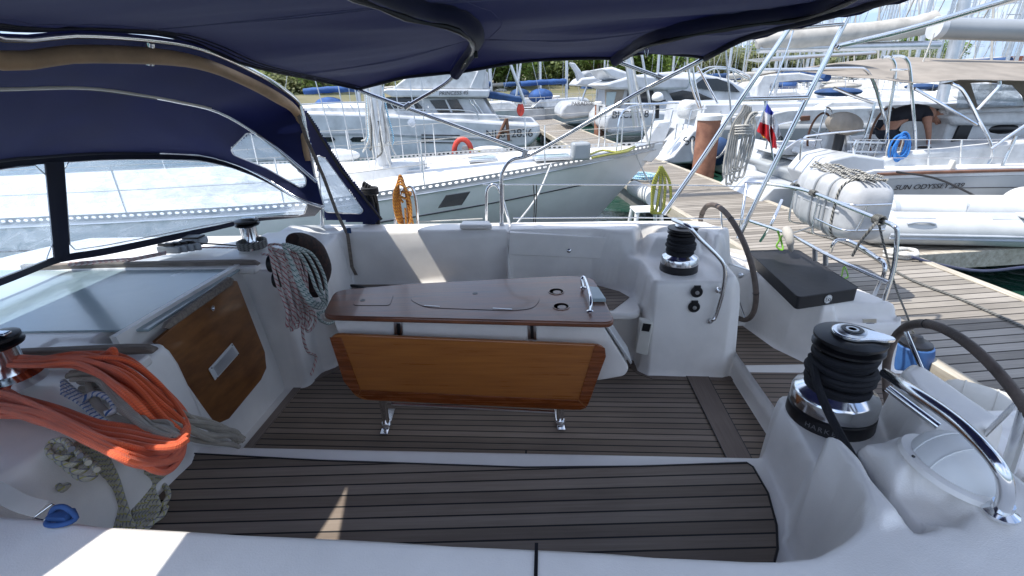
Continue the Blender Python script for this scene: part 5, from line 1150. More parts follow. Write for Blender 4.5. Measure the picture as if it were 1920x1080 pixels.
for i, (X, Y, sc_) in enumerate(yl_):
    cov = i % 2
    lb = ('white yacht with a dark blue cover among the masts across the basin', 'white yacht with an off-white cover among the masts across the basin')[cov]
    src = gy[cov]
    if i < 2: o = src
    else:
        o = src.copy(); C.objects.link(o)
        for ch in list(src.children): c_ = ch.copy(); C.objects.link(c_); c_.parent = o
    o.location = (X, Y, -.6); o['label'] = lb; rz = R_.uniform(-.15, .15) + (PI if i % 3 else 0); o.rotation_euler = (0, R_.uniform(-.02, .02), rz); o.scale = (sc_,)*3
# ---- lattice pylons and red-roofed houses
def pylon(x, Y, h, lb):
    b0 = P(x, 140, Y=Y); b0.z = 1; t_ = MB()
    for sx in (-1, 1):
        for sy in (-1, 1): t_.tube([b0 + V((sx*2.4, sy*2.4, 0)), b0 + V((sx*.6, sy*.6, h))], .11, 5)
    for k in range(7):
        f0, f1 = k/7, (k+1)/7; w0, w1 = 2.4 - 1.8*f0, 2.4 - 1.8*f1
        for sx in (-1, 1): t_.tube([b0 + V((sx*w0, -w0, h*f0)), b0 + V((-sx*w1, -w1, h*f1))], .06, 4); t_.tube([b0 + V((w0*sx, -w0*1, h*f0)), b0 + V((w1*sx, w1, h*f1))], .06, 4)
    for z_ in (.78, .92): t_.tube([b0 + V((-5, 0, h*z_)), b0 + V((5, 0, h*z_))], .1, 4)
    tag(t_.build('lattice_pylon', M['steel2']), lb, 'pylon')
pylon(1378, 190, 17, 'steel lattice pylon on the skyline, the left one of the pair'); pylon(1404, 200, 17, 'steel lattice pylon on the skyline, the right one of the pair')
M['roof'] = mat('red_roof', (.42, .14, .08), .85, var=.2, scale=2); M['wallc'] = mat('cream_wall', (.55, .45, .34), .9, var=.1)
for i, (x, Y, w_, lb) in enumerate([(1880, 170, 9, 'house with a wide red tiled roof at the end of the far quay'), (1915, 175, 6, 'small cream house with a red roof at the right edge'), (1850, 185, 5, 'little red-roofed house half hidden by masts')]):
    c_ = P(x, 118, Y=Y); c_.z = -.4; h_ = thing('house', c_, lb, 'house')
    MB().box(c_ + ZV*1.8, (w_, 8, 3.6), (X_, Y_, ZV)).build('wall', M['wallc'], h_)
    MB().prism([c_ + V((-w_/2-.4, -4.5, 3.6)), c_ + V((w_/2+.4, -4.5, 3.6)), c_ + V((w_/2-.6, -4.5, 5.4)), c_ + V((-w_/2+.6, -4.5, 5.4))], Y_*9).build('roof', M['roof'], h_)
    for k in range(3): MB().box(c_ + V((-w_*.3 + k*w_*.3, -4.02, 1.9)), (.9, .08, 1.3), (X_, Y_, ZV)).build('window', M['dkglass'], h_)
stru('far_quay', MB().add([(60, 160, -.3), (420, 160, -.3), (420, 700, .4), (60, 700, .4)], [[0, 1, 2, 3]]), M['land'])
# ================================================================== bimini
BM = sub('bimini', YA)
def resamp(pts, n):
    pts = cr(pts, 8); L = [0]
    for i in range(1, len(pts)): L.append(L[-1] + (pts[i]-pts[i-1]).length)
    out = []; j = 0
    for k in range(n):
        t = L[-1]*k/(n-1)
        while j < len(L)-2 and L[j+1] < t: j += 1
        out.append(pts[j].lerp(pts[j+1], (t-L[j])/max(1e-9, L[j+1]-L[j])))
    return out
VP_ = 1.22
bowF = [B(672, 166, v=1.31), B(600, 150, v=1.14), B(470, 122, u=-1.32), B(380, 85, u=-1.40), B(300, 62, u=-1.43), B(150, 52, u=-1.43), B(0, 50, u=-1.42), b(-1.28, -1.25, 2.0), b(-1.2, -1.75, 1.93)]
bow1 = [B(852, 134, v=VP_), B(886, 84, v=1.0), B(893, 52, z=2.03), B(860, 20, z=2.07), B(780, 0, z=2.09), b(-.42, -.7, 2.12), b(-.4, -1.75, 2.0)]
bow2 = [B(1152, 107, v=VP_), B(1180, 88, v=1.08), B(1240, 55, z=2.03), B(1400, 22, z=2.08), B(1540, 0, z=2.10), b(1.35, -.5, 2.14), b(1.2, -1.75, 2.02)]
bowA = [B(1322, 106, v=VP_), B(1340, 96, v=1.12), B(1400, 66, z=2.02), B(1500, 38, z=2.06), B(1640, 2, z=2.10), b(1.75, -.5, 2.15), b(1.6, -1.75, 2.03)]
NJ = 49
rows = [resamp(x, NJ) for x in (bowF, bow1, bow2, bowA)]
rng = random.Random(3)
G = []
for k in range(3):
    n_ = 14
    for i in range(n_ + (k == 2)):
        t = i/n_; row = []
        for j in range(NJ):
            p = rows[k][j].lerp(rows[k+1][j], t); s = math.sin(PI*t)
            sag = .035*s*math.sin(PI*min(1, j/14)) ; w = .006*math.sin(j*.9 + k*2 + 3*t)*s + .004*math.sin(j*2.3 + t*9 + k)*s + .006*math.exp(-8*t)*math.sin(j*2.9 + k) + .006*math.exp(-8*(1-t))*math.sin(j*3.4 + k)
            p = p - ZV*(sag + w)
            if j == 0: p = p + AV*(-.05*s) + ZV*(.02*s)
            row.append(p)
        G.append(row)
MB().sheet(G, -.003).build('bimini_canopy', M['navy'], BM)
M['stitch'] = mat('stitching', (.16, .17, .30), .9)
for j_ in (9, 23, 38):
    for o_ in (0, 1): MB().tube([G[i][j_].lerp(G[i][j_+1], o_*.35) - ZV*.0015 for i in range(len(G))], .0016, 5).build('seam_stitching', M['stitch'], BM)
for k_ in (1, 13, 15, 27, 29, 41): MB().tube([p - ZV*.0015 for p in G[k_][1:]], .0014, 5).build('seam_stitching', M['stitch'], BM)
# sleeves under each bow and hem along the edges
def ribbon(pts, w, nrm, off, mt, name, par):
    g = []
    for i, p in enumerate(pts):
        d = (pts[min(i+1, len(pts)-1)] - pts[max(i-1, 0)]).normalized(); side = d.cross(nrm).normalized()
        g.append([p + side*w/2*k + nrm*(off - abs(k)*0) for k in (-1, 0, 1)])
    return MB().sheet(g, .006).build(name, mt, par)
for nm, row in (('bow_sleeve', rows[1]), ('bow_sleeve', rows[2])):
    pts = [p - ZV*.022 for p in row]
    MB().tube(pts, .034, 12).build(nm, M['navy'], BM)
    z = [p - ZV*.040 + AU*-.022 for p in pts[2:]]
    zp = MB(); zp.tube(z, [.009 + .003*math.sin(i*1.7) for i in range(len(z))], 8).build('zip_cover', M['black'], BM)
MB().tube([p - ZV*.004 for p in rows[0]], .009, 10).build('front_hem', M['navy2'], BM)
MB().tube([p - ZV*.012 for p in rows[3]], .018, 10).build('aft_hem', M['navy2'], BM)
for a_ in (.05, .085): MB().tube([p + AU*a_ - ZV*(.006 + .0*a_) for p in rows[0][1:]], .0035, 6).build('piping', M['navy2'], BM)
hm = [r[0] - ZV*.004 for r in G]
MB().tube(hm, .010, 8).build('side_hem', M['navy2'], BM)
# scalloped valance along the aft edge
va = []
for j, p in enumerate(rows[3][4:]):
    f = j*.9; d = .018 + .02*abs(math.sin(f)); va.append([p + AU*.012, p + AU*.022 - ZV*d])
MB().sheet(va, .004).build('aft_valance', M['navy'], BM)
# frame tubes
pv = B(985, 284, v=1.30); base = B(941, 430, v=1.32)
st = MB().tube([rows[0][0] - ZV*.01, pv], .0135, 12).build('frame_tube', M['steel'], BM)
MB().tube(cr([rows[3][0] - ZV*.01, B(1190, 178, v=1.24), B(1010, 283, v=1.30), B(960, 300, v=1.31), B(943, 322, v=1.32), B(940, 345, v=1.32), base], 6), .0135, 12).build('frame_tube', M['steel'], BM)
MB().tube(cr([rows[1][0] - ZV*.02, B(830, 160, v=1.23), B(762, 200, v=1.25)], 5), .0125, 12).build('frame_tube', M['steel'], BM)
MB().tube([rows[2][0] - ZV*.02, B(1240, 146, v=1.24)], .0125, 12).build('frame_tube', M['steel'], BM)
for p, qd in ((B(762, 200, v=1.25), rows[1][0]), (B(1240, 146, v=1.24), rows[2][0]), (pv, base)):
    d = (qd - p).normalized(); MB().tube([p - d*.012, p + d*.035], .019, 10).build('frame_fitting', M['steel2'], BM)
fj = MB(); fj.lathe(base - ZV*.0, ZV, [(.028, 0), (.028, .006), (.018, .012), (.018, .05)], 16)
fj.build('frame_fitting', M['steel2'], BM)
MB().tube(cr([B(941, 345, v=1.322), B(941, 400, v=1.322)], 3), .0165, 12).build('frame_sleeve', M['steel'], BM)
# loop and clips under the sleeves
cp_ = MB(); c_ = rows[1][8] - ZV*.07; cp_.box(c_, (.02, .03, .04)); cp_.build('buckle', M['black'], BM, bevel=.003)
MB().tube(cr([rows[2][7] - ZV*.05, rows[2][7] - ZV*.1 + AU*.015, rows[2][7] - ZV*.06 + AU*.02], 5, True), .0025, 6, closed=True).build('snap_hook', M['steel'], BM)
# long spray-hood strap from under the bimini down to the coaming
# ================================================================== sprayhood
SH = sub('sprayhood', YA)
uA = -1.40
legT, legB = B(562, 196, v=1.30), B(605, 424, v=1.36)
A = [B(602, 385, v=1.352), B(590, 335, v=1.34), B(575, 250, v=1.32), legT, B(520, 160, u=uA), B(450, 121, u=uA), B(380, 92, u=uA), B(300, 76, u=uA), B(150, 65, u=uA), B(0, 71, u=uA)]
def mirror_ext(a_, vc, drop):
    """carry a bow on to starboard as the mirror of its port half"""
    out = list(a_); last = uvz(out[-1])
    for p in a_[::-1]:
        w = uvz(p)
        if 2*vc-w[1] < last[1] - .05: out.append(b(w[0], 2*vc-w[1], w[2] + (drop if w[2] > 1.55 else 0)))
    return out
A = mirror_ext(A, -.25, .10)
def slantp(x, y, piv, top):                                         # point on the slanted plane of a bow
    d = AU*(top[0]-piv[0]) + ZV*(top[1]-piv[1]); n = d.cross(AV).normalized(); return PL(x, y, b(piv[0], 0, piv[1]), n)
s2 = ((-1.46, 1.16), (-2.02, 1.78)); s3 = ((-1.48, 1.02), (-2.45, 1.42))
B2 = [slantp(x, y, *s2) for x, y in [(594, 342), (560, 312), (500, 264), (415, 212), (330, 190), (250, 176), (150, 164), (0, 166)]]
B3 = [slantp(x, y, *s3) for x, y in [(606, 388), (560, 372), (500, 335), (450, 311), (400, 296), (350, 289), (200, 286), (60, 294), (0, 300)]]
B2 = mirror_ext(B2, -.24, .0); B3 = mirror_ext(B3, -.2, .0)
NJ2 = 61
rA, r2, r3 = resamp(A, NJ2), resamp(B2, NJ2), resamp(B3, NJ2)
# bottom edge on the cabin top and coaming
BB = [B(590, 404, z=.86), B(530, 410, z=.87), B(470, 417, z=.875), B(330, 450, z=.89), B(200, 478, z=.895), B(112, 492, z=.90), B(60, 512, z=.90), B(0, 536, z=.90)]
BB = mirror_ext(BB, -.2, 0); rb = resamp(BB, NJ2)
def lofts(ra, rc, n_, bul=.0, wr=0):
    g = []
    for i in range(n_+1):
        t = i/n_; g.append([ra[j].lerp(rc[j], t) + (ZV*.8 - AU*.6)*(bul*math.sin(PI*t)*math.sin(PI*min(1, j/12)) + wr*math.sin(j*1.3 + 7*t)*math.sin(PI*t)) for j in range(NJ2)])
    return g
MB().sheet(lofts(rA, r2, 8, -.02, .006), -.003).build('hood_top', M['navyh'], SH)
g3 = lofts(r2, r3, 26, -.015, .004)
g3 = [cr(row, 4) for row in g3]
TRI = [(431, 281), (464, 251), (480, 252), (520, 282), (572, 333), (572, 347), (562, 351), (500, 316), (440, 292)]
MB().sheet(g3, -.003).cut(TRI).build('hood_front_top', M['navyh'], SH)
def onsurf(x, y):
    best = (1e9, None)
    for row in g3:
        for p in row:
            w = p - CAM; dd = w.dot(FW)
            if dd > 0:
                e = (960 + FPX*w.dot(RR)/dd - x)**2 + (540 - FPX*w.dot(UU)/dd - y)**2
                if e < best[0]: best = (e, p)
    return CAM + (best[1]-CAM)*.997
def rowat(n, k): return n
# windscreen band between the third bow and the deck, made of navy border and clear panels
def sheetpt(s, t):                                                  # s along 0..1, t from bow to deck
    j = s*(NJ2-1); i = int(min(j, NJ2-2)); f = j - i
    a_ = r3[i].lerp(r3[i+1], f); c_ = rb[i].lerp(rb[i+1], f); p = a_.lerp(c_, t); return p + (AU*-.5 + ZV*.2 + AV*.3)*(.03*math.sin(PI*t)*math.sin(PI*min(1, s*6)))
def findst(x, y):
    best = None
    for i in range(121):
        for k in range(41):
            p = sheetpt(i/120*.75, k/40); w = p - CAM; dd = w.dot(FW)
            if dd <= 0: continue
            px_ = 960 + FPX*w.dot(RR)/dd; py_ = 540 - FPX*w.dot(UU)/dd; e = (px_-x)**2 + (py_-y)**2
            if best is None or e < best[0]: best = (e, i/120*.75, k/40)
    return best[1], best[2]
w1 = [findst(*p) for p in [(122, 302), (350, 303), (450, 322), (584, 392), (584, 404), (470, 412), (114, 484)]]
def frange(lst, n):
    return lst
# columns in s: panel A (side) from s0..s1 and the corner post s1..s2 then front panel
sA0 = .02; sA1 = (findst(122, 400)[0]); sB0 = findst(92, 400)[0]; sB1 = min(.98, 1 - sB0 + .0)
def panelgrid(s0, s1, t0, t1, n_=24, m_=8):
    return [[sheetpt(s0 + (s1-s0)*j/n_, (t0(j/n_) if callable(t0) else t0)*(1-i/m_) + (t1(j/n_) if callable(t1) else t1)*i/m_) for j in range(n_+1)] for i in range(m_+1)]
VN = lambda g, nm='clear_window': MB().sheet(g, .0015).build(nm, M['vinyl'], SH)
t0A = lambda f: .07 + .45*max(0, (.12-f)/.12)**1.5; t1A = lambda f: .85 + .08*min(1, f*2.2)
MB().sheet(panelgrid(0, 1, -.0, lambda f: .07, 60, 1), -.004).build('window_border', M['navy2'], SH)
MB().sheet(panelgrid(0, sA1, t1A, 1.0, 40, 2), -.004).build('window_border', M['navy2'], SH); MB().sheet(panelgrid(sA1, 1, .93, 1.0, 60, 1), -.004).build('window_border', M['navy2'], SH)
MB().sheet(panelgrid(0, sA0, .06, .94, 2, 4), -.004).build('window_border', M['navy2'], SH)
MB().sheet(panelgrid(sA1, sB0, .06, .94, 6, 10), -.012).build('corner_post', M['navy2'], SH)
MB().sheet(panelgrid(1-sB0, 1-sA1, .06, .94, 6, 10), -.012).build('corner_post', M['navy2'], SH)
VN(panelgrid(sA0, sA1, .07, t1A)); VN(panelgrid(sB0, 1-sB0, .07, .93)); VN(panelgrid(1-sA1, 1-sA0, .07, .93))
def seam(pts, r, mt, nm): return MB().tube(pts, r, 8).build(nm, mt, SH)
def outline(s0, s1, t0=.07, t1=.93):
    L = [(s0+.01, t0), (s1-.005, t0), (s1, t0+.06), (s1, t1-.06), (s1-.005, t1), (s0+.01, t1), (s0, t1-.14), (s0, t0+.1)]; out = []
    for i in range(len(L)):
        a_, c_ = L[i], L[(i+1) % len(L)]
        for k in range(10): out.append(sheetpt(a_[0] + (c_[0]-a_[0])*k/10, a_[1] + (c_[1]-a_[1])*k/10) - (AU*-.5+ZV*.2)*.012)
    return out
for s0, s1, t1_ in ((sA0, sA1, .9), (sB0, 1-sB0, .93)): MB().tube(outline(s0, s1, .07, t1_), .0035, 6, closed=True).build('window_binding', M['alu'], SH)
# side quarter: triangle window between bows two and three, and the aft quarter panel behind the leg
MB().tube(rA, .0125, 10).build('hood_bow', M['steel'], SH)
half = NJ2//2
MB().tube(r2[:18], .012, 10).build('hood_bow', M['steel'], SH); MB().tube(r2[17:44], .013, 10).build('bow_pocket', M['navy2'], SH)
MB().tube([p + AU*.02 for p in r2[12:50]], .011, 8).build('bow_pocket', M['cream'], SH)
MB().tube(r3[:16], .012, 10).build('hood_bow', M['steel'], SH); MB().tube(r3[15:46], .014, 10).build('bow_pocket', M['navy2'], SH)
MB().tube([legT, A[2], A[1], A[0], legB], .0125, 10).build('hood_leg', M['steel'], SH)
MB().tube(cr([A[1], B(598, 360, v=1.35), B(606, 388, v=1.355)], 3), .014, 8).build('leg_fitting', M['steel2'], SH)
MB().lathe(legB - ZV*.0, ZV, [(.024, -.03), (.024, -.02), (.015, -.01), (.015, .03)], 14).build('leg_foot', M['steel'], SH)
# leather chafe roll laced under the aft bow, split by a steel clip
kk = [i for i in range(NJ2)]
lr = [p + (AU*-.03 - ZV*.058) for p in rA]
MB().tube(lr[5:NJ2-4], [.030 + .002*math.sin(i*.5) for i in range(5, NJ2-4)], 12).build('leather_roll', M['tan'], SH)
pc = B(283, 95, u=uA - .03); MB().tube([pc + ZV*.03, pc - ZV*.05 - AU*.03], .022, 12).build('roll_clip', M['steel'], SH)
tri = smoothpoly([onsurf(*p) for p in TRI], .02, 3); tc_ = sum(tri, V())/len(tri)
tm = MB(); n3 = len(tri); tm.add(tri + [tc_], [[i, (i+1) % n3, n3] for i in range(n3)]).build('quarter_window', M['vinyl'], SH)
MB().tube(tri, .0045, 6, closed=True).build('window_binding', M['alu'], SH)
# aft quarter panel: outboard and behind the leg, navy with its own clear pane
qp = [B(x, y, v=1.40) for x, y in [(566, 200), (580, 214), (640, 310), (716, 408), (700, 421), (655, 415), (610, 412), (598, 330)]]
QPc = [(595, 291), (610, 296), (682, 395), (676, 401), (610, 398), (603, 370)]
qg = [[B(560 + 160*i/60, 196 + 228*j/60, v=1.40) for i in range(61)] for j in range(61)]
QP = MB().sheet(qg, .003).cut([(566, 200), (580, 214), (640, 310), (716, 408), (700, 421), (655, 415), (610, 412), (598, 330)], True).cut(QPc).build('aft_quarter_panel', M['navyh'], SH)
sq = [uvz(p) for p in qp]; MB().prism([b(w_[0] - .02, -w_[1]*1.17, w_[2]) for w_ in sq], AV*-.003).build('aft_quarter_panel', M['navyh'], SH)  # opaque starboard mirror panel, added out of view to trim the near sun patch
pn = smoothpoly([B(x, y, v=1.396) for x, y in [(595, 291), (610, 296), (682, 395), (676, 401), (610, 398), (603, 370)]], .03, 4)
MB().prism(pn, -AV*.002).build('clear_window', M['pane'] if 'pane' in M else M['vinyl'], QP)
MB().tube([p - AV*.003 for p in pn], .0035, 6, closed=True).build('window_binding', M['alu'], QP)
MB().tube([B(575, 212, v=1.39), B(640, 320, v=1.39), B(716, 412, v=1.39)], .010, 8).build('edge_hem', M['rubber'], QP)
# grey webbing tensioner from the leg down over the coaming
g_ = []
for (x, y, v_) in [(556, 205, 1.27), (575, 260, 1.26), (606, 330, 1.25), (632, 400, 1.22), (652, 440, 1.19), (660, 500, 1.18), (668, 516, 1.17)]:
    p = B(x, y, v=v_); g_.append([p - AU*.013, p + AU*.013])
tag(MB().sheet(g_, .002).build('webbing_strap', M['weather']), 'long grey webbing strap hanging from the sprayhood leg down the far coaming', 'strap')
# ================================================================== our rails, stern gear and loose things
def bt_(nm, pts, r, mt='steel', n=10, c=5, par=YA, closed=False):
    return MB().tube(cr(pts, c, closed) if len(pts) > 2 else pts, r, n, closed=closed).build(nm, M[mt], par)
vl = 1.40
# lifelines port side
bt_('lifeline', [B(905, 346, v=1.50), B(1000, 346, v=1.50), B(1256, 347, v=1.50), B(1400, 350, v=1.55)], .0045, c=3)
bt_('lifeline', [B(786, 416, v=1.50), B(905, 410, v=1.50)], .0045, 'rw'); bt_('lifeline', [B(962, 409, v=1.50), B(1200, 408, v=1.50), B(1400, 412, v=1.55)], .0045, c=3)
bt_('guard_hoop', [B(912, 432, v=1.50), B(912, 375, v=1.50), B(914, 355, v=1.50), B(925, 346, v=1.50), B(936, 356, v=1.50), B(950, 400, v=1.50), B(958, 432, v=1.50)], .012, 'steel')
bt_('guard_hoop', [B(739, 430, v=1.50), B(744, 395, v=1.50), B(755, 358, v=1.50), B(766, 350, v=1.50), B(776, 358, v=1.50), B(782, 395, v=1.50), B(784, 430, v=1.50)], .012, 'steel')
bt_('gate_line', [B(1000, 345, v=1.50), B(1002, 380, v=1.50), B(1000, 428, v=1.5)], .004, 'rk')
bt_('gate_line', [B(1006, 345, v=1.50), B(1006, 380, v=1.50), B(1003, 428, v=1.5)], .004, 'rk')
# cleat and filler on the coaming
MB().prism([B(x, y, z=.84) for x, y in [(862, 430), (868, 422), (918, 422), (923, 430)]], ZV*.035).build('vent_box', M['gel'], YA, bevel=.01)
# orange rope hank on the guard hoop and the dark hank beside it
og = MB()
for k in range(4):
    w_ = .03 + .012*k; h_ = .23 - .02*k; c0 = B(757, 385, v=1.47)
    og.tube(cr([c0 + AU*w_*math.cos(a_) + ZV*h_*math.sin(a_) - AV*.012*k for a_ in [i*PI/6 for i in range(12)]], 3, True), .0095, 7, closed=True)
og.tube(cr([B(752, 360, v=1.45), B(770, 362, v=1.44), B(762, 372, v=1.44), B(748, 368, v=1.44), B(756, 380, v=1.44)], 5), .0095, 7)
og.tube([B(765, 385, v=1.44), B(776, 425, v=1.44)], .0095, 7); og.tube([B(760, 390, v=1.44), B(762, 428, v=1.44)], .0095, 7)
tag(og.build('rope_hank', M['ro']), 'orange-yellow rope hank hung on the guard hoop of our far side deck', 'rope')
dk_ = MB()
for k in range(7):
    c0 = B(690 + (k % 4)*5, 388, v=1.47) - AV*.01*k; dk_.tube(cr([c0 + AU*.025*math.cos(a_) + ZV*(.19 - .01*k)*math.sin(a_) for a_ in [i*PI/6 for i in range(12)]], 3, True), .011, 7, closed=True)
c0 = B(694, 362, v=1.44)
for k in range(3): dk_.tube([c0 + AU*.06*math.cos(a_) + AV*.04*math.sin(a_) + ZV*.018*k for a_ in [i*PI/8 for i in range(16)]], .011, 7, closed=True)
tag(dk_.build('rope_hank', M['rk']), 'black rope hank hanging behind the sprayhood\'s aft corner', 'rope')
bk_ = B(654, 430, v=1.17)
tag(MB().box(bk_ - ZV*.01, (.03, .012, .04)).build('rope_clip', M['dblue'], bevel=.003), 'small blue plastic clip on the far coaming beneath the strap', 'clip')
# ---- pushpit at the port quarter
zr = .94
pA = [B(1396, 343, z=zr), B(1440, 345, z=zr), B(1510, 357, z=zr), B(1600, 392, z=zr), B(1655, 414, z=zr), B(1676, 424, z=zr), B(1682, 438, z=zr-.04), B(1676, 500, z=.69), B(1658, 563, z=.47)]
bt_('pushpit_rail', pA, .0135)
bt_('pushpit_rail', [B(1400, 412, z=.70), B(1480, 440, z=.70), B(1560, 482, z=.70), B(1665, 530, z=.66)], .012)
bt_('pushpit_leg', [B(1400, 345, z=zr), B(1392, 400, z=.72), B(1386, 446, z=.5)], .012); bt_('pushpit_leg', [B(1466, 375, z=.86), B(1446, 420, z=.70), B(1426, 452, z=.5)], .012)
bt_('seat_hoop', [B(1558, 470, z=.6), B(1561, 460, z=.72), B(1572, 450, z=.76), B(1600, 455, z=.76), B(1642, 482, z=.76), B(1656, 492, z=.74), B(1658, 512, z=.68), B(1640, 552, z=.5)], .012)
ft_ = MB()
for x, y in ((1528, 466), (1548, 474)): ft_.tube([B(x, y, z=.69), B(x, y+22, z=.60)], .016, 10)
ft_.build('rail_bracket', M['alu'], YA)
# gantry legs and bars
lgA = [B(1244, 402, v=1.47), B(1320, 292, v=1.47), B(1400, 170, v=1.47), B(1480, 52, v=1.47), B(1540, -40, v=1.47)]
lgB = [B(1384, 447, v=1.52), B(1446, 320, v=1.52), B(1515, 180, v=1.52), B(1605, 0, v=1.52), B(1640, -70, v=1.52)]
bt_('gantry_leg', lgA, .017, n=12); bt_('gantry_leg', lgB, .017, n=12)
bt_('gantry_bar', [B(1392, 186, v=1.49), B(1514, 183, v=1.49)], .016, n=12); bt_('gantry_bar', [B(1470, 55, v=1.49), B(1582, 45, v=1.49)], .012)
bt_('gantry_bar', [B(1574, 86, v=1.50), B(1700, 56, v=1.1), B(1850, 12, v=.6), B(1940, -14, v=.3)], .0165, n=12)
bt_('gantry_bar', [B(1574, 86, v=1.50), B(1568, 92, v=1.50)], .019)
bt_('backstay', [B(1378, 300, v=1.55), B(1358, 60, v=1.55)], .006, 'steel2') ; bt_('gantry_wire', [B(1384, 330, v=1.56), B(1466, 120, v=1.56), B(1490, 50, v=1.56)], .005)
# unseen solar panel added above the gantry to cast the shadow on the pontoon
shade_panel = [V((1.66, 1.55, 2.58)), V((2.72, 1.55, 2.58)), V((2.72, 3.42, 2.58)), V((1.66, 3.42, 2.58))]
MB().prism(shade_panel, ZV*.035).build('solar_panel', M['dkglass'], YA, bevel=.004)
bt_('shade_panel_support', [lgB[-1] + ZV*.0, V((1.9, 3.2, 2.57))], .014); bt_('shade_panel_support', [B(1940, -14, v=.3), V((2.3, 2.3, 2.57))], .014)
# white hank on the gantry
wh = MB()
for k in range(6):
    top_ = B(1396 + (k % 3)*4, 196 + k*2, v=1.46); bot = B(1368 + (k % 3)*9, 336 - k*6, v=1.46); w_ = AU*(.03 + .008*k)
    wh.tube(cr([top_, top_.lerp(bot, .3) - w_, bot - w_*.8, bot - ZV*.03, bot + w_*.8, top_.lerp(bot, .35) + w_, top_ + AU*.01], 6), .008, 6)
for k in range(4): c0 = B(1393, 236 + k*5, v=1.44); wh.tube(cr([c0 - AU*.05, c0 - AV*.03 + ZV*.005, c0 + AU*.06, c0 + AV*.02], 4, True), .008, 6, closed=True)
wh.tube(cr([B(1390, 250, v=1.43), B(1405, 225, v=1.42), B(1420, 212, v=1.42), B(1408, 214, v=1.42), B(1395, 240, v=1.42)], 5), .009, 6)
tag(wh.build('rope_hank', M['rw']), 'long white rope hank hung from our stern gantry leg', 'rope')
# tricolour flag, drooping
FGp = B(1440, 190, v=1.9)
def flagpt(x, y, w=0): return B(x, y, v=1.9 + w)
FLG = thing('flag', flagpt(1440, 290), 'drooping blue, white and red tricolour flag behind the gantry', 'flag')
M['fb'] = mat('flag_blue', (.03, .05, .40), .8); M['fw'] = mat('flag_white', (.78, .78, .80), .8); M['fr'] = mat('flag_red', (.62, .02, .03), .8)
def fsheet(nm, poly, mt, w=0):
    x0, x1 = min(p[0] for p in poly), max(p[0] for p in poly); y0, y1 = min(p[1] for p in poly), max(p[1] for p in poly)
    g_ = [[flagpt(x0 + (x1-x0)*i/30, y0 + (y1-y0)*j/30, w + .035*math.sin((x0 + (x1-x0)*i/30)*.45 + y0*.02 + j*.02)) for i in range(31)] for j in range(31)]
    MB().sheet(g_, .003).cut(poly, True).build(nm, M[mt], FLG, ang=80)
fsheet('blue_stripe', [(1436, 188), (1441, 198), (1451, 212), (1446, 218), (1438, 213), (1431, 207)], 'fb')
fsheet('white_stripe', [(1431, 206), (1446, 216), (1450, 222), (1447, 237), (1424, 228)], 'fw')
fsheet('red_stripe', [(1424, 228), (1447, 237), (1454, 256), (1457, 279), (1449, 277), (1436, 258), (1419, 246)], 'fr')
fsheet('white_fold', [(1447, 214), (1456, 222), (1464, 252), (1457, 263), (1450, 240)], 'fw', .04)
M['fy'] = mat('flag_yellow', (.8, .45, .02), .8); fsheet('yellow_corner', [(1426, 251), (1441, 251), (1444, 260), (1432, 259)], 'fy', .03)
MB().rod(flagpt(1450, 300), flagpt(1434, 186), .008, 8).build('flag_staff', M['steel'], FLG)
# ---- liferaft canister in its cradle outboard of the rail
n0 = B(1585, 398, z=.72); f0_ = B(1474, 354, z=.72); axr = (f0_ - n0).normalized(); ob = ZV.cross(axr).normalized(); ob = ob if ob.dot(AU) > 0 else -ob
M['raft'] = mat('raft_shell', (.47, .48, .49), .4, var=.10, scale=5, bump=.05)
RF = thing('liferaft_canister', (n0 + f0_)/2 + ob*.22 - ZV*.3, 'white liferaft canister in a steel cradle outside the stern rail', 'liferaft')
cN = n0 + ob*.20 + axr*-.02 - ZV*.02; Lr = .86
def rr_ring(c_, w_, h_, k_=28):
    o_ = []
    for i in range(k_):
        a_ = 2*PI*i/k_; ca, sa = math.cos(a_), math.sin(a_); e = .5; o_.append(c_ + ob*(w_*math.copysign(abs(ca)**e, ca)) + ZV*(h_*math.copysign(abs(sa)**e, sa)))
    return o_
prof = [(0, .55), (.02, .74), (.06, .90), (.12, .97), (.2, 1.0), (.205, 1.03), (.235, 1.03), (.24, 1.0), (.42, 1.0), (.425, 1.025), (.45, 1.025), (.455, 1.0), (.62, 1.0), (.625, 1.03), (.655, 1.03), (.66, 1.0), (.74, .97), (.80, .9), (.84, .74), (.86, .55)]
MB().loft([rr_ring(cN + axr*(s_*1.12 - .03), .205*f, .262*f) for s_, f in prof]).build('shell', M['raft'], RF, ang=60)
MB().loft([rr_ring(cN + axr*s_, .209, .03) for s_ in (.10, .76)]).build('shell_flange', M['raft'], RF, bevel=.008)
for s_ in (.30, .52): MB().tube([p for p in rr_ring(cN + axr*s_, .212, .262)], .011, 8, closed=True).build('raft_strap', M['rubberg'], RF)
MB().prism([cN + axr*.3 - ob*.05 + ZV*.258, cN + axr*.5 - ob*.05 + ZV*.258, cN + axr*.5 + ob*.1 + ZV*.256, cN + axr*.3 + ob*.1 + ZV*.256], ZV*.003).build('raft_label', M['rubberg'], RF)
# rope lashings
M['rblk'] = rope('fleck_lashing', (.5, .48, .42), (.02, .02, .02), 30, fill=.5)
ls = MB()
ls.tube(cr([p for p in rr_ring(cN + axr*.16, .215, .265)], 1, True), .009, 7, closed=True)
for k in range(7):
    pts = []
    for i in range(9): pts.append(cN + axr*(.02 + .84*i/8) + ob*(-.10 + .03*k + .015*math.sin(i*1.8 + k)) + ZV*(.275 + .012*math.sin(i*2.2 + k*1.4) + .012*(k % 3)))
    ls.tube(cr(pts, 4), .010, 6)
tag(ls.build('lashing_rope', M['rblk']), 'black-flecked lashing rope piled on top of the liferaft canister', 'rope')
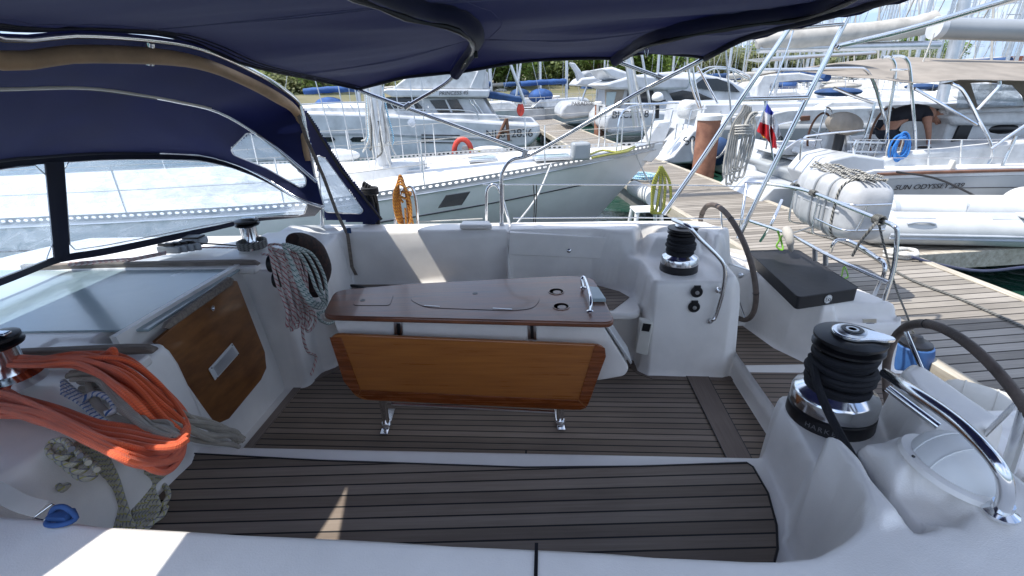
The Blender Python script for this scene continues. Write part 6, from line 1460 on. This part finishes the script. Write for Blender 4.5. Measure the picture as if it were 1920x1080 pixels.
# cradle bars
def off_(s_, z_, o_=-.24): return cN + axr*s_ + ob*o_ + ZV*z_
bt_('raft_cradle', [off_(-.06, .10, .1), off_(-.07, .10, -.1), off_(-.03, .10, -.22), off_(.3, .10), off_(.75, .10), off_(.9, .12, -.18), off_(.93, .12, 0)], .0095)
bt_('raft_cradle', [off_(-.04, -.12, .12), off_(-.05, -.12, -.12), off_(.0, -.12, -.225), off_(.36, -.12, -.235)], .0095)
bt_('raft_cradle', [off_(.36, .1), off_(.36, -.2), off_(.36, -.275, -.19), off_(.33, -.29, 0), off_(.30, -.29, .15)], .0095)
bt_('raft_cradle', [off_(.78, .1), off_(.78, -.2), off_(.78, -.275, -.19), off_(.76, -.29, 0), off_(.74, -.29, .15)], .0095)
bt_('raft_cradle', [off_(-.07, .10, -.1), off_(-.06, -.02, -.1), off_(-.05, -.12, -.12)], .0095); bt_('raft_cradle', [off_(.36, -.2), B(1478, 440, z=.66)], .009)
# knots on the rail
for cx, cy, zz, sc_, lb_ in ((1490, 350, zr, 1, 'farthest from the rail corner'), (1525, 362, zr, .8, 'in the middle of the canister'), (1648, 412, zr, 1.1, 'nearest the rail corner')):
    c_ = B(cx, cy, z=zz); kn = MB()
    for k in range(5): kn.tube(cr([c_ + axr*(.012*(k-2)) + (AU*math.cos(a_) + ZV*math.sin(a_))*.024*sc_ for a_ in [i*PI/4 for i in range(8)]], 2, True), .007, 6, closed=True)
    tag(kn.build('rope_lashing', M['rg']), 'grey rope lashing round the top stern rail, the one ' + lb_, 'rope', 'lashings on the stern rail')
tag(MB().tube(cr([B(1648, 412, z=zr), B(1632, 430, z=.90), B(1612, 455, z=.8), B(1598, 480, z=.70)], 5), .009, 7).build('rope_tail', M['rg']), 'loose grey rope tail hanging from the top stern rail', 'rope')
# fender ropes and fenders
tag(MB().tube(cr([B(1648, 420, z=.93), B(1660, 470, z=.75), B(1680, 540, z=.5), B(1700, 590, z=.2), B(1716, 634, z=.02)], 6), .0065, 7).build('fender_line', M['rg']), 'thin line from the rail corner down to the blue fender', 'rope')
bfp = P(1707, 672, z=-.12); BF = thing('blue_fender', bfp - ZV*.3, 'blue cylinder fender with a dark top hung between our stern and the pontoon', 'fender')
MB().lathe(bfp - ZV*.42, ZV, [(.03, 0), (.10, .03), (.125, .09), (.125, .48), (.115, .53), (.10, .54)], 28).build('body', mat('blue_fender_pvc', (.03, .10, .27), .45, var=.12), BF); MB().lathe(bfp + ZV*.115, ZV, [(.105, 0), (.10, .02), (.05, .035), (.03, .07), (.001, .075)], 20).build('end_cap', M['black'], BF)
wf0, wf1 = P(1745, 740, z=-.05), P(1935, 800, z=-.05)
WF = thing('white_fender', wf0.lerp(wf1, .5) - ZV*.2, 'worn white fender wedged between our stern and the pontoon', 'fender')
d_ = wf1 - wf0; MB().tube([wf0 + d_*t for t in (0, .05, .12, .2, .4, .6, .8, .9, .97, 1)], [.03, .08, .12, .14, .145, .145, .14, .12, .08, .03], 24).build('body', M['cream'], WF)
for t in (.28, .6): MB().tube([wf0 + d_*t, wf0 + d_*(t+.015)], .149, 24).build('moulded_rib', M['cream'], WF)
# green line ends, fluoro
M['lime'] = rope('lime_line', (.25, .6, .05))
for pts, lb in (([B(1458, 432, z=.72), B(1462, 448, z=.66), B(1456, 462, z=.6), B(1468, 468, z=.58), B(1464, 446, z=.66), B(1472, 440, z=.70)], 'lime green cord tied on the lower stern rail'), ([P(1578, 518, z=-.08), P(1583, 500, z=.1), P(1590, 517, z=-.08), P(1584, 522, z=-.08)], 'lime green cord end on the pontoon behind the cushion')):
    tag(MB().tube(cr(pts, 5), .007, 6).build('lime_line', M['lime']), lb, 'cord')
# wrapped white tape on the rail
tag(MB().tube(cr([B(1474, 430, z=.74), B(1480, 446, z=.70), B(1482, 462, z=.64), B(1484, 470, z=.60)], 4), [.03, .034, .036, .034, .03, .028, .03, .024, .02, .02, .018, .016, .012], 10).build('tape_bundle', M['tarp']), 'off-white tape bundle wrapped on the lower stern rail', 'tape')
# ---- helm seat cushion
cu = [B(1402, 470, z=.545), B(1496, 468, z=.545), B(1611, 540, z=.545), B(1497, 557, z=.545)]
CU = thing('seat_cushion', sum(cu, V())/4 - ZV*.09, 'dark grey vinyl cushion with a round white badge on the helm seat', 'cushion')
M['vin'] = mat('black_vinyl', (.012, .012, .015), .55, var=.15, scale=5, bump=.25, bscale=25)
cp2 = smoothpoly(cu, .03, 3); MB().prism([p - ZV*.088 for p in cp2], ZV*.088).build('pad', M['vin'], CU, bevel=.014, seg=3)
MB().tube([p + ZV*-.003 for p in cp2], .005, 6, closed=True).build('piping', M['vin'], CU); 

fn = (cu[2] - cu[3]).cross(ZV).normalized(); fn = fn if fn.y < 0 else -fn
bc = cu[3].lerp(cu[2], .5) - ZV*.044 + fn*.003
bd_ = MB().lathe(bc, fn, [(.029, 0), (.029, .002), (.001, .002)], 28).build('badge', M['white'], CU)
xd = (cu[2]-cu[3]).normalized()
rgb_ = MB()
for s_ in (-1, 1): rgb_.tube([bc + fn*.0028 + xd*(.0085*s_ + .008*math.cos(a_)) + ZV*(-.004 + .0085*math.sin(a_)) for a_ in [i*PI/8 for i in range(16)]], .0016, 6, closed=True); rgb_.rod(bc + fn*.0028 + xd*(.0165*s_) + ZV*(.004 if s_ < 0 else -.004), bc + fn*.0028 + xd*(.0165*s_) + ZV*(.012 if s_ < 0 else -.018), .0014, 6)
rgb_.rod(bc + fn*.0028 - xd*.013 + ZV*.014, bc + fn*.0028 + xd*.013 + ZV*.014, .0009, 6)
rgb_.tube([bc + fn*.0028 + (xd*math.cos(a_) + ZV*math.sin(a_))*.0262 for a_ in [i*PI/14 for i in range(28)]], .0007, 5, closed=True)
rgb_.build('badge_emblem', M['ink'], bd_)
# stern box label and door catch
MB().prism([B(x, y, v=.655) for x, y in [(1617, 598), (1643, 598), (1643, 628), (1619, 629)]], -AV*.003).build('instruction_plate', M['steel2'], YA)
MB().prism([B(x, y, v=.650) for x, y in [(1624, 606), (1639, 606), (1638, 612), (1630, 616), (1624, 612)]], -AV*.003).build('plate_print', M['ink'], YA)
MB().lathe(B(1388, 516, v=1.0), -AV, [(.02, 0), (.02, .01), (.008, .018), (.001, .018)], 14).build('seat_catch', M['steel2'], YA)
# ================================================================== ropes in the cockpit
M['rorange'] = rope('orange_rope', (.80, .13, .035), (.62, .09, .025), 120, fill=.3); M['rbeige'] = rope('beige_rope', (.36, .32, .26), (.28, .25, .2), 90)
M['rspeck'] = rope('speckled_rope', (.56, .54, .43), (.42, .40, .10), 36, (.22, .22, .24), fill=.10); M['rbw'] = rope('blue_white_rope', (.62, .64, .66), (.04, .12, .32), 38, fill=.25)
M['rred'] = rope('red_white_rope', (.62, .56, .52), (.36, .05, .06), 34, fill=.13); M['rgw'] = rope('green_white_rope', (.52, .56, .52), (.05, .14, .13), 36, fill=.15)
def lerp2(a_, c_, t): return (a_[0] + (c_[0]-a_[0])*t, a_[1] + (c_[1]-a_[1])*t)
# surface of the hank: heights over the near cabin wing
def hank(name, paths, r, mt, lb, cat_='rope'):
    m_ = MB()
    for p in paths: m_.tube(cr(p, 6), r, 8)
    return tag(m_.build(name, M[mt]), lb, cat_)
R3 = random.Random(9)
# orange: a flattened long hank running from the cabin winch down to the bench
paths = []
for k in range(20):
    t = k/19; lay = (k*7 % 5)*.016; j = lambda a_=9: R3.uniform(-a_, a_)
    up = [(-60, 655 + 30*t), (60, 672 + 8*t + j()), (150, 664 + 26*t + j()), (235, 676 + 60*t + j()), (300, 716 + 90*t + j()), (348 - 8*t, 780 + 50*t + j(5))]
    lo = [(350 - 12*t, 812 + 38*t + j()), (316 - 10*t, 846 + 34*t + j()), (240, 842 + 22*t + j()), (160, 812 + 12*t + j()), (80, 770 + 20*t + j()), (0, 735 + 40*t + j()), (-60, 735 + 45*t)]
    zf = lambda x: .845 + .07*math.sin(PI*max(0, min(1, (x+60)/430))) - .16*max(0, (x-240)/110)
    paths.append([B(x, y, z=zf(x) + lay) for x, y in up + lo])
for k in range(4):
    paths.append([B(x, y, z=.90 + .01*k) for x, y in [(352, 800 + 8*k), (330, 822 + 5*k), (290, 812 + 9*k), (240, 800 + 10*k), (180, 790 + 10*k), (110, 765 + 9*k), (40, 745 + 8*k)]])
hank('orange_rope_coil', paths, .0088, 'rorange', 'thick coil of bright orange rope slung over the near cabin winch')
tag(MB().tube(cr([B(185, 668, z=.93), B(200, 664, z=.95), B(212, 656, z=.97), B(214, 668, z=.95), B(200, 674, z=.94)], 5), .012, 8).build('rope_end', M['rorange']), 'short orange rope end sticking up above the orange coil', 'rope')
# beige line: bundle inside and the spread tail to the right over the bench lip
paths = []
for k in range(8):
    t = k/7; j = lambda: R3.uniform(-7, 7)
    paths.append([B(x + j(), y + j(), z=z_) for x, y, z_ in [(150 + 10*t, 720 + 14*t, .84), (200, 708 + 30*t, .86), (262 + 12*t, 736 + 30*t, .84), (330, 770 + 32*t, .78), (395 - 20*t, 790 + 36*t, .66), (440 - 10*t, 808 + 24*t, .52), (462 - 20*t, 826 + 8*t, .47)]])
for k in range(5):
    t = k/4; paths.append([B(x, y, z=.88) for x, y in [(160, 700), (175, 740 + 14*t), (205 + 10*t, 775 + 14*t), (260, 795 + 16*t), (320, 802 + 10*t)]])
for k in range(8):
    t = k/7; paths.append([B(x + R3.uniform(-8, 8), y + R3.uniform(-8, 8), z=.885 + .014*(k % 3)) for x, y in [(128 + 6*t, 712 - 8*t), (168 + 16*t, 700 + 8*t), (196 + 26*t, 726 + 14*t), (214 + 34*t, 764 + 10*t), (258 + 30*t, 790 + 14*t), (306 + 16*t, 800 + 16*t), (330, 812 + 10*t)]])
hank('beige_rope', paths, .0088, 'rbeige', 'grey-beige rope fanning from under the orange coil across the bench corner')
paths = [[B(x, y, z=.87) for x, y in [(118, 715+k*7), (150, 742+k*4), (185, 765+k*6), (220, 790), (262, 812-k*3)]] for k in range(4)] + [[B(x, y, z=.9) for x, y in [(150, 752), (178, 738), (205, 748), (215, 768), (196, 776)]]]
hank('blue_white_rope', paths, .0098, 'rbw', 'blue-and-white rope tangled inside the orange coil')
# speckled rope falling behind, loops down the bench back onto the seat
paths = []
for k in range(8):
    t = k/7; x0 = 155 + 40*t
    paths.append([B(x0 - 10, 830 + 6*t, z=.80), B(x0 + 5, 860, z=.72), B(x0 + 18 + 6*t, 900, z=.60), B(x0 + 30 + 8*t, 945, z=.5), B(x0 + 44 + 10*t, 985, z=.45), B(x0 + 70 + 12*t, 994 - 5*t, z=.44), B(x0 + 96 + 6*t, 972 - 20*t, z=.44), B(x0 + 92, 930 - 18*t, z=.46), B(x0 + 110 + 6*t, 896 - 10*t, z=.50), B(x0 + 140, 866 - 8*t, z=.58)])
for k in range(4):
    c_ = (112 + k*16, 842 + k*13); paths.append([B(c_[0] + 22*math.cos(a_), c_[1] + 17*math.sin(a_), z=.80 - .02*k + .006*a_) for a_ in [i*PI/4 for i in range(9)]])
paths.append([B(x, y, z=.7) for x, y in [(100, 862), (104, 900), (116, 918), (128, 908)]])
paths.append([B(x, y, z=.435) for x, y in [(250, 940), (290, 955), (316, 930), (300, 905), (262, 915), (240, 950), (262, 985), (300, 970), (312, 950)]])
hank('speckled_rope', paths, .0092, 'rspeck', 'cream rope with yellow and navy flecks looping down the bench back to the seat')
# red-white halyard hank on the far side
paths = []
for k in range(9):
    x0 = 510 + k*5; t = k/8
    j = lambda a_=5: R3.uniform(-a_, a_)
    paths.append([B(505 + 6*t, 462 + 4*t, u=-1.25), B(x0 + j(3), 480, u=-1.24 - .008*(k % 3)), B(x0 + 14 + j(), 530, u=-1.235 + j(.02)), B(x0 + 24 + j(), 580, u=-1.235 + j(.02)), B(x0 + 30 + j(), 600 + 22*R3.random(), u=-1.235), B(x0 + 40 + j(), 596 + j(8), u=-1.22), B(x0 + 32 + j(), 560, u=-1.215 + j(.02)), B(x0 + 18 + j(), 500, u=-1.22), B(x0 + 6, 470, u=-1.24)])
paths.append([B(x, y, u=-1.225) for x, y in [(566, 610), (570, 640), (578, 660), (592, 668), (588, 690), (583, 704)]])
tag(MB().tube(cr([B(x, y, z=.86) for x, y in [(470, 470), (490, 462), (520, 458), (540, 468), (520, 478), (490, 476)]], 6), .0085, 8).build('halyard_tail', M['rred']), 'short red-and-white halyard tail lying beside the far cabin winch', 'rope')
paths[0][0:0] = []; hank('red_white_halyard', paths, .0085, 'rred', 'red-and-white halyard hank hanging down the corner by the companionway')
paths = []
for k in range(3):
    paths.append([B(530 + 4*k, 458, u=-1.16), B(560 + 11*k, 474, u=-1.14), B(580 + 12*k, 508, u=-1.12), B(592 + 10*k, 540, u=-1.10), B(606 + 2*k, 566 + 4*k, u=-1.10), B(588 - k, 564 + 5*k, u=-1.11), B(566 - 3*k, 530 + 3*k, u=-1.13), B(546 - k, 490, u=-1.15), B(532, 462, u=-1.16)])
paths.append([B(x, y, u=-1.12) for x, y in [(596, 585), (600, 600), (618, 607), (632, 595), (616, 582), (596, 588)]])
hank('green_white_rope', paths, .0085, 'rgw', 'green-and-white rope hank beside the black mesh bag')
# black mesh bag and dark rope on the far bench
mbg = MB(); r_ = []
spine = [(548, 450), (570, 462), (588, 488), (594, 520), (586, 552)]
sp3 = cr([B(x, y, u=-1.225) for x, y in spine], 5); mbg.tube(sp3, [.03 + .062*math.sin(PI*(i+1)/(len(sp3)+1)) + .002*math.sin(i*1.1) for i in range(len(sp3))], 18)
M['mesh'] = mat('black_mesh', (.010, .009, .010), .9, var=.3, scale=40, bump=.8, bscale=160, col2=(.05, .02, .015))
tag(mbg.build('mesh_bag', M['mesh']), 'black mesh rope bag hanging behind the halyards at the far corner', 'bag')
tag(hank('black_sheet', [[B(x, y, z=.44) for x, y in [(625, 552), (640, 540), (665, 536), (690, 545), (660, 556), (630, 562), (650, 548), (680, 540)]]], .012, 'rk', 'black rope lying on the far bench behind the table'), None)
# cabin-top winches and line clutches
def topwinch(c, s):
    w = sub('cabin_winch', YA); w.location = c - wloc(YA)
    MB().lathe(c, ZV, [(.095*s, 0), (.095*s, .03*s), (.06*s, .045*s), (.052*s, .07*s), (.052*s, .14*s), (.062*s, .15*s)], 28).build('winch_drum', M['steel'], w)
    MB().lathe(c + ZV*.15*s, ZV, [(.075*s, 0), (.08*s, .01*s), (.06*s, .018*s), (.075*s, .025*s), (.075*s, .036*s), (.04*s, .042*s), (.001, .042*s)], 28).build('winch_top', M['black'], w)
    MB().box(c + ZV*.2*s + AU*.02, (.10*s, .03*s, .012)).build('stripper_arm', M['steel'], w, bevel=.004)
topwinch(B(474, 462, z=.835), 1.0); topwinch(B(28, 716, z=.86), 1.0)
rr2 = MB(); c_ = B(474, 462, z=.86)
for k in range(4): rr2.tube([c_ + (AU*math.cos(a_) + AV*math.sin(a_))*.085 + ZV*(.012*k) for a_ in [i*PI/10 for i in range(20)]], .009, 7, closed=True)
tag(rr2.build('winch_turns', M['rg']), 'grey rope turns round the far cabin-top winch', 'rope')
for k in range(4):
    c_ = B(316 + k*13, 466 - k*2.0, z=.87); cl_ = MB().box(c_ - ZV*.01, (.16, .022, .05)).build('line_clutch', M['hullg'], YA, bevel=.008); MB().prism([c_ + AU*.05 + ZV*.015 - AV*.009, c_ - AU*.07 + ZV*.02 - AV*.009, c_ - AU*.06 + ZV*.035 - AV*.009, c_ + AU*.03 + ZV*.035 - AV*.009], AV*.018).build('clutch_lever', M['black'], cl_, bevel=.003)
c_ = B(365, 452, z=.87); MB().box(c_, (.14, .10, .05)).build('line_clutch', M['hullg'], YA, bevel=.012); MB().box(c_ + ZV*.03, (.12, .08, .015)).build('clutch_lever', M['black'], YA, bevel=.005)
for k in range(3): tag(MB().tube([B(128, 493 + k*2.5, z=.88), B(250, 484 + k*2, z=.88), B(312, 472 + k*2, z=.88)], .0055, 7).build('control_line', M['rred']), ('red-and-white control line running aft to the clutches, the farthest', 'red-and-white control line running aft to the clutches, the middle one', 'red-and-white control line running aft to the clutches, the nearest')[k], 'rope')
for k in range(2): tag(MB().tube(cr([B(372 + 6*k, 456 + 8*k, z=.88), B(410, 458 + 6*k, z=.87), B(462, 462 + 3*k, z=.87)], 4), .0055, 7).build('control_line', M['rk' if k == 0 else 'rred']), ('dark control line from the clutches to the far cabin winch', 'red-flecked control line from the clutches to the far cabin winch')[k], 'rope')
# harness tether and blue clip bottom left
te = [B(x, y, z=z_) for x, y, z_ in [(-40, 905, .86), (0, 925, .86), (40, 946, .85), (80, 958, .84)]]
tt = thing('tether', te[2], 'cream webbing tether with a steel clip on the near coaming', 'strap')
g_ = [[p - AV*.022 + AU*.0 + ZV*.002, p + AV*.022 + ZV*.006] for p in cr(te, 5)]
MB().sheet(g_, .003).build('webbing', M['cream'], tt)
e_ = te[-1]; d_ = (te[-1]-te[-2]).normalized(); s_ = d_.cross(ZV)
MB().tube([e_ - s_*.022, e_ + s_*.022, e_ + s_*.02 + d_*.028, e_ - s_*.02 + d_*.028], .0028, 8, closed=True).build('buckle', M['steel'], tt); MB().tube(cr([e_ + d_*.028, e_ + d_*.05 + s_*.012, e_ + d_*.085, e_ + d_*.05 - s_*.012], 4, True), .0035, 8, closed=True).build('snap_shackle', M['steel'], tt)
bcp = B(118, 970, z=.85); bl_ = MB(); bl_.tube(cr([bcp - AU*.035, bcp - AU*.01 + ZV*.03, bcp + AU*.02 + ZV*.034, bcp + AU*.035, bcp + AU*.02 - AV*.02, bcp - AU*.02 - AV*.022], 4, True), .0065, 10, closed=True)
bl_.box(bcp + ZV*.008, (.05, .03, .016))
tag(bl_.build('blue_cleat_clip', M['blue'], bevel=.003), 'blue plastic clip beside the tether on the near coaming', 'clip')
# ================================================================== on the pontoon
st_ = P(1210, 428, z=-.1)
ST_ = thing('plastic_stool', P(1208, 425, z=-.1), 'white plastic step stool beside the sloop\'s bow', 'stool')
sc0 = P(1212, 392, z=.12)
MB().box(sc0, (.40, .34, .03), (X_, Y_, ZV)).build('stool_top', M['white'], ST_, bevel=.02, seg=3)
for sx in (-1, 1):
    for sy in (-1, 1): MB().tube([sc0 + V((sx*.16, sy*.13, 0)), sc0 + V((sx*.21, sy*.18, -.36))], [.035, .022], 10).build('leg', M['white'], ST_)
tag(coil(P(1205, 330, z=-.02), X_, Y_, .26, .24, 9, .017, None, .22, seed=2).build('rope_coil', M['rlb']), 'light blue and white rope coil on the pontoon under the sloop\'s bow', 'rope')
yg = MB()
for k in range(3):
    t_ = B(1238 + k, 312, v=3.6); bo_ = P(1226 + k*7, 392, Y=t_.y); w_ = X_*(.03 + .035*k); yg.tube(cr([t_, t_.lerp(bo_, .4) - w_, bo_ - w_, bo_ - ZV*.05, bo_ + w_, t_.lerp(bo_, .4) + w_, t_], 5), .017, 7)
tag(yg.build('rope_hank', M['ry']), 'yellow-green rope hank hanging at the pontoon edge', 'rope')
pp_ = P(1241, 430, Y=uvz(V((0, 0, 0)))[0]*0 + 5.9); tag(MB().tube([P(1242, 312, Y=5.7), P(1236, 440, Y=5.7)], .018, 8).build('boarding_post', M['steel2']), 'slim steel post on the pontoon carrying the yellow rope', 'post')
tag(MB().tube([P(1188, 352, z=.0), P(1225, 372, z=.0)], [.13, .13], 18).build('dock_fender', M['fend']), 'white roll fender on the pontoon edge by the stool', 'fender')
tag(MB().tube(cr([P(1500, 430, z=-.085), P(1600, 462, z=-.085), P(1700, 520, z=-.085), P(1800, 560, z=-.085), P(1930, 618, z=-.085)], 8), .011, 7).build('hose', M['rg']), 'grey-green rope running along the pontoon boards', 'rope')
kn = coil(P(1690, 475, z=-.06), X_, Y_, .13, .09, 7, .016, None, .3, seed=7).build('rope_knot', M['rw']); tag(kn, 'white knotted mooring rope on the pontoon edge below the dinghy', 'rope')
tag(MB().tube(cr([P(1710, 482, z=-.05), P(1760, 496, z=-.12), P(1840, 508, z=-.2), P(1930, 500, z=-.1)], 8), .017, 8).build('mooring_line', M['rb'] if False else rope('navy_rope', (.03, .04, .09))), 'navy mooring line sagging from the white knot over the dark water', 'rope')
tag(coil(P(1880, 400, z=.02), X_, Y_, .16, .08, 5, .016, None, .3, seed=8).build('chain_heap', M['rw']), 'heap of pale rope at the finger pontoon by the round fender', 'rope')
# ================================================================== light, sky, camera
el, az = math.radians(62), None
sd = V((-.5, -.03, 1)).normalized()
su = bpy.data.lights.new('sun', 'SUN'); su.energy = 2.5; su.angle = math.radians(.5); su.color = (1, .955, .89)
so = bpy.data.objects.new('sun', su); C.objects.link(so); so.rotation_euler = (-sd).to_track_quat('-Z', 'Y').to_euler(); so.location = (-5, 1, 10)
w = bpy.data.worlds.new('World'); bpy.context.scene.world = w; w.use_nodes = True; nt = w.node_tree; L = nt.links
bg = nt.nodes['Background']; sky = nt.nodes.new('ShaderNodeTexSky'); sky.sky_type = 'NISHITA'; sky.sun_disc = False
sky.sun_elevation = math.asin(sd.z); sky.sun_rotation = math.atan2(sd.x, sd.y); sky.air_density = .8; sky.dust_density = .3; sky.ozone_density = 1.0
tc = N(nt, 'TexCoord'); sp = N(nt, 'SeparateXYZ'); L.new(tc.outputs['Generated'], sp.inputs[0])
mx = N(nt, 'Math', operation='MAXIMUM'); L.new(sp.outputs[2], mx.inputs[0]); mx.inputs[1].default_value = .03
ad = N(nt, 'Math', operation='ADD'); L.new(mx.outputs[0], ad.inputs[0]); ad.inputs[1].default_value = .12
dv = N(nt, 'VectorMath', operation='DIVIDE'); L.new(tc.outputs['Generated'], dv.inputs[0]); cb = N(nt, 'CombineXYZ')
for i in range(3): L.new(ad.outputs[0], cb.inputs[i])
L.new(cb.outputs[0], dv.inputs[1])
no = N(nt, 'TexNoise', Scale=1.5, Detail=9.0, Roughness=.6, Distortion=.4); L.new(dv.outputs[0], no.inputs['Vector'])
cm = ramp(nt, no.outputs['Fac'], [(.42, (0, 0, 0)), (.66, (.85, .85, .85))])
mc_ = N(nt, 'Mix', data_type='RGBA'); L.new(cm, mc_.inputs[0]); # thicker blue haze low in the sky
lo = N(nt, 'MapRange', interpolation_type='SMOOTHSTEP'); L.new(sp.outputs[2], lo.inputs['Value']); lo.inputs['From Min'].default_value = .0; lo.inputs['From Max'].default_value = .45
hzm = N(nt, 'Mix', data_type='RGBA'); L.new(lo.outputs[0], hzm.inputs[0]); hzm.inputs[6].default_value = (1.5, 2.1, 3.1, 1); L.new(sky.outputs[0], hzm.inputs[7])
cl2 = N(nt, 'Mix', data_type='RGBA'); L.new(lo.outputs[0], cl2.inputs[0]); cl2.inputs[6].default_value = (2.9, 3.1, 3.4, 1); cl2.inputs[7].default_value = (5.2, 5.2, 5.2, 1)
L.new(hzm.outputs[2], mc_.inputs[6]); L.new(cl2.outputs[2], mc_.inputs[7])
L.new(mc_.outputs[2], bg.inputs[0]); bg.inputs[1].default_value = .15
cam = bpy.data.cameras.new('camera'); co_ = bpy.data.objects.new('camera', cam); C.objects.link(co_)
cam.sensor_width = 36; cam.lens = 36*FPX/1920; cam.clip_start = .02; cam.clip_end = 3000
co_.matrix_world = Matrix(((RR.x, UU.x, -FW.x, CAM.x), (RR.y, UU.y, -FW.y, CAM.y), (RR.z, UU.z, -FW.z, CAM.z), (0, 0, 0, 1)))
sc_ = bpy.context.scene; sc_.camera = co_
sc_.view_settings.view_transform = 'Standard'; sc_.view_settings.look = 'None'; sc_.view_settings.exposure = 1.3
sc_.cycles.max_bounces = 10; sc_.cycles.transparent_max_bounces = 16; sc_.cycles.sample_clamp_indirect = 6
try: sc_.cycles.use_denoising = True
except Exception: pass
